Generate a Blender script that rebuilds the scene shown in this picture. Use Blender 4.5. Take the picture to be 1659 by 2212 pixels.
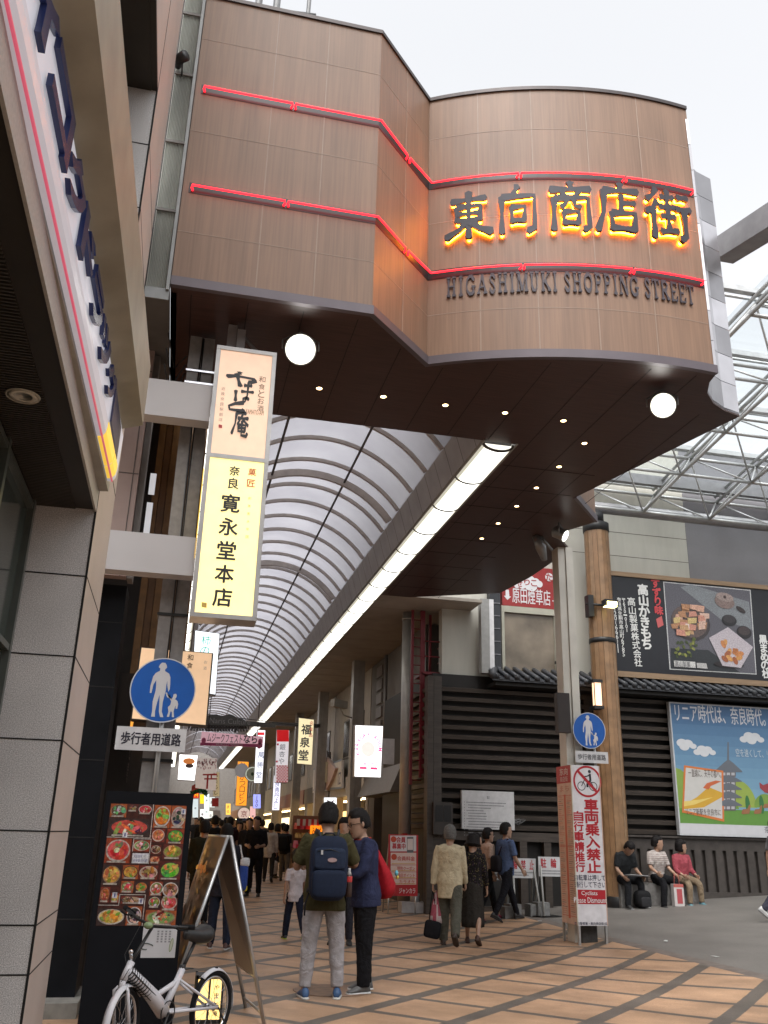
import bpy, math, random
import numpy as np
from mathutils import Vector, Matrix, noise as mnoise
random.seed(7)
SC = bpy.context.scene
COL = SC.collection
for _o in list(bpy.data.objects): bpy.data.objects.remove(_o)

# ------------------------------------------------------------------ camera
PW, PH, PF = 1659.0, 2212.0, 1916.915
YAW, PITCH, ROLL = 0.2166559, 0.3502890, 0.0270100
EYE = np.array([0.0, 0.0, 1.53])
def _axes():
    cy, sy, cp, sp = math.cos(YAW), math.sin(YAW), math.cos(PITCH), math.sin(PITCH)
    f = np.array([sy*cp, cy*cp, sp]); r = np.array([cy, -sy, 0]); u = np.cross(r, f)
    c, s = math.cos(ROLL), math.sin(ROLL)
    return c*r+s*u, -s*r+c*u, f
AR, AU, AF = _axes()
cam = bpy.data.cameras.new('camera'); camo = bpy.data.objects.new('camera', cam); COL.objects.link(camo)
cam.sensor_fit = 'VERTICAL'; cam.sensor_height = 36; cam.sensor_width = 27
cam.lens = PF/PH*36; cam.clip_start = 0.05; cam.clip_end = 2000
camo.matrix_world = Matrix(((AR[0], AU[0], -AF[0], EYE[0]), (AR[1], AU[1], -AF[1], EYE[1]), (AR[2], AU[2], -AF[2], EYE[2]), (0, 0, 0, 1)))
SC.camera = camo
# ------------------------------------------------------------------ world, sun, exposure
SUN_EL, SUN_AZ = math.radians(58), math.radians(200)
wd = bpy.data.worlds.new('World'); SC.world = wd; wd.use_nodes = True
nt = wd.node_tree; nt.nodes.clear()
wo = nt.nodes.new('ShaderNodeOutputWorld'); wb = nt.nodes.new('ShaderNodeBackground')
sky = nt.nodes.new('ShaderNodeTexSky'); sky.sky_type = 'NISHITA'; sky.sun_disc = False
sky.sun_elevation = SUN_EL; sky.sun_rotation = SUN_AZ; sky.dust_density = 4; sky.air_density = 1.0
hs = nt.nodes.new('ShaderNodeHueSaturation'); hs.inputs['Saturation'].default_value = 0.10; hs.inputs['Value'].default_value = 1.3
nt.links.new(sky.outputs[0], hs.inputs['Color']); nt.links.new(hs.outputs[0], wb.inputs['Color'])
wb.inputs['Strength'].default_value = 0.15
nt.links.new(wb.outputs[0], wo.inputs['Surface'])
sl = bpy.data.lights.new('sun', 'SUN'); sl.energy = 0.6; sl.angle = math.radians(30); sl.color = (1, .96, .9)
so = bpy.data.objects.new('sun', sl); COL.objects.link(so)
_d = Vector((math.sin(SUN_AZ)*math.cos(SUN_EL), math.cos(SUN_AZ)*math.cos(SUN_EL), math.sin(SUN_EL)))
so.rotation_euler = _d.to_track_quat('Z', 'Y').to_euler()
SC.view_settings.view_transform = 'Standard'; SC.view_settings.look = 'None'
SC.view_settings.exposure = 1.05; SC.view_settings.gamma = 1
SC.cycles.use_denoising = True
SC.cycles.max_bounces = 7; SC.cycles.sample_clamp_indirect = 6
SC.cycles.transparent_max_bounces = 12

# ------------------------------------------------------------------ measuring helpers
def ray(x, y): return (x-PW/2)/PF*AR - (y-PH/2)/PF*AU + AF
def on(x, y, ax, val):
    d = ray(x, y); i = 'XYZ'.index(ax); return EYE + d*((val-EYE[i])/d[i])
def _sp(t): return np.logaddexp(0, t*4)/4
def gz(x, y): return float(.012*_sp(y-14) + .06*_sp(x-5.5)) if y > 2 else float(.06*_sp(x-5.5))
def gnd(x, y):
    z = 0.0
    for _ in range(50):
        p = on(x, y, 'Z', z); z = .5*z+.5*gz(p[0], p[1])
    return p
def rectY(Y, x0, y0, x1, y1):
    a = on(x0, y0, 'Y', Y); b = on(x1, y1, 'Y', Y); return a[0], b[0], b[2], a[2]   # X0 X1 Z0 Z1
def lin(r, g=None, b=None):
    if g is None: r, g, b = r
    return tuple(((c/255)/12.92 if c/255 <= .04045 else ((c/255+.055)/1.055)**2.4) for c in (r, g, b))

# ------------------------------------------------------------------ materials
MATS = {}; ALB = .80
def _pr(name):
    m = bpy.data.materials.new(name); m.use_nodes = True
    return m, m.node_tree, m.node_tree.nodes['Principled BSDF']
def pm(name, col, rough=.6, metal=0, ns=6, amp=.12, bump=0, bs=60, stretch=(1, 1, 1), spec=.4, ns2=0, amp2=0):
    if name in MATS: return MATS[name]
    m, t, p = _pr(name); N = t.nodes; Lk = t.links
    tc = N.new('ShaderNodeTexCoord'); mp = N.new('ShaderNodeMapping'); mp.inputs['Scale'].default_value = stretch
    Lk.new(tc.outputs['Object'], mp.inputs['Vector'])
    no = N.new('ShaderNodeTexNoise'); no.inputs['Scale'].default_value = ns; no.inputs['Detail'].default_value = 6
    Lk.new(mp.outputs[0], no.inputs['Vector'])
    mr = N.new('ShaderNodeMapRange'); mr.inputs['From Min'].default_value = .3; mr.inputs['From Max'].default_value = .7
    mr.inputs['To Min'].default_value = 1-amp; mr.inputs['To Max'].default_value = 1+amp
    Lk.new(no.outputs['Fac'], mr.inputs['Value'])
    mx = N.new('ShaderNodeVectorMath'); mx.operation = 'SCALE'; mx.inputs[0].default_value = tuple(c*ALB for c in col)
    fac = mr.outputs[0]
    if ns2:
        n2 = N.new('ShaderNodeTexNoise'); n2.inputs['Scale'].default_value = ns2; n2.inputs['Detail'].default_value = 3
        Lk.new(tc.outputs['Object'], n2.inputs['Vector'])
        m2 = N.new('ShaderNodeMapRange'); m2.inputs['From Min'].default_value = .3; m2.inputs['From Max'].default_value = .7
        m2.inputs['To Min'].default_value = 1-amp2; m2.inputs['To Max'].default_value = 1+amp2
        Lk.new(n2.outputs['Fac'], m2.inputs['Value'])
        mu = N.new('ShaderNodeMath'); mu.operation = 'MULTIPLY'; Lk.new(fac, mu.inputs[0]); Lk.new(m2.outputs[0], mu.inputs[1]); fac = mu.outputs[0]
    Lk.new(fac, mx.inputs['Scale']); Lk.new(mx.outputs[0], p.inputs['Base Color'])
    p.inputs['Roughness'].default_value = rough; p.inputs['Metallic'].default_value = metal; p.inputs['Specular IOR Level'].default_value = spec
    if bump:
        nb = N.new('ShaderNodeTexNoise'); nb.inputs['Scale'].default_value = bs; nb.inputs['Detail'].default_value = 4
        Lk.new(mp.outputs[0], nb.inputs['Vector'])
        b = N.new('ShaderNodeBump'); b.inputs['Strength'].default_value = bump; b.inputs['Distance'].default_value = .02
        Lk.new(nb.outputs['Fac'], b.inputs['Height']); Lk.new(b.outputs[0], p.inputs['Normal'])
    MATS[name] = m; return m
def em(name, col, s):
    if name in MATS: return MATS[name]
    m, t, p = _pr(name)
    p.inputs['Base Color'].default_value = (*[min(1, c)*.6 for c in col], 1); p.inputs['Roughness'].default_value = .4
    p.inputs['Emission Color'].default_value = (*col, 1); p.inputs['Emission Strength'].default_value = s*ALB
    MATS[name] = m; return m
def attr_mat(name, rough=.5, emit=0, amp=.08, ns=9, metal=0, bump=0, bs=80):
    """colour comes from the face colours of the mesh (prints, cloth, painted parts)"""
    if name in MATS: return MATS[name]
    m, t, p = _pr(name); N = t.nodes; Lk = t.links
    a = N.new('ShaderNodeAttribute'); a.attribute_name = 'Col'
    tc = N.new('ShaderNodeTexCoord'); no = N.new('ShaderNodeTexNoise'); no.inputs['Scale'].default_value = ns; no.inputs['Detail'].default_value = 5
    Lk.new(tc.outputs['Object'], no.inputs['Vector'])
    mr = N.new('ShaderNodeMapRange'); mr.inputs['From Min'].default_value = .3; mr.inputs['From Max'].default_value = .7
    mr.inputs['To Min'].default_value = ALB*(1-amp); mr.inputs['To Max'].default_value = ALB*(1+amp); Lk.new(no.outputs['Fac'], mr.inputs['Value'])
    mx = N.new('ShaderNodeVectorMath'); mx.operation = 'SCALE'; Lk.new(a.outputs['Color'], mx.inputs[0]); Lk.new(mr.outputs[0], mx.inputs['Scale'])
    Lk.new(mx.outputs[0], p.inputs['Base Color']); p.inputs['Roughness'].default_value = rough; p.inputs['Metallic'].default_value = metal
    if emit:
        Lk.new(mx.outputs[0], p.inputs['Emission Color']); p.inputs['Emission Strength'].default_value = emit
    if bump:
        nb = N.new('ShaderNodeTexNoise'); nb.inputs['Scale'].default_value = bs; nb.inputs['Detail'].default_value = 4; Lk.new(tc.outputs['Object'], nb.inputs['Vector'])
        b = N.new('ShaderNodeBump'); b.inputs['Strength'].default_value = bump; b.inputs['Distance'].default_value = .01
        Lk.new(nb.outputs['Fac'], b.inputs['Height']); Lk.new(b.outputs[0], p.inputs['Normal'])
    MATS[name] = m; return m

# ------------------------------------------------------------------ mesh building
class Fr:
    """a flat working frame: o + u*x + v*y + w*n"""
    def __init__(s, o, x, y):
        s.o = np.array(o, float); s.x = np.array(x, float); s.y = np.array(y, float); s.n = np.cross(s.x, s.y)
    def pt(s, u, v, w=0): return s.o+s.x*u+s.y*v+s.n*w
def FY(X, Y, Z): return Fr((X, Y, Z), (1, 0, 0), (0, 0, 1))           # faces -Y
def FXp(X, Y, Z): return Fr((X, Y, Z), (0, 1, 0), (0, 0, 1))          # faces +X
def FXm(X, Y, Z): return Fr((X, Y, Z), (0, -1, 0), (0, 0, 1))         # faces -X
ORG = {}
class MB:
    def __init__(s): s.v = []; s.f = []; s.c = []; s.mi = []; s.sm = []
    def add(s, vs, fs, col=(1, 1, 1), mi=0, sm=False):
        o = len(s.v); s.v += [tuple(map(float, p)) for p in vs]
        for f in fs: s.f.append(tuple(i+o for i in f)); s.c.append(col); s.mi.append(mi); s.sm.append(sm)
    def box(s, a, b, col=(1, 1, 1), mi=0):
        x0, y0, z0 = [min(p, q_) for p, q_ in zip(a, b)]; x1, y1, z1 = [max(p, q_) for p, q_ in zip(a, b)]
        s.add([(x0, y0, z0), (x1, y0, z0), (x1, y1, z0), (x0, y1, z0), (x0, y0, z1), (x1, y0, z1), (x1, y1, z1), (x0, y1, z1)],
              [(0, 3, 2, 1), (4, 5, 6, 7), (0, 1, 5, 4), (1, 2, 6, 5), (2, 3, 7, 6), (3, 0, 4, 7)], col, mi)
    def fbox(s, fr, u0, v0, u1, v1, w0, w1, col=(1, 1, 1), mi=0):
        vs = [fr.pt(u, v, w) for w in (w0, w1) for u, v in ((u0, v0), (u1, v0), (u1, v1), (u0, v1))]
        s.add(vs, [(0, 3, 2, 1), (4, 5, 6, 7), (0, 1, 5, 4), (1, 2, 6, 5), (2, 3, 7, 6), (3, 0, 4, 7)], col, mi)
    def prism(s, fr, pts, w0, w1, col=(1, 1, 1), mi=0):
        n = len(pts)
        ar = sum(pts[i][0]*pts[(i+1) % n][1]-pts[(i+1) % n][0]*pts[i][1] for i in range(n))
        if ar < 0: pts = pts[::-1]
        vs = [fr.pt(p[0], p[1], w0) for p in pts]+[fr.pt(p[0], p[1], w1) for p in pts]
        fs = [tuple(range(n))[::-1], tuple(range(n, 2*n))]+[(i, (i+1) % n, (i+1) % n+n, i+n) for i in range(n)]
        s.add(vs, fs, col, mi)
    def flat(s, fr, pts, w, col=(1, 1, 1), mi=0):
        n = len(pts); ar = sum(pts[i][0]*pts[(i+1) % n][1]-pts[(i+1) % n][0]*pts[i][1] for i in range(n))
        if ar < 0: pts = pts[::-1]
        s.add([fr.pt(p[0], p[1], w) for p in pts], [tuple(range(n))], col, mi)
    def ell(s, fr, cu, cv, ru, rv, w0, w1, col=(1, 1, 1), n=20, rot=0, mi=0):
        c, q_ = math.cos(rot), math.sin(rot)
        pts = [(cu+c*ru*math.cos(t)-q_*rv*math.sin(t), cv+q_*ru*math.cos(t)+c*rv*math.sin(t)) for t in [2*math.pi*i/n for i in range(n)]]
        if w0 == w1: s.flat(fr, pts, w1, col, mi)
        else: s.prism(fr, pts, w0, w1, col, mi)
    def rect(s, fr, u0, v0, u1, v1, w, col=(1, 1, 1), mi=0): s.flat(fr, [(u0, v0), (u1, v0), (u1, v1), (u0, v1)], w, col, mi)
    def tube(s, pts, r, n=8, col=(1, 1, 1), mi=0, closed=False, sm=True, cap=True, ell=None, up=None):
        P = [np.array(p, float) for p in pts]; m = len(P)
        R = r if isinstance(r, (list, tuple)) else [r]*m
        T = []
        for i in range(m):
            a = P[(i-1) % m] if (closed or i > 0) else P[i]; b = P[(i+1) % m] if (closed or i < m-1) else P[i]
            t = b-a; T.append(t/(np.linalg.norm(t)+1e-12))
        ref = np.array(up if up is not None else ((0, 0, 1) if abs(T[0][2]) < .9 else (0, 1, 0)), float)
        x = np.cross(ref, T[0]); x /= np.linalg.norm(x)
        vs = []
        for i in range(m):
            x = x-T[i]*(x@T[i]); x /= (np.linalg.norm(x)+1e-12); y = np.cross(T[i], x)
            rr = R[i]; ra, rb = rr if isinstance(rr, (tuple, list)) else (rr, rr)
            for k in range(n):
                a = 2*math.pi*k/n; vs.append(P[i]+x*ra*math.cos(a)+y*rb*math.sin(a))
        fs = []
        for i in range(m if closed else m-1):
            for k in range(n):
                a, b = i*n+k, i*n+(k+1) % n; j = (i+1) % m; fs.append((a, b, j*n+(k+1) % n, j*n+k))
        if cap and not closed: fs += [tuple(range(n))[::-1], tuple((m-1)*n+k for k in range(n))]
        s.add(vs, fs, col, mi, sm)
    def loft(s, rings, col=(1, 1, 1), mi=0, sm=True, cap=True):
        n = len(rings[0]); vs = [p for r in rings for p in r]; fs = []
        for i in range(len(rings)-1):
            for k in range(n): fs.append((i*n+k, i*n+(k+1) % n, (i+1)*n+(k+1) % n, (i+1)*n+k))
        if cap: fs += [tuple(range(n))[::-1], tuple((len(rings)-1)*n+k for k in range(n))]
        s.add(vs, fs, col, mi, sm)
    def ball(s, c, rx, ry, rz, n=12, m=8, col=(1, 1, 1), mi=0, M=None):
        c = np.array(c, float); rings = []
        for i in range(m+1):
            t = -math.pi/2+math.pi*i/m; t = max(min(t, 1.55), -1.55)
            ring = []
            for k in range(n):
                a = 2*math.pi*k/n; p = np.array([rx*math.cos(t)*math.cos(a), ry*math.cos(t)*math.sin(a), rz*math.sin(t)])
                if M is not None: p = M@p
                ring.append(c+p)
            rings.append(ring)
        s.loft(rings, col, mi)
    def lathe(s, c, prof, n=24, col=(1, 1, 1), mi=0, sm=True):
        s.loft([[(c[0]+r*math.cos(2*math.pi*k/n), c[1]+r*math.sin(2*math.pi*k/n), c[2]+z) for k in range(n)] for r, z in prof], col, mi, sm)
    def text(s, str_, fr, u0, v0, u1, v1, w, col=(1, 1, 1), off=0.0, depth=0, mi=0, keep=False, mapf=None):
        if off > .004:
            d = off*min(abs(u1-u0)/max(1, len(str_))*1.0, abs(v1-v0))*.9
            for k, (a, b) in enumerate(((d, 0), (-d, 0), (0, d), (0, -d), (d*.7, d*.7), (-d*.7, -d*.7))): s.text(str_, fr, u0+a, v0+b, u1+a, v1+b, w+.0001+.00012*k, col, 0, 0, mi, keep, mapf)
        V, F = glyph(str_, 0)
        lo = V.min(0); hi = V.max(0); sz = np.maximum(hi-lo, 1e-6)
        su, sv = (u1-u0)/sz[0], (v1-v0)/sz[1]
        if keep: su = sv = min(su, sv)
        cu, cv = (u0+u1)/2, (v0+v1)/2; mid = (lo+hi)/2
        f = mapf or fr.pt
        pts = [f(cu+(p[0]-mid[0])*su, cv+(p[1]-mid[1])*sv, w) for p in V]
        s.add(pts, F, col, mi)
    def vtext(s, str_, fr, cu, v1, cw, ch, w, col=(1, 1, 1), off=0.0, gap=1.0, keep=True):
        for i, ch_ in enumerate(str_):
            if ch_ == ' ': continue
            t = v1-i*ch*gap
            k = .86
            s.text(ch_, fr, cu-cw/2*k, t-ch*(.5+k/2), cu+cw/2*k, t-ch*(.5-k/2), w, col, off, keep=keep)
    def build(s, name, mat, parent=None, smooth=None, link=True):
        if not s.f: return None
        o0 = np.zeros(3)
        if parent is not None: o0 = ORG.get(parent.name, np.zeros(3))
        me = bpy.data.meshes.new(name)
        V = np.array(s.v, float)-o0
        me.from_pydata(V.tolist(), [], s.f)
        for m in (mat if isinstance(mat, (list, tuple)) else [mat]): me.materials.append(m)
        me.polygons.foreach_set('material_index', s.mi); me.polygons.foreach_set('use_smooth', s.sm if smooth is None else [smooth]*len(s.f))
        ca = me.color_attributes.new('Col', 'FLOAT_COLOR', 'CORNER')
        lt = np.zeros(len(me.polygons), dtype=np.int32); me.polygons.foreach_get('loop_total', lt)
        cc = np.repeat(np.array([(*c, 1) for c in s.c], dtype=np.float32), lt, axis=0)
        ca.data.foreach_set('color', cc.ravel()); me.update()
        o = bpy.data.objects.new(name, me); COL.objects.link(o)
        if parent is not None: o.parent = parent; ORG[o.name] = o0
        return o
_GL = {}
def glyph(t, off=0.0):
    k = (t, off)
    if k not in _GL:
        c = bpy.data.curves.new('t', 'FONT'); c.body = t; c.size = 1; c.offset = off; c.resolution_u = 2
        o = bpy.data.objects.new('t', c); COL.objects.link(o); bpy.context.view_layer.update()
        me = bpy.data.meshes.new_from_object(o.evaluated_get(bpy.context.evaluated_depsgraph_get()))
        V = np.array([v.co[:2] for v in me.vertices]) if len(me.vertices) else np.zeros((3, 2))
        F = [tuple(p.vertices) for p in me.polygons]
        bpy.data.objects.remove(o); bpy.data.meshes.remove(me); bpy.data.curves.remove(c); _GL[k] = (V, F)
    return _GL[k]
def thing(name, label, cat, loc=(0, 0, 0), group=None):
    o = bpy.data.objects.new(name, None); COL.objects.link(o); o.location = tuple(map(float, loc)); o.empty_display_size = .1
    ORG[o.name] = np.array(loc, float); return tag(o, label, cat, group)
def tag(o, label, cat, group=None):
    o['label'] = label; o['category'] = cat
    if group: o['group'] = group
    return o
def struct(o, kind='structure'): o['kind'] = kind; return o
def strokes(mb, mapf, ox, oz, sx, sz, data, wd_, w0, w1, col=(1, 1, 1)):
    """brush strokes: polylines with a swelling width, laid out in a 100 x 100 box and extruded"""
    for i, st in enumerate(data):
        k = 1.0
        if isinstance(st[0], (int, float)): k = st[0]; st = st[1:]
        P = [np.array(p, float) for p in st]; Q = []
        for a, b in zip(P[:-1], P[1:]):
            L = np.linalg.norm(b-a); n = max(2, int(L/9))
            Q += [a+(b-a)*t/n for t in range(n)]
        Q.append(P[-1]); m = len(Q); lf, rt = [], []
        for j, p in enumerate(Q):
            t = Q[min(j+1, m-1)]-Q[max(j-1, 0)]; t /= np.linalg.norm(t)+1e-9; nn = np.array([-t[1], t[0]])
            s_ = j/(m-1); wj = wd_*k*(.5+.13*math.cos(2*math.pi*s_)+.06*(s_ < .15))
            lf.append(p+nn*wj); rt.append(p-nn*wj)
        t0 = (Q[0]-Q[1]); t0 /= np.linalg.norm(t0); t1 = Q[-1]-Q[-2]; t1 /= np.linalg.norm(t1)
        out = lf+[Q[-1]+t1*wd_*.35*k]+rt[::-1]+[Q[0]+t0*wd_*.3*k]
        e = .0012*i; N = len(out)
        f0 = [mapf(ox+p[0]/100*sx, oz+p[1]/100*sz, w0) for p in out]; f1 = [mapf(ox+p[0]/100*sx, oz+p[1]/100*sz, w1+e) for p in out]
        # ribbon faces (safe for bent strokes)
        idx = list(range(m)); fs = []
        L_ = lambda j: j
        R_ = lambda j: m+1+(m-1-j)
        for j in range(m-1):
            fs.append((N+L_(j), N+R_(j), N+R_(j+1), N+L_(j+1))); fs.append((L_(j), L_(j+1), R_(j+1), R_(j)))
        fs.append((N+R_(m-1), N+m, N+L_(m-1))); fs.append((N+L_(0), N+N-1, N+R_(0)))
        for j in range(N): fs.append((j, j+N, (j+1) % N+N, (j+1) % N))
        mb.add(f0+f1, fs, col)
WHITE = lin(235, 235, 235); BLACK = (.012, .012, .014)
PRINT = attr_mat('printed_sheet', .45, 0, .03)
PAINT = attr_mat('painted_surface', .45, 0, .1)
STEELA = attr_mat('painted_metal', .35, 0, .12, metal=.3)
def folds(m, sc=7.0, st=.55, dist=.05):
    t = m.node_tree; N = t.nodes; p = N['Principled BSDF']; tc = N.new('ShaderNodeTexCoord'); n = N.new('ShaderNodeTexNoise'); n.inputs['Scale'].default_value = sc; n.inputs['Detail'].default_value = 3; n.inputs['Distortion'].default_value = 1.6
    t.links.new(tc.outputs['Object'], n.inputs['Vector']); b = N.new('ShaderNodeBump'); b.inputs['Strength'].default_value = st; b.inputs['Distance'].default_value = dist; t.links.new(n.outputs['Fac'], b.inputs['Height'])
    for l in list(t.links):
        if l.to_socket == p.inputs['Normal']: t.links.new(l.from_socket, b.inputs['Normal'])
    t.links.new(b.outputs[0], p.inputs['Normal'])
CLOTH = attr_mat('woven_cloth', .9, 0, .16, ns=14, bump=.5, bs=160)
CLOTH.node_tree.nodes['Principled BSDF'].inputs['Specular IOR Level'].default_value = .12; folds(CLOTH); FOOD = attr_mat('food_photo', .35, 0, .42, ns=48)
def lit(s): return attr_mat('glowing_sheet_%d' % int(s*100), .4, s, .04)
# ------------------------------------------------------------------ ground
def ground_mat():
    m, t, p = _pr('patterned_tile_paving'); N = t.nodes; Lk = t.links
    tc = N.new('ShaderNodeTexCoord'); mp = N.new('ShaderNodeMapping'); mp.inputs['Rotation'].default_value = (0, 0, math.radians(45))
    Lk.new(tc.outputs['Object'], mp.inputs['Vector']); sx = N.new('ShaderNodeSeparateXYZ'); Lk.new(mp.outputs[0], sx.inputs[0])
    # after a +45 deg turn: x' = (x-y)/sqrt2 , y' = (x+y)/sqrt2
    def M(op, a, b=None, c=None):
        n = N.new('ShaderNodeMath'); n.operation = op
        for i, v in enumerate((a, b, c)):
            if v is None: continue
            if isinstance(v, (int, float)): n.inputs[i].default_value = v
            else: Lk.new(v, n.inputs[i])
        return n.outputs[0]
    wob = N.new('ShaderNodeTexNoise'); wob.inputs['Scale'].default_value = 40; Lk.new(tc.outputs['Object'], wob.inputs['Vector'])
    jit = M('MULTIPLY', M('SUBTRACT', wob.outputs['Fac'], .5), .02)
    def line(c, per, off, w):
        f = M('FRACT', M('DIVIDE', M('ADD', M('SUBTRACT', c, off), jit), per)); return M('LESS_THAN', f, w/per)
    thick = line(sx.outputs['X'], .955, -3.30, .17); thin = line(sx.outputs['Y'], .885, 9.60, .105)
    ln = M('MAXIMUM', thick, thin)
    br = N.new('ShaderNodeTexBrick'); br.offset = .5; br.inputs['Scale'].default_value = 1; br.inputs['Brick Width'].default_value = .29
    br.inputs['Row Height'].default_value = .0945; br.inputs['Mortar Size'].default_value = .002
    br.inputs['Color1'].default_value = (.40, .248, .152, 1); br.inputs['Color2'].default_value = (.36, .222, .133, 1); br.inputs['Mortar'].default_value = (.33, .205, .125, 1)
    Lk.new(mp.outputs[0], br.inputs['Vector'])
    mix = N.new('ShaderNodeMix'); mix.data_type = 'RGBA'; Lk.new(ln, mix.inputs[0]); Lk.new(br.outputs['Color'], mix.inputs[6]); mix.inputs[7].default_value = (.108, .090, .074, 1)
    no = N.new('ShaderNodeTexNoise'); no.inputs['Scale'].default_value = 1.3; no.inputs['Detail'].default_value = 8; Lk.new(tc.outputs['Object'], no.inputs['Vector'])
    mr = N.new('ShaderNodeMapRange'); mr.inputs['From Min'].default_value = .3; mr.inputs['From Max'].default_value = .7; mr.inputs['To Min'].default_value = .72; mr.inputs['To Max'].default_value = 1.2
    Lk.new(no.outputs['Fac'], mr.inputs['Value'])
    n2 = N.new('ShaderNodeTexNoise'); n2.inputs['Scale'].default_value = 90; n2.inputs['Detail'].default_value = 3; Lk.new(tc.outputs['Object'], n2.inputs['Vector'])
    m2 = N.new('ShaderNodeMapRange'); m2.inputs['From Min'].default_value = .3; m2.inputs['From Max'].default_value = .7; m2.inputs['To Min'].default_value = .85; m2.inputs['To Max'].default_value = 1.15
    Lk.new(n2.outputs['Fac'], m2.inputs['Value'])
    sc = N.new('ShaderNodeVectorMath'); sc.operation = 'SCALE'; Lk.new(mix.outputs[2], sc.inputs[0]); Lk.new(M('MULTIPLY', mr.outputs[0], m2.outputs[0]), sc.inputs['Scale'])
    vo = N.new('ShaderNodeTexVoronoi'); vo.inputs['Scale'].default_value = 1.7; Lk.new(tc.outputs['Object'], vo.inputs['Vector']); gum = M('LESS_THAN', vo.outputs['Distance'], .035)
    n3 = N.new('ShaderNodeTexNoise'); n3.inputs['Scale'].default_value = .55; n3.inputs['Detail'].default_value = 9; n3.inputs['Roughness'].default_value = .7; Lk.new(tc.outputs['Object'], n3.inputs['Vector'])
    m3 = N.new('ShaderNodeMapRange'); m3.inputs['From Min'].default_value = .50; m3.inputs['From Max'].default_value = .68; m3.inputs['To Min'].default_value = 1; m3.inputs['To Max'].default_value = .70; Lk.new(n3.outputs['Fac'], m3.inputs['Value'])
    s3 = N.new('ShaderNodeVectorMath'); s3.operation = 'SCALE'; Lk.new(sc.outputs[0], s3.inputs[0]); Lk.new(M('MULTIPLY', m3.outputs[0], M('SUBTRACT', 1, M('MULTIPLY', gum, .5))), s3.inputs['Scale'])
    Lk.new(s3.outputs[0], p.inputs['Base Color']); p.inputs['Roughness'].default_value = .5
    b = N.new('ShaderNodeBump'); b.inputs['Strength'].default_value = .25; b.inputs['Distance'].default_value = .01
    Lk.new(M('SUBTRACT', n2.outputs['Fac'], M('MULTIPLY', ln, .4)), b.inputs['Height']); Lk.new(b.outputs[0], p.inputs['Normal'])
    return m
def sheet(name, xs, ys, mat, dz=0.0):
    mb = MB(); nx, ny = len(xs), len(ys)
    vs = [(x, y, gz(x, y)+dz) for y in ys for x in xs]
    fs = [(j*nx+i, j*nx+i+1, (j+1)*nx+i+1, (j+1)*nx+i) for j in range(ny-1) for i in range(nx-1)]
    mb.add(vs, fs, sm=True); return struct(mb.build(name, mat))
ys_ = list(np.arange(-12, 32, 1.0))+[32, 36, 42, 50, 60, 80, 100, 130, 200, 400]
sheet('tile_paving', [-60, -20, -6, -3, -1.5, 0, 1.5, 3, 4, 4.5, 5, 5.25, 5.5, 5.75, 6, 6.25, 6.5, 6.9], ys_, ground_mat())
sheet('paving_edge_band', [6.9, 7.02, 7.12], ys_, pm('stone_band', (.17, .14, .12), .6, ns=8, amp=.2))
def grey_mat():
    m = pm('grey_sett_paving', (.175, .16, .145), .62, ns=1.1, amp=.16, bump=.3, bs=70, ns2=120, amp2=.28); return m
sheet('grey_paving', [7.12, 8, 9, 10, 12, 14, 18, 24, 40, 80], ys_, grey_mat())
mb = MB(); c = gnd(1183, 1977); mb.lathe((c[0], c[1], gz(c[0], c[1])+.004), [(.02, .004), (.36, .004), (.40, .002), (.42, 0)], 28)
tag(mb.build('manhole_cover', pm('dark_iron', (.03, .03, .03), .5, .6)), 'dark round iron manhole cover in the grey paving beside the tall no-cycling sign', 'manhole')
mb = MB(); c = gnd(715, 2140); mb.lathe((c[0], c[1], .004), [(.36, .003), (.39, .003), (.40, .0)], 40); mb.lathe((c[0], c[1], .003), [(.01, .0015), (.35, .0015)], 40)
tag(mb.build('tiled_manhole_cover', pm('tile_infill', (.25, .15, .095), .5, ns=12, amp=.25)), 'round tile-filled manhole cover under the two men in the foreground', 'manhole')
for i, (px, py) in enumerate([(1438, 2031+3), (921, 1944+35), (1545, 1727+340), (1165, 1990), (1290, 2018)][:4]):
    c = gnd(px, py); mb = MB(); a = random.random()*3
    fr = Fr((c[0], c[1], gz(c[0], c[1])+.003), (math.cos(a), math.sin(a), 0), (-math.sin(a), math.cos(a), 0))
    mb.prism(fr, [(-.05, -.02), (.04, -.03), (.06, .02), (-.02, .03)], .001, .006, (.6, .6, .58))
    if i < 1: mb.prism(fr, [(-.1, -.02), (.09, -.025), (.1, .02), (-.08, .025)], .007, .012, (.62, .62, .6))
    tag(mb.build('paper_scrap', PRINT), ['crumpled white paper scrap on the paving edge right of the no-cycling sign', 'small pale paper scrap on the tiles behind the member sign', 'small pale paper scrap alone on the orange tiles at lower right', 'pale paper scrap on the tiles near the walking man in blue'][i], 'litter')

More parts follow.
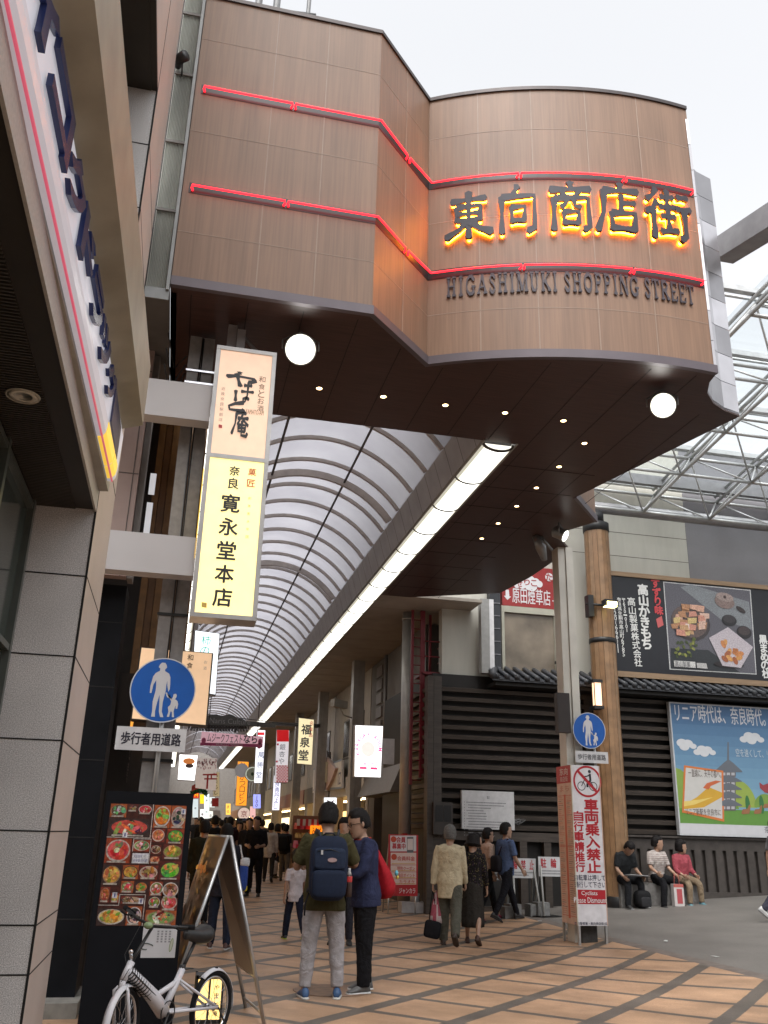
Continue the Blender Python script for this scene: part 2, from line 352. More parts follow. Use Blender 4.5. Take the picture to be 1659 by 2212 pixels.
# ------------------------------------------------------------------ gate canopy over the street mouth
ZS, ZT = 6.5, 10.27
WOOD = pm('laminate_wood_panel', (.275, .166, .108), .45, ns=5.5, amp=.13, stretch=(9, 9, .22), ns2=1.2, amp2=.05, spec=.35)
def panel_vary(m):
    t = m.node_tree; N = t.nodes; p = N['Principled BSDF']; tc = N.new('ShaderNodeTexCoord'); mp = N.new('ShaderNodeMapping'); mp.inputs['Scale'].default_value = (1/.76, 0, 1/.632); t.links.new(tc.outputs['Object'], mp.inputs['Vector'])
    fl = N.new('ShaderNodeVectorMath'); fl.operation = 'FLOOR'; t.links.new(mp.outputs[0], fl.inputs[0]); wn = N.new('ShaderNodeTexWhiteNoise'); t.links.new(fl.outputs[0], wn.inputs['Vector'])
    st = N.new('ShaderNodeTexNoise'); st.inputs['Scale'].default_value = 1; st.inputs['Detail'].default_value = 4; m2 = N.new('ShaderNodeMapping'); m2.inputs['Scale'].default_value = (5, 5, .25); t.links.new(tc.outputs['Object'], m2.inputs['Vector']); t.links.new(m2.outputs[0], st.inputs['Vector'])
    a = N.new('ShaderNodeMapRange'); a.inputs['To Min'].default_value = .93; a.inputs['To Max'].default_value = 1.06; t.links.new(wn.outputs['Value'], a.inputs['Value'])
    b = N.new('ShaderNodeMapRange'); b.inputs['From Min'].default_value = .35; b.inputs['From Max'].default_value = .65; b.inputs['To Min'].default_value = .90; b.inputs['To Max'].default_value = 1.06; t.links.new(st.outputs['Fac'], b.inputs['Value'])
    mu = N.new('ShaderNodeMath'); mu.operation = 'MULTIPLY'; t.links.new(a.outputs[0], mu.inputs[0]); t.links.new(b.outputs[0], mu.inputs[1]); sc = N.new('ShaderNodeVectorMath'); sc.operation = 'SCALE'
    src = p.inputs['Base Color'].links[0].from_socket; t.links.new(src, sc.inputs[0]); t.links.new(mu.outputs[0], sc.inputs['Scale']); t.links.new(sc.outputs[0], p.inputs['Base Color'])
panel_vary(WOOD)
WOODJ = pm('pale_panel_joint', (.36, .26, .20), .5)
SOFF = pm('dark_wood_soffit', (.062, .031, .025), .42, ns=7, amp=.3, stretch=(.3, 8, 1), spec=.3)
TRIM = pm('grey_metal_trim', (.13, .11, .125), .45, .3, ns=5, amp=.08)
SEAM = pm('dark_seam', (.01, .008, .008), .7)
arc_pts = np.array([(2.31, 8.49), (2.67, 8.24), (3.18, 8.05), (3.74, 7.92), (4.33, 7.82), (4.85, 7.76), (5.49, 7.77)])
A_ = np.c_[2*arc_pts, np.ones(7)]; _s = np.linalg.lstsq(A_, (arc_pts**2).sum(1), rcond=None)[0]
ACX, ACY = _s[0], _s[1]; ARAD = math.sqrt(_s[2]+ACX**2+ACY**2)
def arcY(X): return ACY-math.sqrt(max(0, ARAD**2-(X-ACX)**2))
def arcn(X): n = np.array([X-ACX, arcY(X)-ACY, 0.0]); return n/np.linalg.norm(n)
def arcf(X, Z, w): return np.array([X, arcY(X), Z])+arcn(X)*w
def arcpix(x, y):
    Y = 7.9
    for _ in range(40): p = on(x, y, 'Y', Y); Y = .5*Y+.5*arcY(p[0])
    return p
gate = thing('gate_canopy', 'huge wood-panelled canopy over the street mouth with red neon lines and big lit characters', 'gate', (2.5, 10, ZS))
P0, P1 = (-.5, 7.63), (1.5, 7.63); P2 = (2.31, arcY(2.31))
ARC = [(x, arcY(x)) for x in np.linspace(2.31, 5.49, 25)]
CAP = [(5.49, 7.77), (5.53, 7.99), (5.65, 8.23), (5.86, 8.44), (6.1, 8.58), (6.36, 8.66)]
front = [P0, P1]+ARC
nt_ = on(1244, 1154, 'Z', ZS)[:2]
NOTCH, NC = (5.6, 11.8), (6.39, 12.72)
outline = [P0, P1]+ARC+CAP[1:]+[NOTCH, NC, (6.02, 13.5), (6.62, 14.3), (6.6, 16.2), (6.45, 17.5), (4.7, 18.47), (4.05, 18.47), (4.05, 10.2), (-.4, 10.2), (-.5, 10.2)]
FZ = Fr((0, 0, 0), (1, 0, 0), (0, 1, 0))
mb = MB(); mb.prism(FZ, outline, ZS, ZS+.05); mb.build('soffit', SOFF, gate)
mb = MB()
for k in range(12):
    x = -.3+k*.56; y0 = 7.75 if x < 1.5 else (arcY(x)+.12 if 2.31 < x < 5.49 else (8.2 if x < 2.31 else 8.75)); y1 = 10.15 if x < 4.05 else 12.0 if x > 5.4 else 18.3
    mb.box((x-.004, y0, ZS-.003), (x+.004, y1, ZS-.0006))
for k in range(9): mb.box((4.1, 10.9+k*.84, ZS-.0036), (5.5, 10.908+k*.84, ZS-.0009))
mb.build('soffit_seam', SEAM, gate)
def wallstrip(mb, pts, z0, z1, off=0, th=.02, col=(1, 1, 1)):
    """vertical band following a plan polyline, off metres in front of it (outward = right of travel)"""
    P = [np.array(p, float) for p in pts]; n = len(P); N_ = []
    for i in range(n):
        a = P[max(i-1, 0)]; b = P[min(i+1, n-1)]; t = (b-a)/np.linalg.norm(b-a)
        if 0 < i < n-1:
            t1 = (P[i]-a)/np.linalg.norm(P[i]-a); t2 = (b-P[i])/np.linalg.norm(b-P[i]); n1 = np.array([t1[1], -t1[0]]); n2 = np.array([t2[1], -t2[0]])
            m_ = n1+n2; m_ /= np.linalg.norm(m_); N_.append(m_/max(.3, m_@n1))
        else: N_.append(np.array([t[1], -t[0]]))
    vs = []
    for i in range(n):
        o = P[i]+N_[i]*off; q_ = P[i]+N_[i]*(off-th)
        vs += [(o[0], o[1], z0), (o[0], o[1], z1), (q_[0], q_[1], z1), (q_[0], q_[1], z0)]
    fs = []
    for i in range(n-1):
        for k in range(4): fs.append((4*i+k, 4*i+4+k, 4*i+4+(k+1) % 4, 4*i+(k+1) % 4))
    fs += [(0, 1, 2, 3), (4*n-4, 4*n-1, 4*n-2, 4*n-3)]
    mb.add(vs, fs, col)
for nm, pl in (('straight_fascia', [P0, P1]), ('return_fascia', [P1, P2]), ('curved_fascia', ARC)):
    mb = MB(); wallstrip(mb, pl, ZS+.05, ZT, 0, .12); mb.build(nm, WOOD, gate)
mb = MB(); wallstrip(mb, front, ZS-.01, ZS+.09, .03, .06); mb.build('bottom_trim', TRIM, gate)
mb = MB(); wallstrip(mb, front, ZT, ZT+.05, .02, .16); mb.build('top_capping', pm('dark_capping', (.06, .05, .05), .4, .5), gate)
# panel joints
mb = MB()
for k in range(1, 6):
    z = ZS+k*.632
    if k in (2, 4): continue
    wallstrip(mb, front, z-.004, z+.004, .0022, .004)
def vj(p, n, zt=ZT):
    t = np.array([-n[1], n[0]]); a = np.array(p)-t*.006; b = np.array(p)+t*.006
    wallstrip(mb, [tuple(a), tuple(b)] if (b-a)@np.array([n[1]*-1, n[0]]) > 0 else [tuple(b), tuple(a)], ZS+.06, zt, .0026, .004)
for px in (578, 696): vj((on(px, 330, 'Y', 7.63)[0], 7.63), (0, -1))
pass; nr = np.array([P2[1]-P1[1], -(P2[0]-P1[0])]); nr /= np.linalg.norm(nr)
vj((1.5+(P2[0]-1.5)*.52, 7.63+(P2[1]-7.63)*.52), nr)
for px in (1033, 1150, 1270, 1383): p = arcpix(px, 330); vj((p[0], p[1]), arcn(p[0])[:2])
mb.build('panel_joint', WOODJ, gate)
# silver end of the gate: concave mirror-like strip of square panels
mb = MB(); CAPB = CAP
for k in range(9):
    z0 = ZS+.02+k*.40
    for (a, b) in zip(CAPB[:-1], CAPB[1:]):
        g_ = random.choice([.55, .65, .45, .6, .35, .7]); wallstrip(mb, [a, b], z0, z0+.392, 0, .03, (g_, g_*.98, g_*1.02))
mb.build('silver_end_panel', attr_mat('brushed_aluminium', .28, 0, .1, ns=3, metal=.85), gate)
mb = MB(); wallstrip(mb, [CAP[-1], NOTCH, NC], ZS+.05, 9.6, 0, .05); mb.build('side_fascia', WOOD, gate)
mb = MB(); wallstrip(mb, [NOTCH, NC], ZS-.012, ZS+.1, .03, .05); mb.build('corner_trim', TRIM, gate)
mb = MB(); mb.prism(FZ, [(2.9+(p[0]-2.9)*.94, 9.6+(p[1]-9.6)*.86) for p in outline[:-2]]+[(-.3, 10.1)], 9.3, 9.36); mb.build('roof_deck', pm('roof_grey', (.2, .2, .2), .8), gate)
mb = MB(); mb.box((-.5, 7.76, ZS), (-.44, 10.2, ZT)); mb.build('left_end_wall', pm('grey_end_wall', (.16, .15, .14), .7), gate)
# neon
mbc, mbn = MB(), MB()
fn = [(-.44, 7.63), P1]+ARC[:-1]+[(5.45, arcY(5.45))]
for z in (8.96, 7.67):
    wallstrip(mbc, fn, z-.062, z+.062, .004, .004)
mbc.build('neon_channel', pm('black_channel', (.01, .006, .007), .3), gate)
def segs(z):
    out = [[(-.41, 7.58), (.535, 7.58)], [(.565, 7.58), (1.52, 7.58), (1.93, 8.02)], [(1.97, 8.06), (2.33, arcY(2.33)-.06)]+[(x, arcY(x)-.055) for x in np.linspace(2.4, 3.28, 8)],
           [(x, arcY(x)-.055) for x in np.linspace(3.31, 4.515, 10)], [(x, arcY(x)-.055) for x in np.linspace(4.545, 5.42, 8)]]
    return out
for z in (8.96, 7.67):
    for s_ in segs(z):
        mbn = MB(); P = [(p[0], p[1], z) for p in s_]
        P = [(P[0][0]+.01, P[0][1]+.045, z-.03), (P[0][0], P[0][1]+.01, z-.025)]+P+[(P[-1][0], P[-1][1]+.01, z-.025), (P[-1][0]-.01, P[-1][1]+.045, z-.03)]
        mbn.tube(P, .0115, 8); mbn.build('neon_tube', em('red_neon', (1, .012, .022), 2.6), gate)
# lettering
KJ = {'東': [[(14, 82), (86, 85)], [(25, 68), (26, 38)], [(25, 68), (75, 70), (73, 38)], [.8, (26, 53), (73, 54)], [.8, (26, 39), (73, 40)], [1.1, (50, 99), (50, 2)], [1.1, (47, 38), (30, 19), (3, 5)], [1.35, (54, 36), (72, 20), (98, 10)]],
 '向': [[1.1, (50, 99), (42, 82)], [1.1, (15, 76), (14, 3)], [(15, 76), (88, 78), (87, 12), (72, 5)], [.9, (36, 54), (37, 24)], [.9, (36, 54), (66, 55), (64, 25)], [.9, (37, 27), (64, 27)]],
 '商': [[1.2, (50, 100), (50, 88)], [1.1, (7, 84), (93, 87)], [(33, 80), (39, 70)], [(67, 82), (60, 70)], [1.1, (15, 66), (12, 2)], [(15, 66), (87, 69), (88, 9), (76, 4)], [.9, (42, 64), (38, 54), (29, 48)], [.9, (56, 64), (59, 50), (71, 49)], [.9, (34, 38), (35, 13)], [.9, (34, 38), (66, 39), (64, 14)], [.9, (35, 16), (64, 16)]],
 '店': [[1.2, (54, 100), (53, 87)], [1.1, (18, 84), (92, 87)], [1.1, (19, 84), (16, 40), (2, 3)], [(55, 76), (54, 42)], [.9, (55, 60), (84, 62)], [(32, 39), (33, 6)], [(32, 39), (83, 41), (80, 7)], [(33, 9), (80, 9)]],
 '街': [[(26, 98), (18, 84), (6, 76)], [(26, 74), (16, 60), (3, 50)], [1.05, (17, 60), (17, 3)], [.9, (35, 83), (63, 85)], [(49, 97), (49, 64)], [.9, (31, 63), (66, 66)], [.9, (34, 45), (64, 47)], [(49, 58), (49, 18)], [.95, (30, 15), (68, 20)], [.95, (72, 87), (95, 89)], [.95, (68, 63), (100, 66)], [1.1, (85, 64), (85, 12), (74, 5)]]}
LET = pm('dark_grey_letter', (.035, .032, .042), .5, .2); AMB = em('amber_back_light', (1, .25, .008), 65)
LX = {'東': (963, 1064, 423, 522), '向': (1070, 1165, 408, 512), '商': (1181, 1280, 402, 506), '店': (1284, 1382, 405, 510), '街': (1390, 1484, 418, 526)}
for ch, (x0, x1, y0, y1) in LX.items():
    a = arcpix(x0, (y0+y1)/2); b = arcpix(x1, (y0+y1)/2); t_ = arcpix((x0+x1)/2, y0); l_ = arcpix((x0+x1)/2, y1)
    mb = MB(); strokes(mb, arcf, a[0], l_[2], b[0]-a[0], t_[2]-l_[2], KJ[ch], 10.6, .038, .066); o = mb.build('character', LET, gate)
    mb = MB(); strokes(mb, arcf, a[0], l_[2]-.012, b[0]-a[0], t_[2]-l_[2], KJ[ch], 5.0, .004, .009); mb.build('back_light', AMB, o)
SER = {'H': [[1, (24, 0), (24, 100)], [1, (76, 0), (76, 100)], [.5, (24, 52), (76, 52)], [.5, (8, 3), (40, 3)], [.5, (60, 3), (92, 3)], [.5, (8, 97), (40, 97)], [.5, (60, 97), (92, 97)]],
 'I': [[1.5, (50, 0), (50, 100)], [.5, (22, 3), (78, 3)], [.5, (22, 97), (78, 97)]],
 'G': [[.9, (84, 76), (66, 96), (42, 97), (20, 78), (15, 50), (20, 22), (42, 4), (68, 5), (82, 16)], [1, (80, 42), (80, 8)], [.5, (62, 42), (97, 42)]],
 'A': [[.55, (50, 98), (14, 2)], [1.05, (50, 98), (84, 2)], [.5, (28, 34), (72, 34)], [.5, (2, 3), (30, 3)], [.5, (66, 3), (99, 3)]],
 'S': [[.9, (80, 78), (60, 96), (36, 95), (20, 76), (36, 58), (64, 44), (80, 24), (64, 4), (38, 4), (19, 22)]],
 'M': [[.55, (16, 0), (16, 98)], [1, (84, 0), (84, 98)], [1, (18, 98), (50, 8)], [.5, (50, 8), (82, 98)], [.5, (2, 3), (30, 3)], [.5, (70, 3), (98, 3)], [.5, (2, 97), (22, 97)], [.5, (78, 97), (98, 97)]],
 'U': [[1, (24, 98), (24, 28), (38, 5)], [.6, (38, 5), (58, 4), (74, 26), (75, 98)], [.5, (6, 97), (42, 97)], [.5, (60, 97), (90, 97)]],
 'K': [[1, (22, 0), (22, 100)], [.5, (82, 97), (26, 44)], [1, (40, 56), (86, 3)], [.5, (6, 3), (38, 3)], [.5, (6, 97), (38, 97)], [.5, (66, 97), (94, 97)], [.5, (70, 3), (98, 3)]],
 'O': [[.95, (50, 97), (22, 80), (14, 50), (22, 20), (50, 3)], [.95, (50, 3), (78, 20), (86, 50), (78, 80), (50, 97)]],
 'P': [[1, (26, 0), (26, 100)], [.8, (26, 96), (62, 96), (84, 76), (64, 51), (26, 50)], [.5, (8, 3), (46, 3)], [.5, (8, 97), (30, 97)]],
 'N': [[.55, (18, 0), (18, 98)], [.55, (84, 2), (84, 98)], [1.1, (18, 98), (84, 2)], [.5, (4, 3), (32, 3)], [.5, (68, 97), (98, 97)]],
 'T': [[1, (50, 0), (50, 98)], [.55, (8, 96), (92, 96)], [.5, (9, 98), (7, 74)], [.5, (91, 98), (93, 74)], [.5, (32, 3), (68, 3)]],
 'R': [[1, (24, 0), (24, 100)], [.8, (24, 96), (60, 96), (80, 76), (62, 51), (24, 50)], [1, (46, 50), (84, 3)], [.5, (6, 3), (42, 3)], [.5, (70, 3), (98, 3)]],
 'E': [[1, (24, 0), (24, 100)], [.55, (24, 96), (80, 96)], [.55, (24, 50), (66, 50)], [.55, (24, 4), (84, 4)], [.5, (82, 97), (84, 74)], [.5, (86, 4), (90, 26)]]}
txt = 'HIGASHIMUKI SHOPPING STREET'; WD = {'I': .62, ' ': .42, 'M': 1.15, 'S': .78, 'P': .86, 'E': .86, 'T': .88}
tot = sum(WD.get(c_, 1) for c_ in txt); xa = arcpix(963, 618)[0]; xb = arcpix(1496, 618)[0]
zt, zb = arcpix(1230, 590)[2], arcpix(1230, 631)[2]; u = xa; mb = MB()
for c_ in txt:
    w_ = WD.get(c_, 1)/tot*(xb-xa)
    if c_ != ' ': strokes(mb, arcf, u+w_*.04, zb, w_*.9, zt-zb, SER[c_], 18, .010, .020)
    u += w_
mb.build('latin_lettering', pm('dark_grey_plate', (.06, .05, .062), .5, .2), gate)
# downlights in the soffit
DL = [(1.23, 9.34), (2.01, 9.34), (2.79, 9.35), (3.56, 9.35), (4.34, 9.36), (4.88, 9.91), (4.88, 10.74), (4.88, 11.58), (4.88, 12.4), (4.88, 13.26), (4.88, 14.1)]
for (x, y) in DL:
    mb = MB(); mb.lathe((x, y, ZS-.004), [(.036, 0), (.044, -.003), (.047, .002)], 16); o = mb.build('downlight', pm('dark_brass_ring', (.12, .10, .08), .4), gate)
    mb = MB(); mb.lathe((x, y, ZS-.005), [(.002, 0), (.034, 0)], 14); mb.build('bulb', em('warm_bulb', (1, .70, .36), 6), o)

# floodlights slung under the gate
def flood(p, aim, r, label, s=40):
    p = np.array(p, float); t = thing('floodlight', label, 'floodlight', p, 'floodlights under the gate canopy')
    d = np.array(aim, float)-p; d /= np.linalg.norm(d); mb = MB()
    mb.tube([p-d*.22, p-d*.18, p-d*.06, p, p+d*.02], [.05, .10, r*.95, r*1.08, r*1.08], 20); mb.build('housing', pm('grey_housing', (.25, .25, .25), .4, .5), t)
    mb = MB(); mb.tube([p+d*.024, p+d*.034, p+d*.038], [r*.70, r*.45, .01], 20); mb.build('lens', em('flood_lens_%d' % s, (1, .98, .93), s), t)
    for r0, r1, nm, c_, e_ in ((.70, .86, 'glow_ring', (1, .99, .92), 4), (.86, 1.0, 'glow_rim', (1, .98, .84), 1.1)):  # emissive rings fade outward, painting soft glare around the lens
        mb = MB(); mb.tube([p+d*.022, p+d*.026], [r*r1, r*r0], 24, cap=False); mb.build(nm, em('flood_'+nm, c_, e_), t)
    mb = MB(); sd = np.cross(d, (0, 0, 1)); sd /= np.linalg.norm(sd)
    mb.tube([p+sd*(r+.03)-d*.05, p+sd*(r+.03)-d*.05+np.array((0, 0, .1)), (p-d*.1)*[1, 1, 0]+np.array((0, 0, ZS-.02)), p-sd*(r+.03)-d*.05+np.array((0, 0, .1)), p-sd*(r+.03)-d*.05], .012, 6)
    mb.build('bracket', pm('grey_housing', (.25, .25, .25), .4, .5), t)
    return t
fl = [on(649, 755, 'Z', 6.22), on(1432, 876, 'Z', 6.25), on(1219, 1157, 'Z', 6.25)]
flood(fl[0], (.1, 0, 2.0), .155, 'dazzling round floodlight under the canopy beside the tall lit shop sign', 14)
flood(fl[1], (1.2, 0, 2.2), .14, 'dazzling floodlight at the right tip of the canopy underside', 14)
flood(fl[2], fl[2]+np.array((.55, -.5, -.45)), .10, 'tilted floodlight by the top of the white steel column', 10)
mb = MB(); b0 = on(515, 725, 'Z', 6.4); mb.box(b0+(-.11, -.05, -.25), b0+(-.02, .08, .09)); mb.box(b0+(-.015, -.1, -.2), b0+(.07, .05, .02)); mb.tube([b0+(0, 0, .05), b0+(.3, .1, -.2)], .02, 6)
tag(mb.build('floodlight_gear_box', pm('grey_box', (.3, .28, .28), .5, .2)), 'grey metal gear box under the canopy behind the tall lit sign top', 'electrical box')
mb = MB(); b0 = on(1168, 1170, 'Z', 6.4)
mb.tube([b0+(-.1, 0, .1), b0+(0, 0, -.1), b0+(.1, .1, -.3)], [.06, .1, .05], 8); mb.tube([b0+(0, 0, .1), b0+(.25, .1, -.1)], .025, 6)
tag(mb.build('unlit_floodlight', pm('grey_housing', (.25, .25, .25), .4, .5)), 'unlit dark floodlight hanging left of the tilted lit one', 'floodlight')
# corrugated strip and drainpipe at the gate's left end
mb = MB(); mb.box((-2.4, 7.66, 6.43), (-.505, 7.74, 15)); mb.box((-2.4, 7.745, 6.46), (-.505, 10.3, 6.52)); tag(mb.build('backing_wall', pm('shade_wall2', (.10, .095, .09), .7)), 'dark backing wall just visible behind the corrugated strip', 'wall')
cg = thing('corrugated_sheet_strip', 'tall narrow grimy translucent corrugated strip between the granite pier and the wood gate', 'cladding', (-.62, 7.6, 6.4))
mb = MB(); n = 26; xs = np.linspace(-.725, -.535, n)
vs = [(x, 7.6+.012*math.cos(i*math.pi), z) for z in (6.42, 14.5) for i, x in enumerate(xs)]
mb.add(vs, [(i, i+1, n+i+1, n+i) for i in range(n-1)]); mb.build('sheet', pm('corrugated_plastic', (.52, .53, .49), .5, ns=1.5, amp=.35, stretch=(3, 3, .4)), cg)
for z in (7.3, 8.15, 9.05, 9.9, 10.9): mb = MB(); mb.box((-.725, 7.57, z), (-.535, 7.588, z+.03)); mb.build('batten', pm('rust_batten', (.16, .15, .14), .7), cg)
mb = MB(); mb.box((-.535, 7.56, 6.4), (-.505, 7.6, 14.5)); mb.build('edge_channel', pm('dull_alu', (.26, .27, .27), .5, .3), cg)
mb = MB(); mb.box((-.73, 7.585, 6.3), (-.5, 7.6, 6.42)); mb.build('bottom_rail', pm('dull_alu', (.26, .27, .27), .5, .3), cg)
mb = MB(); p = on(395, 128, 'Y', 7.45); mb.tube([p+(-.05, .12, 0), p+(-.03, 0, 0), p+(.03, -.06, 0)], [.03, .055, .06], 10); mb.tube([p+(0, 0, -.05), p+(0, .12, -.11)], .008, 6)
tag(mb.build('small_floodlight', BLK := pm('black_plastic', (.015, .015, .016), .45)), 'small black floodlight high on the corrugated strip', 'floodlight')
mb = MB()
for x in (.05, .3, .75): mb.tube([(x, 9.5, 9.4), (x+.05, 9.5, 13.5)], .05 if x < .5 else .03, 6)
mb.tube([(0, 9.5, 12.4), (.9, 9.5, 12.5)], .03, 6); mb.tube([(-.1, 9.5, 11.9), (.9, 9.5, 12.1)], .03, 6)
tag(mb.build('rooftop_mast', pm('alu_dark', (.2, .2, .2), .4, .6)), 'metal mast and rails poking above the top left corner of the wood gate', 'mast')

# plain block added unseen behind the viewpoint to hold back low sky light
stn = thing('unseen_light_block', 'plain beige block added out of view behind the viewpoint to cut low sky light', 'building', (5, -18, 0))
mb = MB(); mb.box((-45, -24, -1), (60, -17, 13.5)); mb.build('wall', pm('beige_render', (.30, .28, .25), .7, ns=.6, amp=.1), stn)
for i in range(18):
    for j in range(3):
        mb = MB(); x = -40+i*5.4; z = 3.2+j*3.1; mb.box((x, -17, z), (x+3.4, -16.95, z+1.6)); mb.build('window', pm('dull_pane', (.05, .055, .06), .15), stn)
# ------------------------------------------------------------------ arcade vault, light strips, side ceilings
AY0, AY1 = 10.17, 78.0; VC, VR, VZ = 1.85, 1.94, 7.75-1.94
def vpt(t, y, dr=0): return (VC+(VR+dr)*math.sin(t), y, VZ+(VR+dr)*math.cos(t))
TH = math.asin(1.57/VR)
arcade = thing('arcade_roof', 'long barrel-vaulted translucent arcade roof with curved grey ribs running down the street', 'arcade roof', (VC, AY0, ZS))
def vault_mat():
    m, t, p = _pr('translucent_vault_sheet'); N = t.nodes; Lk = t.links
    tl = N.new('ShaderNodeBsdfTranslucent'); df = N.new('ShaderNodeBsdfDiffuse'); mx = N.new('ShaderNodeMixShader'); mx.inputs[0].default_value = .3
    tc = N.new('ShaderNodeTexCoord'); no = N.new('ShaderNodeTexNoise'); no.inputs['Scale'].default_value = .9; no.inputs['Detail'].default_value = 5; Lk.new(tc.outputs['Object'], no.inputs['Vector'])
    cr = N.new('ShaderNodeValToRGB'); cr.color_ramp.elements[0].position = .3; cr.color_ramp.elements[1].position = .7
    cr.color_ramp.elements[0].color = (.31, .305, .335, 1); cr.color_ramp.elements[1].color = (.40, .395, .425, 1); Lk.new(no.outputs['Fac'], cr.inputs[0])
    Lk.new(cr.outputs[0], tl.inputs['Color']); Lk.new(cr.outputs[0], df.inputs['Color'])
    Lk.new(tl.outputs[0], mx.inputs[1]); Lk.new(df.outputs[0], mx.inputs[2]); Lk.new(mx.outputs[0], N['Material Output'].inputs['Surface'])
    return m
mb = MB(); nA = 20; ysv = [AY0-.6]+list(np.arange(12, AY1, 6))+[AY1]
for y0, y1 in zip(ysv[:-1], ysv[1:]):
    vs = [vpt(-TH+2*TH*i/nA, y) for y in (y0, y1) for i in range(nA+1)]
    mb.add(vs, [(i, i+1, nA+2+i, nA+1+i) for i in range(nA)], sm=True)
mb.build('vault_sheet', vault_mat(), arcade)
RIB = pm('grey_brown_rib', (.52, .47, .43), .5, .1, ns=8, amp=.12)
ribs = [11.55, 12.45, 13.35, 14.28]; y = 15.5; k = 0
while y < AY1:
    ribs.append(y); k += 1; y += 1.22 if k % 6 == 0 else .905
for y in ribs[:96]:
    mb = MB(); w_, d_ = .026, .065
    rings = [[vpt(t, y-w_, -.003), vpt(t, y+w_, -.003), vpt(t, y+w_, -d_), vpt(t, y-w_, -d_)] for t in [-TH+2*TH*i/nA for i in range(nA+1)]]
    mb.loft(rings, sm=False); mb.build('rib', RIB, arcade)
for y in [r for r in (14.85, 20.75)]:
    mb = MB(); rings = [[vpt(t, y-.03, -.003), vpt(t, y+.03, -.003), vpt(t, y+.03, -.13), vpt(t, y-.03, -.13)] for t in [-TH+2*TH*i/nA for i in range(nA+1)]]
    mb.loft(rings, sm=False); mb.build('section_rib', RIB, arcade)
for X in (1.17, 2.53):
    t = math.asin((X-VC)/VR); p = vpt(t, 0, -.06); mb = MB(); mb.tube([(p[0], AY0-.3, p[2]), (p[0], AY1, p[2])], .022, 6); mb.build('purlin', pm('dark_rib', (.10, .09, .085), .5), arcade)
BEAM = pm('grey_beam_panel', (.40, .365, .33), .55, ns=3, amp=.1)
for sgn, x0, x1, nm in ((1, 3.55, 3.42, 'b'), (-1, .15, .28, 'b')):
    mb = MB(); mb.add([(x0, AY0, ZS), (x0, AY1, ZS), (x1, AY1, 6.97), (x1, AY0, 6.97), (x0+sgn*.05, AY0, ZS+.02), (x0+sgn*.05, AY1, ZS+.02), (x1+sgn*.05, AY1, 6.97), (x1+sgn*.05, AY0, 6.97)], [(0, 1, 2, 3), (4, 7, 6, 5), (0, 3, 7, 4), (1, 5, 6, 2), (0, 4, 5, 1), (3, 2, 6, 7)])
    mb.build('edge_beam', BEAM, arcade)
    mb = MB(); y = AY0+.25
    while y < 60:
        dx = -sgn*.003; mb.add([(x0+dx, y, ZS+.005), (x0+dx, y+.014, ZS+.005), (x1+dx, y+.014, 6.965), (x1+dx, y, 6.965)], [(0, 1, 2, 3)]); y += .55
    mb.build('beam_joint', pm('brown_joint', (.10, .08, .07), .7), arcade)
def strip(xa, xb, label):
    t = thing('light_strip', label, 'light strip', ((xa+xb)/2, AY0, ZS), 'light strips along the arcade')
    cx, hw = (xa+xb)/2, (xb-xa)/2-.03; y = AY0+.12; L = 1.213; k = 0
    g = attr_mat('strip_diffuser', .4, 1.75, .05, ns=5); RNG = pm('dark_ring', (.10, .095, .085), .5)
    while y+L < AY1 and k < 56:
        mb = MB(); pts = [(cx+hw*math.cos(a), ZS+.01-.10*math.sin(a)) for a in [math.pi*i/12 for i in range(13)]]
        n = len(pts); vs = [(p[0], yy, p[1]) for yy in (y+.012, y+L-.024) for p in pts]
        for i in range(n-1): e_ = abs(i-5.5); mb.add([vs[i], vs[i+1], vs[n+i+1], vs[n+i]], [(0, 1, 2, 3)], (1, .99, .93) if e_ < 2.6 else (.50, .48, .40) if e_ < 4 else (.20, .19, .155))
        mb.add(vs, [tuple(range(n)), tuple(range(n, 2*n))[::-1]], (.5, .48, .42))
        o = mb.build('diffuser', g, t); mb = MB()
        rings = [[(cx+(hw+.012)*math.cos(a), yy, ZS+.012-.115*math.sin(a)) for yy in (y-.022, y+.011)]+[(cx+(hw-.02)*math.cos(a), yy, ZS+.012-.09*math.sin(a)) for yy in (y+.011, y-.022)] for a in [math.pi*i/12 for i in range(13)]]
        mb.loft(rings, sm=False); mb.build('ring', RNG, o); y += L; k += 1
    mb = MB(); mb.box((xa, AY0, ZS-.012), (xa+.03, AY1, ZS+.06)); mb.box((xb-.03, AY0, ZS-.012), (xb, AY1, ZS+.06)); mb.build('rail', pm('grey_rail', (.3, .29, .27), .5), t)
strip(3.56, 4.05, 'bright white fluorescent light strip down the right side of the arcade')
strip(-.35, .14, 'bright white fluorescent light strip on the left side of the arcade behind the tall sign')
CEIL = pm('beige_ceiling_panel', (.38, .34, .29), .6, ns=2, amp=.12)
for nm, x0, x1, y0 in (('arcade_side_ceiling', 4.06, 6.4, 18.52), ('arcade_side_ceiling', -1.6, -.36, 10.21)):
    mb = MB(); mb.box((x0, y0, 6.53), (x1, AY1, 6.6)); 
    y = y0+1.2
    while y < 60: mb.box((x0+.02, y, 6.524), (x1-.02, y+.012, 6.529), (.3, .3, .3)); y += 1.2
    tag(mb.build(nm, CEIL), 'flat beige panel ceiling beside the light strip on the %s side of the arcade' % ('right' if x0 > 0 else 'left'), 'ceiling')

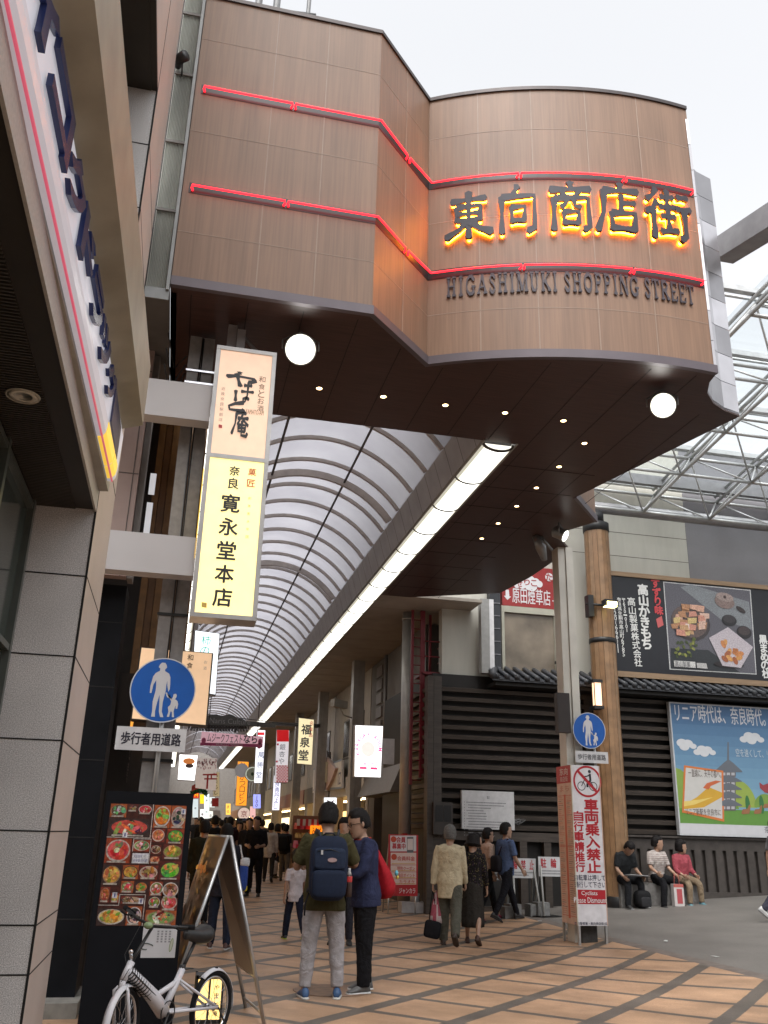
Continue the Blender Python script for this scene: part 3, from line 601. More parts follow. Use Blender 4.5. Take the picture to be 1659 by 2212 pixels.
# ------------------------------------------------------------------ granite-fronted building at left with its canopy sign
GR = pm('grey_granite', (.66, .64, .63), .55, ns=170, amp=.55, ns2=1.4, amp2=.14)
GRL = pm('pale_granite_side', (.60, .51, .455), .5, ns=200, amp=.16, ns2=2, amp2=.06)
JN = pm('dark_joint', (.015, .014, .013), .8)
XA, YA, YB = -.72, 6.25, 7.42
gb = thing('granite_building', 'near shop building with speckled grey granite pier and dark slatted canopy soffit', 'building', (XA-.3, YA, 0))
mb = MB(); mb.box((-1.15, YA, -.1), (XA-.004, YB-.02, 7.5)); mb.build('granite_pier', GR, gb)
mb = MB(); mb.box((XA-.0035, YA+.004, -.1), (XA, YB, 16)); mb.build('pier_side', GRL, gb)
JZ = [on(215, y_, 'Y', YA)[2] for y_ in ()]
zj = []
for (px, py) in [(215, 1247.5), (166, 1419), (137.5, 1600), (107, 1796), (78, 1999), (62, 2106)]: zj.append(on(px, py, 'Y', YA)[2])
zj += [on(600, 1/1, 'Y', YA)[2]*0+4.2, 4.85, 5.5, on(q_[0], q_[1], 'Y', YA)[2]] if False else [4.2, 4.95, 5.62, 6.28, 6.92]
mb = MB()
for z in zj: mb.box((-1.15, YA-.0025, z-.0045), (XA-.004, YA+.01, z+.0045)); mb.box((XA-.01, YA+.004, z-.004), (XA+.0022, YB, z+.004))
mb.box((XA-.012, YA-.003, -.1), (XA+.0026, YA+.006, 16)); mb.build('panel_joint', JN, gb)
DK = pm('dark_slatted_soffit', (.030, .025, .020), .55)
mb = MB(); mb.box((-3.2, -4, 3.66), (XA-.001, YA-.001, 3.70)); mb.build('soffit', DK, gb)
mb = MB(); y = -1
while y < YA-.02: mb.box((-1.13, y, 3.648), (-.86, y+.012, 3.658)); y += .028
mb.build('soffit_slat', pm('dark_slat', (.05, .043, .035), .5), gb)
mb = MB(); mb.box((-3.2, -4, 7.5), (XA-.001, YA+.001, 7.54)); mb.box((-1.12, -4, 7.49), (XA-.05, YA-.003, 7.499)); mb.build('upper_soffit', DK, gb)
mb = MB(); mb.box((-1.15, -4, 7.541), (XA, YA, 16)); mb.build('upper_wall', GRL, gb)
mb = MB(); mb.box((-.735, -4, 3.645), (XA, YA-.002, 5.0)); mb.build('beam', pm('beige_beam', (.47, .455, .42), .55, ns=60, amp=.1), gb)
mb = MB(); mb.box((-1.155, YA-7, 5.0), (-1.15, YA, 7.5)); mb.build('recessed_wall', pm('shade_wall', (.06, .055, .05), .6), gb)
mb = MB(); c0 = on(50, 853, 'Z', 3.648); mb.lathe((c0[0], c0[1], 3.640), [(.078, 0), (.085, -.004), (.088, .003)], 24); mb.lathe((c0[0], c0[1], 3.638), [(.002, .002), (.045, .002), (.05, -.002), (.079, 0)], 24)
dlo = mb.build('downlight', pm('cream_trim', (.62, .58, .48), .5), gb)
GLS = pm('green_grey_glass', (.05, .062, .055), .12, ns=1.2, amp=.4, spec=.8)
mb = MB(); mb.box((-1.22, -4, 0), (-1.16, YA-.002, 3.66)); mb.build('shop_glass', GLS, gb)
FRM = pm('greenish_frame', (.14, .155, .14), .35, .5)
mb = MB()
for y0 in (6.16, 5.1, 4.1, 3.1, 2.1): mb.box((-1.16, y0-.03, 0), (-1.115, y0+.03, 3.655))
for z in (2.05, 2.62, 3.6): mb.box((-1.16, -3, z-.02), (-1.12, 6.12, z+.02))
mb.build('glass_frame', FRM, gb)
def drift(X, Y): return X+.022*(Y-6.25)
def extr(mb, prof, ya, yb, n=1, col=(1, 1, 1)):
    vs = [(drift(x, y), y, z) for y in (ya, yb) for x, z in prof]; k = len(prof)
    mb.add(vs, [(i, (i+1) % k, k+(i+1) % k, k+i) for i in range(k)]+[tuple(range(k))[::-1], tuple(range(k, 2*k))], col)
cs = thing('canopy_sign', 'long white fascia sign with raised navy letters and thin red neon at upper left', 'sign', (-.6, 4, 3.8))
mb = MB(); extr(mb, [(-.715, 3.785), (-.652, 3.79), (-.648, 3.84), (-.715, 3.86)], -3, 6.2); mb.build('bottom_frame', pm('beige_frame', (.40, .385, .34), .5, ns=5, amp=.12), cs)
WS = attr_mat('white_acrylic', .35, .3, .02)  # acrylic given a faint glow of its own to lighten the sign
mb = MB(); extr(mb, [(-.645, 3.80), (-.612, 3.802), (-.594, 3.83), (-.588, 3.87), (-.588, 3.905), (-.645, 3.91)], -3, 6.02, col=(.52, .50, .54)); mb.build('rounded_base', WS, cs)
mb = MB(); extr(mb, [(-.70, 3.912), (-.596, 3.908), (-.590, 4.185), (-.70, 4.19)], -3, 6.1, col=(.62, .62, .68)); mb.build('letter_panel', WS, cs)
mb = MB(); pts = [(drift(-.612, y), y, 3.797) for y in np.linspace(-2, 6.0, 5)]; mb.tube(pts, .007, 6); mb.build('neon_line', em('dim_red_neon', (.62, .10, .16), .45), cs)
mb = MB(); extr(mb, [(-.71, 4.192), (-.588, 4.20), (-.455, 4.245), (-.455, 4.72), (-.71, 4.75)], -3, 6.0); mb.build('canopy_box', pm('khaki_box', (.34, .31, .235), .5, ns=4, amp=.14), cs)
NV = (.018, .022, .06)
_f = lambda u, v, w: np.array([drift(-.592, u)+w, u, v])
def kana(mb, ch, y0, y1, z0, z1):
    V, F = glyph(ch, .035); lo, hi = V.min(0), V.max(0); s_ = (hi-lo); n = len(V)
    P = [(y0+(p[0]-lo[0])/s_[0]*(y1-y0), z0+(p[1]-lo[1])/s_[1]*(z1-z0)) for p in V]
    fr_ = [_f(a, b, .026) for a, b in P]; bk = [_f(a, b, .004) for a, b in P]
    from collections import Counter
    ed = Counter(); 
    for f in F:
        for i in range(len(f)): ed[(f[i], f[(i+1) % len(f)])] += 1
    fs = list(F)+[(b, a, a+n, b+n) for (a, b) in ed if (b, a) not in ed]
    mb.add(fr_+bk, fs, NV)
yk = 1.70
for ch in 'ダイコクドラッグ':
    w_ = .445; mb = MB(); kana(mb, ch, yk, yk+w_*.96, 3.925, 4.172); mb.build('raised_character', pm('navy_acrylic', (.028, .042, .14), .25), cs); yk += w_
mb = MB(); mb.fbox(Fr((drift(-.588, 5.3), 5.3, 3.93), (0, 1, 0), (0, 0, 1)), 0, 0, .62, .24, 0, .012, (.05, .05, .12)); mb.build('end_panel', PAINT, cs)
mb = MB()
for a, b in ((5.25, 5.72), (5.74, 5.95)): extr(mb, [(-.640, 3.795), (-.612, 3.797), (-.590, 3.828), (-.583, 3.87), (-.583, 3.9), (-.60, 3.9)], a, b, col=lin(236, 196, 70))
mb.build('yellow_panel', attr_mat('yellow_acrylic', .35, .5, .02), cs)
# pink tiled wall and the things between the pier and the gate
PK = pm('pink_tile_wall', (.36, .265, .235), .5, ns=5, amp=.06)
pw = thing('pink_panel_wall', 'pinkish panelled upper wall behind the white sign brackets', 'wall', (-1.2, 8.95, 3.9))
mb = MB(); mb.box((-2.4, 8.9, 3.9), (-.66, 9.05, 9.0)); mb.build('wall_panel', PK, pw)
mb = MB()
for z in (4.35, 5.0, 5.62, 6.2): mb.box((-2.4, 8.897, z-.005), (-.66, 8.91, z+.005))
mb.box((-.72, 8.896, 3.9), (-.71, 8.91, 6.45)); mb.build('panel_joint', pm('brown_joint', (.10, .08, .07), .7), pw)
mb = MB(); mb.box((-.655, 8.98, 3.9), (-.60, 9.2, 6.45)); mb.build('edge_trim', pm('grey_trim2', (.2, .18, .165), .5), pw)
bw = thing('black_panel_wall', 'tall black panelled shop wall right of the granite pier', 'wall', (-1.2, 9.3, 0))
BKW = pm('black_panel', (.007, .0078, .010), .5, spec=.12, ns=3, amp=.3)
mb = MB(); mb.box((-2.4, 9.25, .12), (-.655, 9.75, 3.89)); mb.build('panel', BKW, bw)
mb = MB()
for z in (.75, 1.45, 2.15, 2.85, 3.5): mb.box((-2.4, 9.247, z-.004), (-.655, 9.26, z+.004))
mb.build('panel_joint', JN, bw)
mb = MB(); mb.box((-2.4, 8.95, -.05), (-.6, 9.7, .12)); mb.build('step', pm('concrete_step', (.22, .21, .19), .8, ns=12, amp=.2), bw)
# brown boarded wall in the gap, seen behind the steel column
mb = MB()
for k in range(7):
    x = -.60+k*.085; mb.box((x, 10.6+.01*(k % 2), 3.0), (x+.08, 10.7, 6.45), [(.17, .085, .03), (.13, .06, .022)][k % 2])
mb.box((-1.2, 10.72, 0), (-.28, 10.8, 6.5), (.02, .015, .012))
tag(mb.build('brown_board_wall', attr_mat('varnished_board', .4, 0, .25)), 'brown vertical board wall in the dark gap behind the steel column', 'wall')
mb = MB()
for i, (z0, z1) in enumerate(((4.55, 4.95), (5.05, 5.3))): mb.box((-.585, 9.6, z0), (-.52, 9.62, z1), (.75, .75, .78))
tag(mb.build('white_banner', attr_mat('white_banner_cloth', .6, .35, .05)), 'small white banner glimpsed in the gap between pink wall and steel column', 'banner')
mb = MB()
for k in range(3): mb.tube([(-.5, 8.2, 6.3-.18*k), (-.42, 8.6, 6.12-.2*k), (-.3, 8.45, 6.2-.1*k)], .008, 5)
tag(mb.build('drooping_cable', BLK), 'thin black cables drooping under the left end of the gate', 'cable')
# ------------------------------------------------------------------ picture-plane measuring on real walls
def PYf(Y):
    def f(x, y): p = on(x, y, 'Y', Y); return (p[0], p[2])
    return f
def PXm(X):
    def f(x, y): p = on(x, y, 'X', X); return (-p[1], p[2])
    return f
def pxpoly(mb, fr, f, pts, w, col): mb.flat(fr, [f(*p) for p in pts], w, col)
def pxtext(mb, s, fr, f, x0, y0, x1, y1, w, col, off=.02, keep=False):
    a = f(x0, y1); b = f(x1, y0); mb.text(s, fr, a[0], a[1], b[0], b[1], w, col, off, keep=keep)
def pxv(mb, s, fr, f, xt, yt, xb, yb, wpx, w, col, off=.02, keep=True):
    n = len(s)
    for i, ch in enumerate(s):
        if ch == ' ': continue
        t0, t1 = i/n, (i+1)/n; x = xt+(xb-xt)*(t0+t1)/2; ya, yb_ = yt+(yb-yt)*t0, yt+(yb-yt)*t1; m = (yb_-ya)*.06
        pxtext(mb, ch, fr, f, x-wpx/2, ya+m, x+wpx/2, yb_-m, w, col, off, keep)
FY0 = lambda Y: FY(0, Y, 0)
# ------------------------------------------------------------------ dark timber-slatted building at right
TIM = pm('dark_timber', (.058, .046, .038), .5, ns=6, amp=.3, stretch=(.4, 4, 4)); TIMB = pm('black_timber', (.013, .011, .010), .6, ns=3, amp=.3)
sb = thing('slatted_building', 'long dark timber building with horizontal louvre slats and a grey tiled eave', 'building', (12, 19.2, 0))
mb = MB(); mb.box((5.45, 19.22, -.3), (40, 24, 5.0)); mb.build('wall', TIMB, sb)
mb = MB(); z = 1.72
while z < 4.75:
    for x0, x1 in ((5.6, 40),):
        mb.add([(x0, 19.05, z), (x1, 19.05, z), (x1, 19.03, z+.085), (x0, 19.03, z+.085), (x0, 19.215, z+.12), (x1, 19.215, z+.12), (x1, 19.215, z+.01), (x0, 19.215, z+.01)], [(0, 1, 2, 3), (3, 2, 5, 4), (0, 7, 6, 1), (0, 3, 4, 7), (1, 6, 5, 2)])
    mb.add([(5.32, 19.3, z), (5.32, 21.0, z), (5.30, 21.0, z+.085), (5.30, 19.3, z+.085), (5.448, 19.3, z+.12), (5.448, 21.0, z+.12), (5.448, 21.0, z+.01), (5.448, 19.3, z+.01)], [(0, 1, 2, 3), (3, 2, 5, 4), (0, 7, 6, 1), (0, 3, 4, 7), (1, 6, 5, 2)])
    z += .205
mb.build('louvre_slat', TIM, sb)
for a_, b_ in (((5.42, 19.0, 0), (5.6, 19.2, 4.9)), ((9.0, 19.06, 1.6), (9.2, 19.2, 4.8)), ((5.28, 18.98, .0), (5.41, 19.25, 4.9))): mb = MB(); mb.box(a_, b_); mb.build('post', TIM, sb)
BASEM = pm('grey_brown_base_boards', (.060, .050, .044), .55, ns=8, amp=.2)
mb = MB(); x = 9.6
mb.box((9.3, 19.0, 1.42), (40, 19.2, 1.66)); mb.box((9.3, 18.97, -.2), (40, 19.2, .56)); mb.box((9.3, 19.08, .5), (40, 19.19, 1.42), )
while x < 24: mb.box((x, 18.99, .56), (x+.17, 19.1, 1.42)); x += .262
mb.box((9.2, 18.93, 1.66), (40, 19.2, 1.70)); mb.build('base_boards', BASEM, sb)
mb = MB(); mb.box((5.6, 19.0, -.1), (9.2, 19.2, .22)); mb.box((5.6, 19.02, 1.50), (9.2, 19.2, 1.68))
for x in (5.6, 6.25, 7.35, 7.9, 8.5): mb.box((x, 19.03, .2), (x+.16, 19.19, 1.5))
mb.build('base_panel', TIM, sb)
# tiled eave
TILE = pm('grey_roof_tile', (.055, .058, .066), .45, ns=20, amp=.25)
mb = MB(); fe = PYf(18.55); xe0 = on(1062, 1462, 'Y', 18.55)[0]
mb.add([(xe0, 18.5, 4.86), (40, 18.5, 4.86), (40, 19.3, 5.2), (xe0+.35, 19.3, 5.2), (xe0, 18.5, 4.80), (40, 18.5, 4.80), (40, 19.3, 4.9), (xe0+.35, 19.3, 4.9)], [(0, 1, 2, 3), (4, 7, 6, 5), (0, 4, 5, 1), (0, 3, 7, 4)])
x = xe0+.1
while x < 22:
    mb.tube([(x, 18.46, 4.90), (x+.0, 19.25, 5.235)], .05, 6); mb.tube([(x+.0, 18.455, 4.895), (x, 18.5, 4.91)], .062, 8); mb.box((x+.06, 18.47, 4.83), (x+.16, 18.5, 4.875)); x += .235
mb.tube([(xe0-.02, 18.44, 4.9), (xe0+.36, 19.28, 5.25)], .08, 7); mb.build('eave_roof', TILE, sb)
mb = MB(); mb.box((xe0+.1, 18.6, 4.72), (40, 19.2, 4.798)); mb.build('eave_board', TIMB, sb)
# utility box on the slats
mb = MB(); f = PYf(18.9); a = f(935, 1802); b = f(977, 1734); mb.box((a[0], 18.86, a[1]), (b[0], 19.03, b[1]), (.035, .028, .025)); mb.box((a[0]+.04, 18.852, a[1]+.25), (a[0]+.2, 18.862, b[1]-.06), (.004, .004, .005)); mb.box((b[0]-.2, 18.852, a[1]+.25), (b[0]-.04, 18.862, b[1]-.06), (.004, .004, .005))
tag(mb.build('meter_box', PAINT2 := attr_mat('brown_painted_box', .4, 0, .15)), 'dark brown meter box on the slatted wall left of the white notice board', 'meter box')
# upper walls above the eave
uw = thing('upper_white_wall', 'off-white panelled upper wall above the tiled eave beside the grey wall', 'wall', (9, 19.35, 5))
xs_ = on(1482, 1150, 'Y', 19.32)[0]
mb = MB(); mb.box((5.7, 19.34, 4.9), (xs_, 19.6, 11.4)); mb.build('wall_panel', pm('off_white_panel', (.56, .55, .49), .55, ns=2, amp=.06, stretch=(3, 1, .4)), uw)
mb = MB()
for z in (8.24, 8.86, 9.6): mb.box((8.8, 19.337, z-.006), (xs_, 19.35, z+.006))
mb.build('joint', pm('brown_joint', (.10, .08, .07), .7), uw)
mb = MB(); mb.box((xs_+.001, 19.33, 4.9), (40, 19.6, 11.4)); tag(mb.build('upper_grey_wall', pm('lilac_grey_wall', (.255, .25, .265), .6, ns=1.5, amp=.06, ns2=60, amp2=.06)), 'plain lilac-grey upper wall right of the off-white panels', 'wall')
# food billboard
bb = thing('food_billboard', 'long black billboard with white brush lettering and a framed photo of rice crackers', 'billboard', (12, 18.95, 5.3))
f = PYf(18.9); fr = FY0(18.9)
TLz, BLz = f(1291, 1240)[1], f(1302, 1447)[1]; X0, X1 = f(1291, 1240)[0]-.05, 16.0
mb = MB(); mb.box((X0, 18.92, BLz), (X1, 19.3, TLz)); mb.build('panel', pm('black_gloss', (.012, .013, .018), .3), bb)
mb = MB(); mb.box((X0-.06, 18.88, TLz), (X1, 19.3, TLz+.11)); mb.box((X0-.06, 18.88, BLz-.13), (X1, 19.3, BLz)); mb.box((X0-.06, 18.88, BLz), (X0, 19.3, TLz)); mb.build('wood_frame', pm('tan_wood_frame', (.30, .20, .12), .5, ns=6, amp=.12, stretch=(.4, 4, 4)), bb)
mb = MB(); W_ = (.78, .78, .76); w = .012
pv = lambda s, xt, yt, xb, yb, wp, col=W_, off=.02: pxv(mb, s, FY0(18.92), f, xt, yt, xb, yb, wp, w, col, off)
pv('高山かきもち', 1388, 1262, 1398, 1402, 26, W_, .05)
pv('高山製菓株式会社', 1363, 1290, 1380, 1440, 15, W_, .02)
pv('〒630-0101', 1347, 1292, 1355, 1365, 7); pv('奈良県生駒市高山町6785', 1337, 1290, 1348, 1418, 8)
pv('0120(666)11', 1327, 1300, 1336, 1410, 8); pv('0570(066)068', 1318, 1310, 1327, 1412, 8)
pv('黒まめの杜', 1648, 1372, 1656, 1465, 22, W_, .05)
mb.rect(FY0(18.92), f(1300, 1290)[0], f(1312, 1434)[1], f(1300, 1290)[0]+.13, f(1302, 1290)[1], .006, (.75, .75, .74))
pxv(mb, '全国発送承ります', FY0(18.92), f, 1305, 1320, 1313, 1430, 8, .012, (.5, .03, .04), .01)
pxv(mb, 'すずり味', FY0(18.92), f, 1415, 1250, 1425, 1328, 17, .012, (.62, .06, .07), .05)
mb.prism(FY0(18.92), [f(1418, 1337), f(1430, 1330), f(1434, 1350), f(1422, 1356)], .004, .008, (.6, .12, .12))
mb.build('lettering', PRINT, bb)
mb = MB(); F2 = FY0(18.915); pol = lambda pts, w, c: mb.flat(F2, [f(*p) for p in pts], w, lin(c))
pol([(1433, 1256), (1622, 1274), (1635, 1457), (1447, 1446)], .004, (205, 205, 205)); pol([(1435, 1258), (1620, 1276), (1633, 1455), (1449, 1444)], .007, (92, 90, 98))
pol([(1449, 1400), (1530, 1404), (1600, 1453), (1449, 1444)], .010, (38, 42, 46)); pol([(1470, 1268), (1492, 1262), (1618, 1300), (1625, 1360), (1560, 1340)], .010, (128, 132, 136))
E2 = lambda x, y, rx, ry, w, c, rot=0: mb.ell(F2, *f(x, y), rx*.0101, ry*.0101, w, w, lin(c), 20, rot)
E2(1492, 1345, 52, 44, .014, (60, 52, 54)); E2(1490, 1342, 48, 40, .017, (96, 80, 76))
rr = random.Random(3)
for k in range(26):
    a = rr.random()*6.28; q_ = rr.random()**.5; x, y = 1486+38*q_*math.cos(a), 1340+33*q_*math.sin(a); c = rr.choice([(206, 160, 138), (214, 178, 160), (190, 150, 110), (222, 205, 196), (176, 128, 92), (205, 178, 120), (200, 140, 120)])
    pts = [(x+rr.uniform(-11, -5), y+rr.uniform(-8, -4)), (x+rr.uniform(5, 12), y+rr.uniform(-8, -3)), (x+rr.uniform(5, 11), y+rr.uniform(4, 9)), (x+rr.uniform(-11, -5), y+rr.uniform(3, 8))]
    pol(pts, .019+k*.0008, c)
E2(1565, 1300, 27, 17, .02, (132, 112, 106), -.1); E2(1565, 1290, 24, 11, .022, (156, 138, 132), -.1); E2(1565, 1290, 4, 4, .024, (60, 40, 36)); E2(1600, 1317, 14, 6, .02, (50, 40, 40), -.5)
E2(1575, 1340, 20, 14, .022, (26, 24, 28)); E2(1575, 1337, 17, 10, .024, (52, 46, 50)); E2(1607, 1366, 20, 16, .022, (28, 24, 28)); E2(1607, 1363, 16, 11, .024, (64, 52, 52))
pol([(1531, 1378), (1572, 1355), (1626, 1398), (1600, 1443), (1560, 1438)], .026, (190, 180, 186)); E2(1574, 1436, 40, 8, .0255, (30, 22, 24))
for k in range(12):
    x, y = 1560+rr.random()*40, 1388+rr.random()*42; E2(x, y, 10, 6, .028+k*.0006, rr.choice([(196, 128, 74), (178, 108, 60), (208, 150, 84), (160, 92, 56)]), rr.random()*3)
for k in range(26):
    x, y = 1455+rr.random()*50, 1378+rr.random()*40-max(0, 0); E2(x, y, 5, 3, .016+k*.0004, rr.choice([(110, 116, 50), (86, 96, 40), (140, 142, 70), (60, 72, 34)]), rr.random()*3)
pol([(1455, 1427), (1501, 1430), (1502, 1443), (1456, 1440)], .03, (205, 203, 200)); pol([(1504, 1432), (1525, 1433), (1528, 1445), (1505, 1443)], .03, (180, 178, 176))
pxtext(mb, '高山製菓', F2, f, 1458, 1430, 1490, 1440, .033, (.05, .05, .06), .0)
mb.build('photo_print', FOOD, bb)
# tobacco shop sign, window, downpipes
ts = thing('tobacco_shop_sign', 'red sign board with white cloud bubbles and shop name above a window', 'sign', (8, 19.2, 6.9)); f = PYf(19.2); F3 = FY0(19.2)
a, b = f(1085, 1307), f(1225, 1232)
mb = MB(); mb.box((a[0]-.0, 19.2, a[1]), (b[0], 19.33, b[1])); mb.build('board', pm('red_board', (.30, .025, .025), .45), ts)
mb = MB(); Wc = (.7, .7, .72)
for (x, y, r_) in [(1110, 1258, 9), (1120, 1252, 12), (1135, 1249, 12), (1146, 1254, 11), (1157, 1258, 10), (1165, 1262, 8), (1142, 1266, 10), (1153, 1268, 8), (1128, 1264, 9), (1116, 1264, 7), (1186, 1247, 10), (1205, 1256, 9)]: mb.ell(F3, *f(x, y), r_*.0103, r_*.0103, .004+.0002*x % .002, .006+(x % 13)*.0002, Wc)
for ch, x, y, s in [('よ', 1106, 1262, 10), ('せ', 1122, 1261, 12), ('り', 1138, 1258, 12), ('こ', 1153, 1260, 12), ('た', 1186, 1247, 14), ('ば', 1205, 1256, 13)]: pxtext(mb, ch, F3, f, x-s/2, y-s/2, x+s/2, y+s/2, .012, (.35, .03, .03), .03)
pxtext(mb, '原田煙草店', F3, f, 1107, 1276, 1188, 1302, .006, Wc, .01)
pol3 = lambda pts, w: mb.flat(F3, [f(*p) for p in pts], w, Wc)
pol3([(1092, 1274), (1099, 1274), (1100, 1288), (1104, 1289), (1096, 1296), (1088, 1287), (1092, 1287)], .006); pol3([(1193, 1297), (1203, 1298), (1214, 1303), (1214, 1305), (1202, 1301), (1193, 1299)], .006)
mb.build('lettering', PRINT, ts)
wn = thing('frosted_window', 'big dim shop window with curved reflections below the red tobacco sign', 'window', (8, 19.25, 5.2)); a, b = f(1086, 1455), f(1212, 1318)
mb = MB(); c0, c1 = f(1092, 1448), f(1197, 1330)
mb.box((a[0], 19.2, c1[1]), (b[0], 19.33, b[1])); mb.box((a[0], 19.2, a[1]), (b[0], 19.33, c0[1])); mb.box((a[0], 19.2, c0[1]), (c0[0], 19.33, c1[1])); mb.box((c1[0], 19.2, c0[1]), (b[0], 19.33, c1[1])); mb.build('frame', pm('cream_frame', (.40, .39, .32), .5, ns=4, amp=.1), wn)
mb = MB(); mb.box((c0[0], 19.27, c0[1]), (c1[0], 19.3, c1[1])); mb.build('glass', pm('dusty_glass', (.20, .165, .125), .3, ns=1.3, amp=.45), wn)
mb = MB(); q_ = f(1206, 1425); mb.tube([(q_[0]-.02, 19.1, q_[1]-.35), (q_[0]-.02, 19.1, q_[1]+.15)], .035, 6); mb.box((q_[0]-.12, 19.05, q_[1]-.12), (q_[0]+.04, 19.15, q_[1]-.06)); mb.tube([(q_[0]-.05, 19.18, q_[1]-.35), (q_[0]+.12, 19.1, q_[1]-.35)], .03, 6)
tag(mb.build('pipe_bracket', BLK), 'small black pipe fitting at the lower right corner of the frosted window', 'pipe')
wp = thing('white_box_sign', 'tall blank white box sign on end above the tiled eave', 'sign', (6.9, 18.9, 5)); f = PYf(18.9); a, b = f(1041, 1453), f(1066, 1295)
mb = MB(); mb.box((a[0]+.2, 18.9, a[1]), (b[0], 19.0, b[1]), (.72, .72, .74)); mb.box((a[0], 19.0, a[1]), (b[0]-.01, 19.1, b[1]), (.3, .3, .3)); mb.box((a[0], 18.905, a[1]), (a[0]+.198, 19.0, b[1]), (.30, .30, .29)); mb.build('panel', PAINT, wp)
mb = MB(); a, b = f(1067, 1453), f(1086, 1240); mb.box((a[0], 19.1, a[1]), (b[0], 19.3, b[1]), (.02, .022, .028))
for k in range(9): mb.box((a[0]+.02, 19.08, a[1]+.15+k*.3), (b[0]-.02, 19.1, a[1]+.17+k*.3), (.2, .2, .22))
tag(mb.build('cable_duct', PAINT), 'black ribbed cable duct between the white box sign and the frosted window', 'duct')
mb = MB(); mb.box((5.75, 21.2, 0), (9, 21.4, 6.5), (.05, .042, .036)); mb.box((5.75, 20.9, 4.9), (7.2, 21.2, 6.5), (.075, .066, .055)); tag(mb.build('rear_wall', PAINT), 'dim olive-brown rear wall in the recess behind the red ladder', 'wall')
# red escape ladder
rl = thing('escape_ladder', 'dark red steel escape ladder with a caged landing beside the slatted corner', 'ladder', (5.6, 19.7, 0)); f = PYf(19.6)
RED = pm('dark_red_paint', (.17, .014, .022), .45, ns=8, amp=.2)
p0, p1 = f(886, 1695), f(890, 1320); q0, q1 = f(900, 1680), f(906, 1315)
mb = MB(); mb.box((p0[0]-.03, 19.56, p0[1]), (p0[0]+.03, 19.62, 6.5)); mb.box((q0[0]+.05, 19.56, q0[1]), (q0[0]+.15, 19.64, 6.5)); r0, r1 = f(966, 1455), f(970, 1390)
mb.box((f(938, 1400)[0]-.04, 19.9, r0[1]), (f(938, 1400)[0]+.02, 19.96, 6.5)); mb.build('rail', RED, rl)
mb = MB(); z = p0[1]+.1
while z < 6.3: mb.tube([(p0[0], 19.59, z), (q0[0]+.1, 19.59, z)], .012, 5); z += .21
mb.build('rung', RED, rl)
mb = MB(); mb.box((q0[0]+.1, 19.5, r0[1]-.06), (r0[0], 20.3, r0[1])); mb.build('landing', RED, rl)
mb = MB()
for z in (r0[1]+.35, r1[1]): mb.tube([(q0[0]+.12, 19.52, z), (r0[0]-.02, 19.52, z), (r0[0]-.02, 20.3, z)], .018, 5)
for x in (r0[0]-.02, r0[0]-.45): mb.tube([(x, 19.52, r0[1]), (x, 19.52, r1[1])], .02, 5)
mb.build('guard_rail', RED, rl)

# ------------------------------------------------------------------ columns
GCOL = pm('grey_paint_column', (.36, .345, .32), .38, .2, ns=5, amp=.1)
wc = thing('white_steel_column', 'pale steel column holding the gate canopy behind the no-cycling sign', 'column', (6.45, 14.25, 0))
mb = MB(); mb.box((6.33, 14.15, gz(6.4, 14.2)), (6.46, 14.42, ZS)); mb.box((6.465, 14.12, gz(6.4, 14.2)), (6.60, 14.40, ZS)); mb.build('shaft', pm('pale_grey_paint', (.62, .60, .54), .4, .1, ns=3, amp=.1), wc)
mb = MB(); mb.box((6.42, 14.08, -.05), (6.68, 14.45, .40)); mb.build('base', pm('dark_concrete', (.055, .052, .05), .8, ns=15, amp=.25), wc)
mb = MB(); a = on(1218, 1570, 'Y', 14.1); mb.box((a[0]-.13, 14.02, a[2]-.1), (a[0]+.09, 14.15, a[2]+.55), ); mb.build('control_box', pm('dark_brown_box', (.03, .022, .02), .5), wc)
wdc = thing('wood_clad_column', 'round wood-clad column with black bands beside the black billboard', 'column', (9.3, 18.55, 0))
mb = MB(); n = 16
for k in range(n):
    a0, a1 = 2*math.pi*k/n+.012, 2*math.pi*(k+1)/n-.012; R_ = .285+.004*(k % 3); c_ = [(.24, .135, .066), (.255, .148, .074), (.23, .128, .062), (.265, .158, .082)][(k*7) % 4]
    pts = [(R_*math.cos(a0), R_*math.sin(a0)), (R_*math.cos(a1), R_*math.sin(a1)), (.2*math.cos(a1), .2*math.sin(a1)), (.2*math.cos(a0), .2*math.sin(a0))]
    mb.prism(Fr((9.3, 18.55, 0), (1, 0, 0), (0, 1, 0)), pts, .45, 8.5, c_)
mb.build('cladding', attr_mat('column_plank', .42, 0, .22, ns=5), wdc)
mb = MB(); mb.lathe((9.3, 18.55, 0), [(.27, .2), (.295, .25), (.295, .47), (.27, .5)], 24); mb.lathe((9.3, 18.55, 0), [(.2, 8.46), (.31, 8.5), (.31, 8.7), (.2, 8.75)], 24)
za = on(1270, 1378, 'Y', 18.3)[2]; mb.lathe((9.3, 18.55, za), [(.28, -.06), (.305, -.05), (.305, .05), (.28, .06)], 24); mb.lathe((9.3, 18.55, 0), [(.2, 8.7), (.2, 9.0)], 12)
mb.build('band', BLK, wdc)
sc = thing('wall_lantern', 'small dark-framed lantern glowing on the wood-clad column', 'lamp', on(1290, 1500, 'Y', 18.2)); c = ORG[sc.name]
mb = MB(); mb.box(c+(-.08, -.05, -.25), c+(.08, .06, .25)); mb.build('glow', em('lantern_glow', (1, .62, .38), 1.1), sc)
mb = MB()
for x, y in ((-.095, -.065), (.08, -.065), (-.095, .06), (.08, .06)): mb.box(c+(x, y, -.27), c+(x+.015, y+.015, .27))
mb.box(c+(-.11, -.08, .25), c+(.11, .2, .32)); mb.box(c+(-.11, -.08, -.32), c+(.11, .2, -.25)); mb.build('frame', BLK, sc)
fl2 = thing('billboard_lamp', 'small lit flood lamp on an arm aimed at the black billboard', 'floodlight', on(1318, 1308, 'Y', 18.0)); c = ORG[fl2.name]
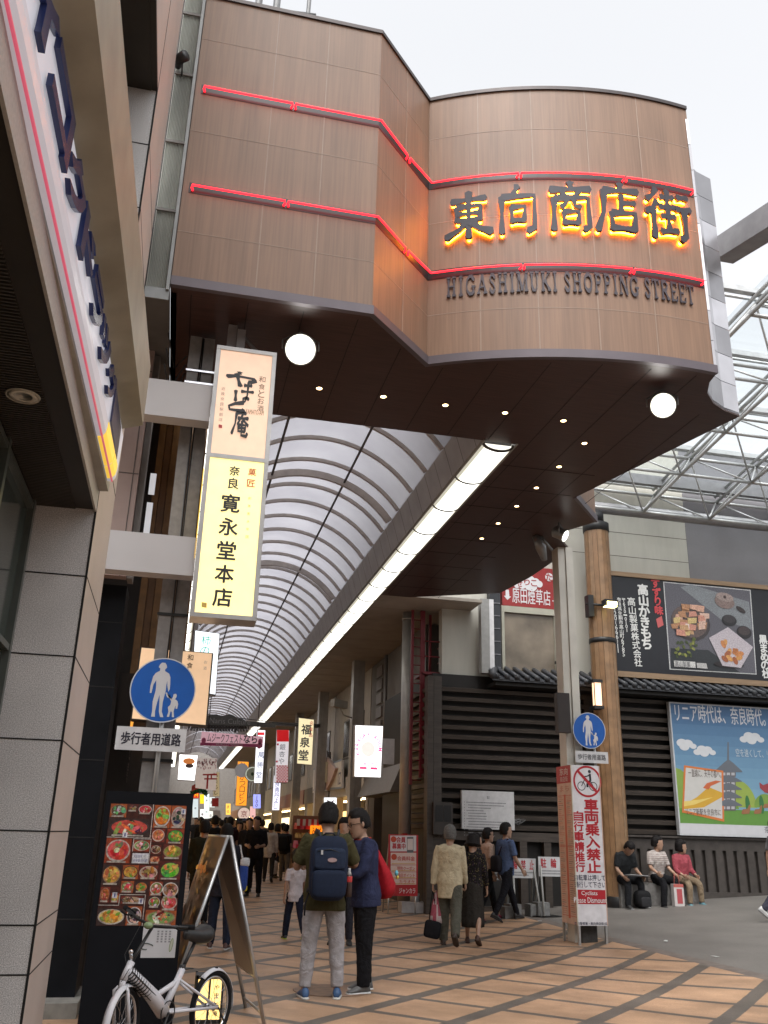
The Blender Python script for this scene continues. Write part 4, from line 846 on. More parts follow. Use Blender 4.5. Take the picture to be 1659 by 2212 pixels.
mb = MB(); mb.box(c+(-.16, -.1, -.02), c+(.16, .1, .12)); mb.tube([c+(-.05, .2, .05), c+(-.4, .4, .1)], .03, 6); mb.box(c+(-.38, .3, -.2), c+(-.25, .5, .3)); mb.build('housing', BLK, fl2)
mb = MB(); mb.box(c+(-.13, -.08, -.035), c+(.13, .08, -.022)); mb.box(c+(-.12, -.112, -.01), c+(.12, -.102, .07)); mb.build('lens', em('warm_lens', (1, .85, .35), 5), fl2)
def rcol(Y, kind, label):
    t = thing('arcade_column', label, 'column', (5.15, Y, gz(5.15, Y)), 'columns along the arcade'); mb = MB()
    if kind == 'round': mb.tube([(5.06, Y, gz(5, Y)), (5.06, Y, 6.53)], .135, 18); mb.tube([(5.06, Y, 6.35), (5.06, Y, 6.40)], .15, 18)
    else: mb.box((5.02, Y, gz(5, Y)), (5.16, Y+.38, 6.53)); mb.box((5.165, Y+.01, gz(5, Y)), (5.36, Y+.36, 6.53))
    mb.build('shaft', GCOL, t); return t
rcol(20.0, 'round', 'round grey arcade column carrying the lit karaoke sign'); rcol(26.4, 'sq', 'square grey arcade column just left of the lit karaoke sign')
rcol(33.0, 'sq', 'square grey arcade column beside the cream vertical shop sign'); rcol(39.5, 'sq', 'square grey arcade column behind the white vertical sign'); rcol(47, 'sq', 'square grey arcade column right of the orange vertical sign'); rcol(54.5, 'sq', 'distant square arcade column beside the round signs')
lc = thing('grey_steel_column', 'grey steel column with black cables and bands behind the tall lit sign', 'column', (-.15, 8.5, 0)); mb = MB()
mb.box((-.28, 8.4, 0), (-.16, 8.62, 6.42)); mb.box((-.15, 8.41, 0), (-.025, 8.6, 6.42)); mb.build('shaft', pm('speckled_grey_column', (.27, .255, .245), .45, .15, ns=18, amp=.14), lc)
mb = MB()
for z in (3.42, 2.1): mb.box((-.295, 8.385, z), (-.01, 8.63, z+.025))
mb.tube([(-.165, 8.39, 2), (-.158, 8.39, 4.2), (-.17, 8.385, 5.6), (-.15, 8.39, 6.4)], .007, 5); mb.tube([(-.145, 8.395, 2), (-.14, 8.395, 6.4)], .006, 5); mb.build('cable', BLK, lc)
mb = MB()
for z in (6.0, 5.86): mb.box((-.29, 8.38, z), (0.02, 8.39, z+.02))
mb.build('steel_band', pm('shiny_band', (.8, .8, .85), .2, .9), lc)
for i, y in enumerate((15.0, 21.5, 28)):
    mb = MB(); mb.box((-.45, y, 0), (-.15, y+.3, 6.53)); tag(mb.build('arcade_column', GCOL), 'grey left-hand arcade column, %s behind the menu board' % ['nearest', 'second', 'third'][i], 'column', 'columns along the arcade')

# ------------------------------------------------------------------ glazed space frame over the plaza
tr = thing('space_frame_roof', 'white tubular space-frame roof with glazing over the plaza at right', 'canopy', (13, 15, 9))
WT = pm('white_tube', (.62, .63, .63), .35, .3); zl = lambda j: 9.0+.30*j-.022*j*j
def Ln(i, j): return np.array([8.6+1.76*i, 18.15-1.76*j, zl(j)])
def Un(i, j): return np.array([8.6+1.76*i+.88, 18.15-1.76*j+.95, zl(j-.5)+1.02])
mbc_, mbd = MB(), MB(); NI, NJ = 9, 6
for i in range(NI):
    for j in range(NJ):
        if i < NI-1: mbc_.tube([Ln(i, j), Ln(i+1, j)], .036, 7); mbc_.tube([Un(i, j), Un(i+1, j)], .042, 7)
        if j < NJ-1: mbc_.tube([Ln(i, j), Ln(i, j+1)], .038, 7); mbc_.tube([Un(i, j), Un(i, j+1)], .042, 7)
        for di, dj in ((0, 0), (-1, 0), (0, 1), (-1, 1)):
            a, b = i+di, j+dj
            if 0 <= a < NI and 0 <= b < NJ: mbd.tube([Ln(i, j), Un(a, b)], .021, 6)
mbc_.build('chord_tube', WT, tr); mbd.build('diagonal_tube', WT, tr)
mb = MB()
for i in range(NI-1): a, b = Un(i, 0), Un(i, NJ-1); mb.tube([Un(i, j)+(0, 0, .16) for j in range(NJ)], .05, 4)
for j in range(NJ): mb.box(Un(0, j)+(-1, -.06, .2), Un(NI-1, j)+(0, .06, .31)); mb.tube([Un(0, j)+(-1, .35, .36), Un(NI-1, j)+(0, .35, .36)], .03, 6)
mb.build('purlin', WT, tr)
def glass_mat():
    m, t, p = _pr('roof_glass'); N = t.nodes; tp = N.new('ShaderNodeBsdfTransparent'); tp.inputs[0].default_value = (.86, .90, .91, 1); gl = N.new('ShaderNodeBsdfGlossy'); gl.inputs['Roughness'].default_value = .1
    mx = N.new('ShaderNodeMixShader'); mx.inputs[0].default_value = .06; t.links.new(tp.outputs[0], mx.inputs[1]); t.links.new(gl.outputs[0], mx.inputs[2]); t.links.new(mx.outputs[0], N['Material Output'].inputs['Surface']); return m
mb = MB()
for i in range(NI-1):
    for j in range(NJ-1):
        a, b, c, d = [Un(*k)+(0, 0, .33) for k in ((i, j), (i+1, j), (i+1, j+1), (i, j+1))]; mb.add([a, b, c, d], [(0, 1, 2, 3)])
mb.build('glass_pane', glass_mat(), tr)
mb = MB(); mb.tube([(7.6, 18.55, 9.15), (30, 18.55, 9.15)], .14, 10); mb.box((7.6, 18.6, 9.95), (30, 18.75, 10.2)); mb.build('gutter', pm('white_tube2', (.30, .30, .31), .4, .2), tr)
mb = MB(); p = on(1548, 535, 'X', 6.75); p2 = on(1659, 463, 'X', 6.75); d = (p2-p)/np.linalg.norm(p2-p)
n_ = np.array([0, -d[2], d[1]]); n_ = n_ if n_[2] > 0 else -n_; a, b = p-d*.05, p2+d*3
vs = [q_+n_*s+np.array([x, 0, 0]) for q_ in (a, b) for s, x in ((-.17, 0), (.17, 0), (.17, .3), (-.17, .3))]
mb.add(vs, [(0, 1, 2, 3), (7, 6, 5, 4), (0, 4, 5, 1), (1, 5, 6, 2), (2, 6, 7, 3), (3, 7, 4, 0)]); mb.build('edge_beam', pm('pale_steel_beam', (.36, .35, .36), .4, .2), tr)
# ------------------------------------------------------------------ tall lit shop sign on white brackets
ALU = pm('sign_aluminium', (.50, .49, .48), .35, .4)
tsn = thing('tall_lit_sign', 'tall double lit box sign, peach upper panel over bright yellow lower panel, on white brackets', 'sign', (.3, 8.1, 3.36)); f = PYf(8.0); F = FY0(8.0)
X0, X1, Zb, Zt, Zm = 0.0, .60, 3.34, 6.12, on(512, 989, 'Y', 8.0)[2]
mb = MB(); mb.box((X0, 8.03, Zb), (X1, 8.27, Zt), (.5, .5, .5)); mb.build('box', ALU, tsn)
mb = MB(); t_ = .04
for z0, z1 in ((Zt-t_, Zt), (Zm-.02, Zm+.02), (Zb, Zb+t_)): mb.box((X0, 7.99, z0), (X1, 8.029, z1))
for x0, x1 in ((X0, X0+t_), (X1-t_, X1)): mb.box((x0, 7.992, Zb+t_+.001), (x1, 8.028, Zt-t_-.001))
mb.build('frame', ALU, tsn)
mb = MB(); mb.box((X0+.042, 8.004, Zm+.022), (X1-.042, 8.028, Zt-.042), lin(238, 200, 172)); mb.build('upper_panel', lit(.44), tsn)
mb = MB(); mb.box((X0+.042, 8.004, Zb+.042), (X1-.042, 8.028, Zm-.022), lin(255, 236, 158)); mb.build('lower_panel', lit(.74), tsn)
K_ = (.02, .02, .025); mb = MB(); w = .0
BR = {'や': [[1.3, (2, 58), (30, 66), (60, 64), (92, 60), (98, 44), (80, 36)], [1.1, (44, 92), (42, 80)], [1, (34, 80), (46, 20), (50, 4)]],
 'ま': [[1.2, (30, 84), (78, 86)], [1, (14, 56), (92, 58)], [1.1, (56, 98), (54, 40), (44, 14), (32, 8), (30, 24), (50, 30), (66, 24)]],
 'と': [[1.2, (38, 98), (40, 50)], [1.1, (84, 44), (40, 36), (8, 22), (14, 6), (92, 4)]],
 '庵': [[1.1, (56, 100), (56, 86)], [1, (22, 84), (80, 86)], [1.1, (24, 84), (20, 46), (4, 10)], [1, (34, 66), (94, 68)], [.9, (60, 80), (34, 44)], [.9, (62, 64), (96, 42)], [.8, (40, 42), (40, 20), (80, 20)], [.8, (40, 42), (82, 43), (80, 22)], [.7, (42, 31), (80, 32)], [1, (60, 56), (60, 6), (90, 4), (94, 14)]]}
def brush(ch, x0, y0, x1, y1, data, wd_=11):
    a = f(x0, y1); b = f(x1, y0); strokes(mb, F.pt, a[0], a[1], b[0]-a[0], b[1]-a[1], data, wd_, .0, .0015, K_)
brush('や', 488, 806, 553, 832, BR['や'], 14); brush('ま', 514, 828, 552, 872, BR['ま'], 11); brush('と', 490, 846, 535, 886, BR['と'], 13); brush('庵', 498, 886, 540, 942, BR['庵'], 11)
T = lambda s, xt, yt, xb, yb, wp, c=K_, off=.0: pxv(mb, s, F, f, xt, yt, xb, yb, wp, .002, c, off)
T('和食とお酒', 567, 812, 562, 890, 15, (.16, .09, .04)); T('近鉄奈良駅前店', 483, 834, 476, 912, 9, (.3, .2, .17)); pxtext(mb, 'YAMATO-AM', F, f, 530, 888, 570, 893, .002, (.45, .28, .14))
mb.ell(F, *f(476, 921), .022, .026, .002, .0035, (.5, .05, .05), 4, .78)
T('奈良', 508, 1004, 503, 1058, 24, K_, .03); T('菓匠', 546, 1008, 541, 1056, 19, (.6, .07, .01), .02); T('創業寛永年間', 540, 1068, 533, 1168, 8, (.62, .42, .12))
T('寛永堂本店', 500, 1062, 478, 1316, 44, K_, .028); mb.ell(F, *f(441, 1307), .03, .035, .002, .0035, (.75, .5, .12), 4, .78)
mb.build('lettering', PRINT, tsn)
for nm, z0, z1, xl in (('bracket_arm', 5.30, 5.69, -.74), ('bracket_arm', 3.73, 4.10, -.86)):
    mb = MB(); mb.box((xl, 8.06, z0), (-.001, 8.24, z1)); mb.build(nm, pm('white_bracket', (.58, .56, .56), .45, ns=1.5, amp=.05), tsn)
mb = MB(); mb.box((-.012, 8.06, 3.9), (-.002, 8.24, 4.8)); mb.build('side_glow_panel', em('amber_panel', (.9, .6, .1), .7), tsn)

# ------------------------------------------------------------------ pedestrian zone signs
ADULT = [(47, 96), (53, 96), (56, 92), (57, 88), (54, 85), (54, 82), (62, 78), (65, 72), (66, 60), (66, 52), (64, 47), (61, 58), (60, 66), (59, 58), (59, 48), (56, 30), (56, 14), (60, 5), (54, 5), (51, 14), (50, 30), (49, 42), (46, 28), (44, 14), (45, 5), (38, 5), (39, 14), (38, 30), (41, 48), (41, 58), (40, 66), (36, 58), (34, 44), (31, 44), (31, 56), (34, 72), (38, 78), (45, 82), (45, 86), (42, 88), (44, 93)]
CHILD = [(74, 44), (78, 45), (80, 42), (79, 38), (77, 36), (82, 33), (84, 28), (83, 20), (80, 20), (80, 26), (79, 23), (77, 16), (79, 6), (75, 6), (74, 14), (72, 16), (70, 6), (66, 6), (68, 15), (66, 22), (70, 26), (71, 32), (64, 41), (62, 46), (59, 46), (63, 38), (72, 36), (73, 39)]
def ped(loc, R, ph, label, dx, gw, tcol, poleX):
    x, Y, z = loc; t = thing('pedestrian_sign', label, 'sign', (x, Y, z), 'blue pedestrian-zone signs'); F = FY(x, Y, z)
    mb = MB(); mb.ell(F, 0, 0, R, R, -.006, .0, lin(25, 92, 178), 48); mb.build('disc', attr_mat('blue_sign_paint', .35, 0, .05), t)
    mb = MB()
    for k in range(48):
        a0, a1 = 2*math.pi*k/48, 2*math.pi*(k+1)/48; r0, r1 = R*.965, R*1.0
        mb.flat(F, [(r0*math.cos(a0), r0*math.sin(a0)), (r1*math.cos(a0), r1*math.sin(a0)), (r1*math.cos(a1), r1*math.sin(a1)), (r0*math.cos(a1), r0*math.sin(a1))], .0012, (.58, .60, .64))
    s_ = R*2*.0092
    for P in (ADULT, CHILD): mb.flat(F, [((p[0]-54)*s_*.92, (p[1]-50)*s_) for p in P], .0016, (.62, .62, .64))
    mb.build('figures', PRINT, t)
    mb = MB(); mb.fbox(F, dx-gw/2, -ph-R*.0-.20-R, dx+gw/2, -R-.045, -.006, 0, (.62, .62, .63)); p = mb.build('plate', PAINT, t)
    mb = MB(); mb.text('歩行者用道路', F, dx-gw/2+.045, -ph-.20-R+.05, dx+gw/2-.045, -R-.045-.045, .002, tcol, .03); mb.build('lettering', PRINT, p)
    mb = MB(); mb.tube([(x+poleX, Y+.05, z-R-ph-1.0), (x+poleX, Y+.05, z+R*.8)], .022, 8); mb.box((x+poleX-.05, Y+.008, z-.02), (x+poleX+.05, Y+.14, z+.02)); mb.box((x+poleX-.05, Y+.008, z-R-.14), (x+poleX+.05, Y+.14, z-R-.10)); mb.build('pole', pm('galvanised', (.42, .42, .41), .4, .5), t)
c = on(352, 1490.5, 'Y', 8.28)
ped((c[0], 8.28, c[2]), .288, .045, 'larger blue round adult-and-child sign with white text plate, in front of the beige lit sign', -.055, .60, (.015, .015, .03), .02)
c = on(1273, 1578, 'Y', 14.0)
ped((c[0], 14.0, c[2]), .293, .03, 'smaller blue round adult-and-child sign with text plate, above the tall no-cycling sign', .02, .585, (.12, .12, .13), .1)

# ------------------------------------------------------------------ no-cycling sign tower
YF = 13.86; a = on(1234, 1652, 'Y', YF); b = on(1313, 2000, 'Y', YF); XL, XR = (a[0]+on(1249, 2000, 'Y', YF)[0])/2, (b[0]+on(1292, 1655, 'Y', YF)[0])/2; ZT_, ZB = a[2], b[2]
nc = thing('no_cycling_sign', 'tall white four-sided floor sign with red no-cycling circle and vertical red characters', 'sign', ((XL+XR)/2, YF+.3, gz(6.4, 14)))
mb = MB(); mb.box((XL, YF, ZB), (XR, YF+.02, ZT_), (.72, .71, .74)); mb.build('front_panel', PAINT, nc)
mb = MB(); mb.box((XL, YF+.021, ZB), (XL+.02, YF+.60, ZT_), (.72, .50, .40)); mb.build('map_panel', PAINT, nc)
mb = MB(); mb.box((XR-.02, YF+.021, ZB), (XR, YF+.60, ZT_), (.7, .6, .55)); mb.box((XL+.021, YF+.58, ZB), (XR-.021, YF+.6, ZT_), (.7, .7, .7)); mb.build('back_panel', PAINT, nc)
for x, y in ((XL, YF), (XR-.035, YF), (XL, YF+.565), (XR-.035, YF+.565)):
    mb = MB(); mb.box((x, y, gz(x, y)), (x+.035, y+.035, ZB)); mb.build('leg', pm('alu', (.5, .5, .5), .35, .8), nc)
mb = MB(); mb.box((XR-.002, YF-.004, ZB), (XR+.012, YF+.012, ZT_), (.62, .42, .33)); mb.box((XL-.012, YF-.004, ZB), (XL+.002, YF+.012, ZT_), (.62, .6, .5)); mb.build('edge_strip', PAINT, nc)
F = FY0(YF); f = PYf(YF); RD = lin(178, 26, 40); mb = MB()
cx, cz = f(1268.5, 1688)[0], f(1268.5, 1688)[1]; R = .245
for k in range(48):
    a0, a1 = 2*math.pi*k/48, 2*math.pi*(k+1)/48
    mb.flat(F, [(cx+r*math.cos(t), cz+r*math.sin(t)) for r, t in ((R*.87, a0), (R, a0), (R, a1), (R*.87, a1))], .003, RD)
    for ox in (-.105, .10):
        mb.flat(F, [(cx+ox+r*math.cos(t), cz-.075+r*math.sin(t)) for r, t in ((.058, a0), (.07, a0), (.07, a1), (.058, a1))], .0024, K_)
ln_ = lambda pts, w_: [mb.flat(F, [(cx+p[0]-n[0]*w_, cz+p[1]-n[1]*w_), (cx+q[0]-n[0]*w_, cz+q[1]-n[1]*w_), (cx+q[0]+n[0]*w_, cz+q[1]+n[1]*w_), (cx+p[0]+n[0]*w_, cz+p[1]+n[1]*w_)], .0026, K_) for p, q in zip(pts[:-1], pts[1:]) for n in [np.array([-(q[1]-p[1]), q[0]-p[0]])/math.hypot(q[0]-p[0], q[1]-p[1])]]
ln_([(-.105, -.075), (-.05, .02), (.06, .0), (.10, -.075)], .006); ln_([(-.02, -.075), (.06, .0)], .006); ln_([(-.07, .07), (0, .08), (.04, .1)], .010); ln_([(.05, .12), (.055, .01), (.0, -.03), (.0, -.09)], .018); mb.ell(F, cx+.045, cz+.155, .026, .026, .0028, .0028, K_)
s2 = .7071*R*.95; w_ = .016; mb.flat(F, [(cx-s2-w_, cz+s2-w_), (cx-s2+w_, cz+s2+w_), (cx+s2+w_, cz-s2+w_), (cx+s2-w_, cz-s2-w_)], .0034, RD)
TV = lambda s, xt, yt, xb, yb, wp, c, off=.03: pxv(mb, s, F, f, xt, yt, xb, yb, wp, .003, c, off)
def col_(s, x0, y0, x1, y1, wp, c, off): 
    n = len(s)
    for i, ch in enumerate(s):
        x = x0+(x1-x0)*(i+.5)/n; ya = y0+(y1-y0)*i/n; yb_ = y0+(y1-y0)*(i+1)/n; pxtext(mb, ch, F, f, x-wp/2, ya+(yb_-ya)*.04, x+wp/2, yb_-(yb_-ya)*.06, .003, c, off)
col_('車両乗入禁止', 1276, 1726, 1284, 1886, 28, RD, .045); col_('自行車請推行', 1248, 1752, 1253, 1884, 21, RD, .04)
NVB = lin(40, 44, 70); pxtext(mb, '自転車は押して', F, f, 1241, 1890, 1307, 1902, .003, NVB, .01); pxtext(mb, '通行して下さい', F, f, 1241, 1905, 1308, 1917, .003, NVB, .01)
bz0, bz1 = f(1270, 1953)[1], f(1270, 1922)[1]; mb.rect(F, XL+.014, bz0, XR-.004, bz1, .002, RD)
pxtext(mb, 'Cyclists', F, f, 1256, 1925, 1290, 1936, .004, (.78, .78, .78), .02); pxtext(mb, 'Please Dismount', F, f, 1240, 1939, 1310, 1950, .004, (.78, .78, .78), .02)
pxtext(mb, '奈良警察署・東向商店街(協)', F, f, 1241, 1992, 1313, 1999, .003, NVB, .01)
mb.build('front_print', PRINT, nc)
FL = FXm(XL, 0, 0); u0, u1 = -(YF+.60), -(YF+.0); mb = MB(); UW = u1-u0; ZH = ZT_-ZB
mb.rect(FL, u0, ZT_-ZH*.115, u1-.012, ZT_, .002, lin(186, 44, 52))
mb.text('东向', FL, u0+.14, ZT_-ZH*.062, u1-.14, ZT_-ZH*.015, .004, (.7, .62, .6), .02); mb.text('商店街', FL, u0+.15, ZT_-ZH*.105, u1-.15, ZT_-ZH*.07, .004, (.7, .62, .6), .0)
mb.text('まち', FL, u0+.12, ZT_-ZH*.17, u1-.12, ZT_-ZH*.13, .003, lin(200, 120, 110), .0)
mb.rect(FL, u0+UW*.44, ZB+.08, u0+UW*.56, ZT_-ZH*.19, .002, lin(214, 104, 78))
for k in (.195, .52, .95): mb.rect(FL, u0+.03, ZT_-ZH*k-.008, u1-.03, ZT_-ZH*k, .0026, lin(206, 90, 80))
rr = random.Random(5)
for k in range(58):
    z = ZT_-ZH*(.21+.0128*k)
    for ux in (u0+.04, u0+UW*.6):
        mb.rect(FL, ux, z, ux+UW*rr.uniform(.18, .34), z+.010, .0022, rr.choice([lin(206, 110, 96), lin(150, 120, 115), lin(214, 150, 130)]))
mb.build('map_print', PRINT, nc)

# ------------------------------------------------------------------ member-recruiting sign and its twin stand
ms = thing('member_sign', 'red-edged white standing board advertising membership beside the round grey column', 'sign', (5.1, 19.0, gz(5.1, 19.3))); Y_ = 19.0; f = PYf(Y_); F = FY0(Y_)
a, b = f(840, 1802), f(902, 1936); mb = MB(); mb.box((a[0], Y_, b[1]), (b[0], Y_+.03, a[1]), lin(170, 24, 34)); mb.build('board', PAINT, ms)
for x in (a[0]+.02, b[0]-.04):
    mb = MB(); mb.tube([(x, Y_+.01, gz(x, Y_)), (x, Y_+.02, b[1]+.1)], .016, 6); mb.tube([(x, Y_+.5, gz(x, Y_)), (x, Y_+.04, a[1]-.1)], .014, 6); mb.build('leg', pm('alu', (.5, .5, .5), .35, .8), ms)
mb = MB(); pol = lambda pts, w_, c: mb.flat(F, [f(*p) for p in pts], w_, c); bx = lambda x0, y0, x1, y1, w_, c: pol([(x0, y0), (x1, y0), (x1, y1), (x0, y1)], w_, c)
PK2 = (.62, .60, .60); bx(843, 1805, 899, 1839, .002, PK2)
for y0, y1 in ((1842, 1868), (1869, 1883), (1884, 1898), (1899, 1911)): bx(844, y0, 899, y1, .002, lin(214, 190, 180)); bx(846, y1-3, 897, y1-1.5, .004, lin(200, 160, 90))
pxtext(mb, '会員', F, f, 856, 1808, 876, 1820, .004, RD, .03); pxtext(mb, '募集中', F, f, 847, 1822, 876, 1834, .004, RD, .03); bx(879, 1808, 893, 1842, .0045, (.12, .12, .13)); bx(880, 1812, 892, 1836, .006, lin(210, 196, 190))
mb.ell(F, *f(850, 1813), .06, .06, .005, .005, lin(190, 70, 40)); mb.ell(F, *f(851, 1851), .06, .06, .005, .005, lin(190, 70, 40))
pxtext(mb, '会員料金', F, f, 858, 1850, 896, 1859, .005, lin(190, 60, 60), .01); pxtext(mb, '特別クーポン', F, f, 858, 1872, 896, 1880, .005, lin(190, 60, 60), .01); pxtext(mb, '来店ポイント', F, f, 858, 1887, 896, 1895, .005, lin(190, 60, 60), .01); pxtext(mb, 'カラオケ', F, f, 862, 1901, 896, 1909, .005, lin(190, 60, 60), .01)
pxtext(mb, 'ジャンカラ', F, f, 862, 1919, 897, 1930, .003, (.68, .6, .6), .03); mb.build('print', PRINT, ms)
mb = MB(); a = gnd(862, 1966); mb.box((a[0]-.12, 19.2, a[2]), (a[0]+.5, 19.55, a[2]+.2), (.45, .45, .46)); mb.tube([(a[0]+.2, 19.38, a[2]+.19), (a[0]+.2, 19.38, a[2]+.36)], .1, 10, (.45, .45, .46))
tag(mb.build('sign_weight', PAINT), 'white plastic weight block behind the foot of the member sign', 'weight')
# green-white pole by the slatted wall, notice board, barricades
mb = MB(); a = gnd(950, 1950); zt_ = on(950, 1772, 'Y', a[1])[2]; mb.tube([a, (a[0], a[1], zt_)], .028, 8, (.62, .62, .58)); mb.tube([(a[0], a[1], zt_-.75), (a[0], a[1], zt_-.35)], .031, 8, lin(40, 160, 80))
mb.ell(Fr((a[0], a[1], a[2]+.002), (1, 0, 0), (0, 1, 0)), 0, 0, .16, .16, 0, .03, (.1, .1, .1))
tag(mb.build('marker_pole', PAINT), 'thin white marker pole with a green label behind the old man in cream', 'pole')
nb = thing('notice_board', 'white notice board full of small text on the slatted wall', 'notice board', (7, 18.95, 2)); f = PYf(18.94); a, b = f(998, 1790), f(1110, 1711); F = FY0(18.94)
mb = MB(); mb.box((a[0], 18.94, a[1]), (b[0], 19.03, b[1]), (.56, .56, .57)); mb.build('board', PAINT, nb)
mb = MB(); rr = random.Random(2); mb.text('記', F, (a[0]+b[0])/2-.03, b[1]-.16, (a[0]+b[0])/2+.03, b[1]-.1, .003, (.1, .1, .1), .01)
for k in range(13):
    z = b[1]-.25-k*.055; u = a[0]+.1+(.04 if k % 3 else 0); mb.rect(F, a[0]+.05, z, a[0]+.065, z+.02, .002, (.2, .2, .2))
    L = rr.uniform(.35, .92)*(b[0]-a[0]-.2); 
    while L > 0: w_ = rr.uniform(.015, .035); mb.rect(F, u, z, u+w_*.8, z+.018, .002, (.2, .2, .21)); u += w_; L -= w_
mb.build('small_print', PRINT, nb)
def barricade(x0, x1, Y, label, parts):
    z = gz((x0+x1)/2, Y); t = thing('bicycle_barricade', label, 'barricade', ((x0+x1)/2, Y, z), 'no-bicycle-parking barricades'); F = FY0(Y)
    for s in (0, 1):
        x = x0+.05+s*(x1-x0-.1)
        mb = MB(); mb.tube([(x-.05*(1-2*s), Y-.22, z), (x, Y+.02, z+1.02), (x-.05*(1-2*s), Y+.30, z)], .022, 7); mb.build('leg', pm('dull_white_tube', (.42, .42, .40), .5), t)
        mb = MB(); mb.box((x-.12, Y-.1, z), (x+.12, Y+.22, z+.23)); mb.build('weight', pm('grey_block', (.22, .22, .215), .8, ns=14, amp=.2), t)
    mb = MB(); mb.box((x0, Y-.012, z+.70), (x1, Y+.012, z+1.06), (.62, .62, .63)); p = mb.build('board', PAINT, t)
    mb = MB(); w_ = (x1-x0)/len(parts)
    for i, ch in enumerate(parts): mb.text(ch, FY0(Y-.012), x0+w_*(i+.22), z+.86, x0+w_*(i+.78), z+1.03, .002, RD, .03)
    for k, q_ in ((.80, .9), (.75, .7)):
        u = x0+.06
        while u < x0+(x1-x0)*q_: mb.rect(FY0(Y-.012), u, z+k-.012, u+.02, z+k+.014, .002, (.25, .25, .26)); u += .026
    mb.build('lettering', PRINT, p)
Yb = 17.7; g_ = PYf(Yb)
barricade(g_(1016, 1820)[0], g_(1102, 1820)[0], Yb, 'low barricade with a white board of red characters behind the couple in the middle', '駐輪禁止')
barricade(g_(1104, 1820)[0], g_(1160, 1820)[0]-.02, Yb+.06, 'low barricade with a white board of red characters behind the man in blue', '輪禁止')
barricade(g_(1160, 1820)[0], g_(1245, 1820)[0], Yb-.03, 'low barricade with a white board of red characters half behind the tall no-cycling sign', '駐輪禁止')
mb = MB(); f = PYf(18.93); F = FY0(18.93)
for (x, y, s) in ((1120, 1776, 26), (958, 1806, 20)):
    rr = random.Random(int(x)); pts = []
    for k in range(26): q_ = f(x+rr.uniform(-s, s)*.7, y+rr.uniform(-s, s)*.35); pts.append((q_[0], 18.99, q_[1]))
    for a, b in zip(pts[:-1], pts[1:]): mb.tube([a, b], .0035, 3, (.22, .22, .22))
tag(mb.build('chalk_scribble', PRINT), 'tangled pale graffiti scribbles on the dark wall boards', 'graffiti')

# ------------------------------------------------------------------ tourism poster at right
po = thing('tourism_poster', 'large blue poster with a grey pagoda, white clouds and green hills on the slatted wall', 'poster', (13, 18.9, 1.7)); Y_ = 18.88; f = PYf(Y_); F = FY0(Y_)
X0, Z0, Z1 = f(1457, 1660)[0], f(1468, 1804)[1], f(1446, 1516)[1]; X1 = X0+4.6
mb = MB(); mb.box((X0, Y_, Z0), (X1, 19.0, Z1), (.55, .56, .58)); mb.build('panel', PAINT, po)
mb = MB(); nS = 10; zg = f(1470, 1745)[1]; zw = f(1470, 1778)[1]
for k in range(nS):
    za_, zb_ = Z1-.03-(Z1-.03-zg)*k/nS, Z1-.03-(Z1-.03-zg)*(k+1)/nS; t = k/nS; c = tuple(.0+p+(q-p)*t for p, q in zip(lin(62, 100, 142), lin(128, 168, 190))); mb.rect(F, X0+.03, zb_, X1-.03, za_, .002, c)
mb.rect(F, X0+.03, zw, X1-.03, zg, .002, lin(96, 142, 62)); mb.rect(F, X0+.03, Z0+.03, X1-.03, zw, .0021, (.58, .58, .60))
pol = lambda pts, w_, c: mb.flat(F, [f(*p) for p in pts], w_, lin(c)); SC_ = .01005
def hill(x, y, rx, ry, w_, c): p = f(x, y); mb.flat(F, [(p[0]+rx*SC_*math.cos(t), p[1]+ry*SC_*math.sin(t)) for t in [math.pi*i/16 for i in range(17)]], w_, lin(c))
def cl(x0, w_, c, pts): mb.flat(F, [(max(p[0], X0+.03), p[1]) for p in [f(*q) for q in pts]], w_, lin(c))
cl(0, .003, (128, 156, 70), [(1440, 1655), (1450, 1658), (1470, 1662), (1490, 1680), (1508, 1710), (1520, 1745), (1440, 1745)])
hill(1600, 1744, 42, 58, .003, (146, 166, 74)); hill(1655, 1745, 30, 30, .0032, (118, 150, 66)); hill(1545, 1746, 60, 22, .0034, (110, 148, 64))
mb.rect(F, f(1530, 1)[0], f(1, 1757)[1], X1-.03, f(1, 1736)[1], .0038, lin(150, 152, 156)); mb.rect(F, f(1530, 1)[0]-.02, f(1, 1737)[1], X1-.03, f(1, 1730)[1], .0042, lin(92, 96, 106))
for (x, y, s) in ((1478, 1608, 1.0), (1521, 1622, .95), (1623, 1594, 1.05), (1720, 1600, 1), (1790, 1660, .9)):
    for k, (dx, dy, r_) in enumerate(((-16, 3, 8), (-5, -3, 11), (8, -2, 10), (19, 4, 7), (0, 5, 10))):
        p = f(x+dx*s, y+dy*s)
        if p[0]-r_*SC_ > X0+.03: mb.ell(F, p[0], p[1], r_*s*SC_*1.25, r_*s*SC_*.85, .005+.0003*k, .005+.0003*k, (.60, .61, .63))
pxtext(mb, 'リニア時代は、奈良時代。', F, f, 1459, 1531, 1650, 1558, .006, (.62, .63, .66), .015); pxtext(mb, '空を速くして、リニアで', F, f, 1590, 1622, 1690, 1634, .006, (.5, .54, .58), .0)
GP = (100, 104, 112); pol([(1571, 1603), (1574, 1603), (1575, 1660), (1570, 1660)], .006, GP)
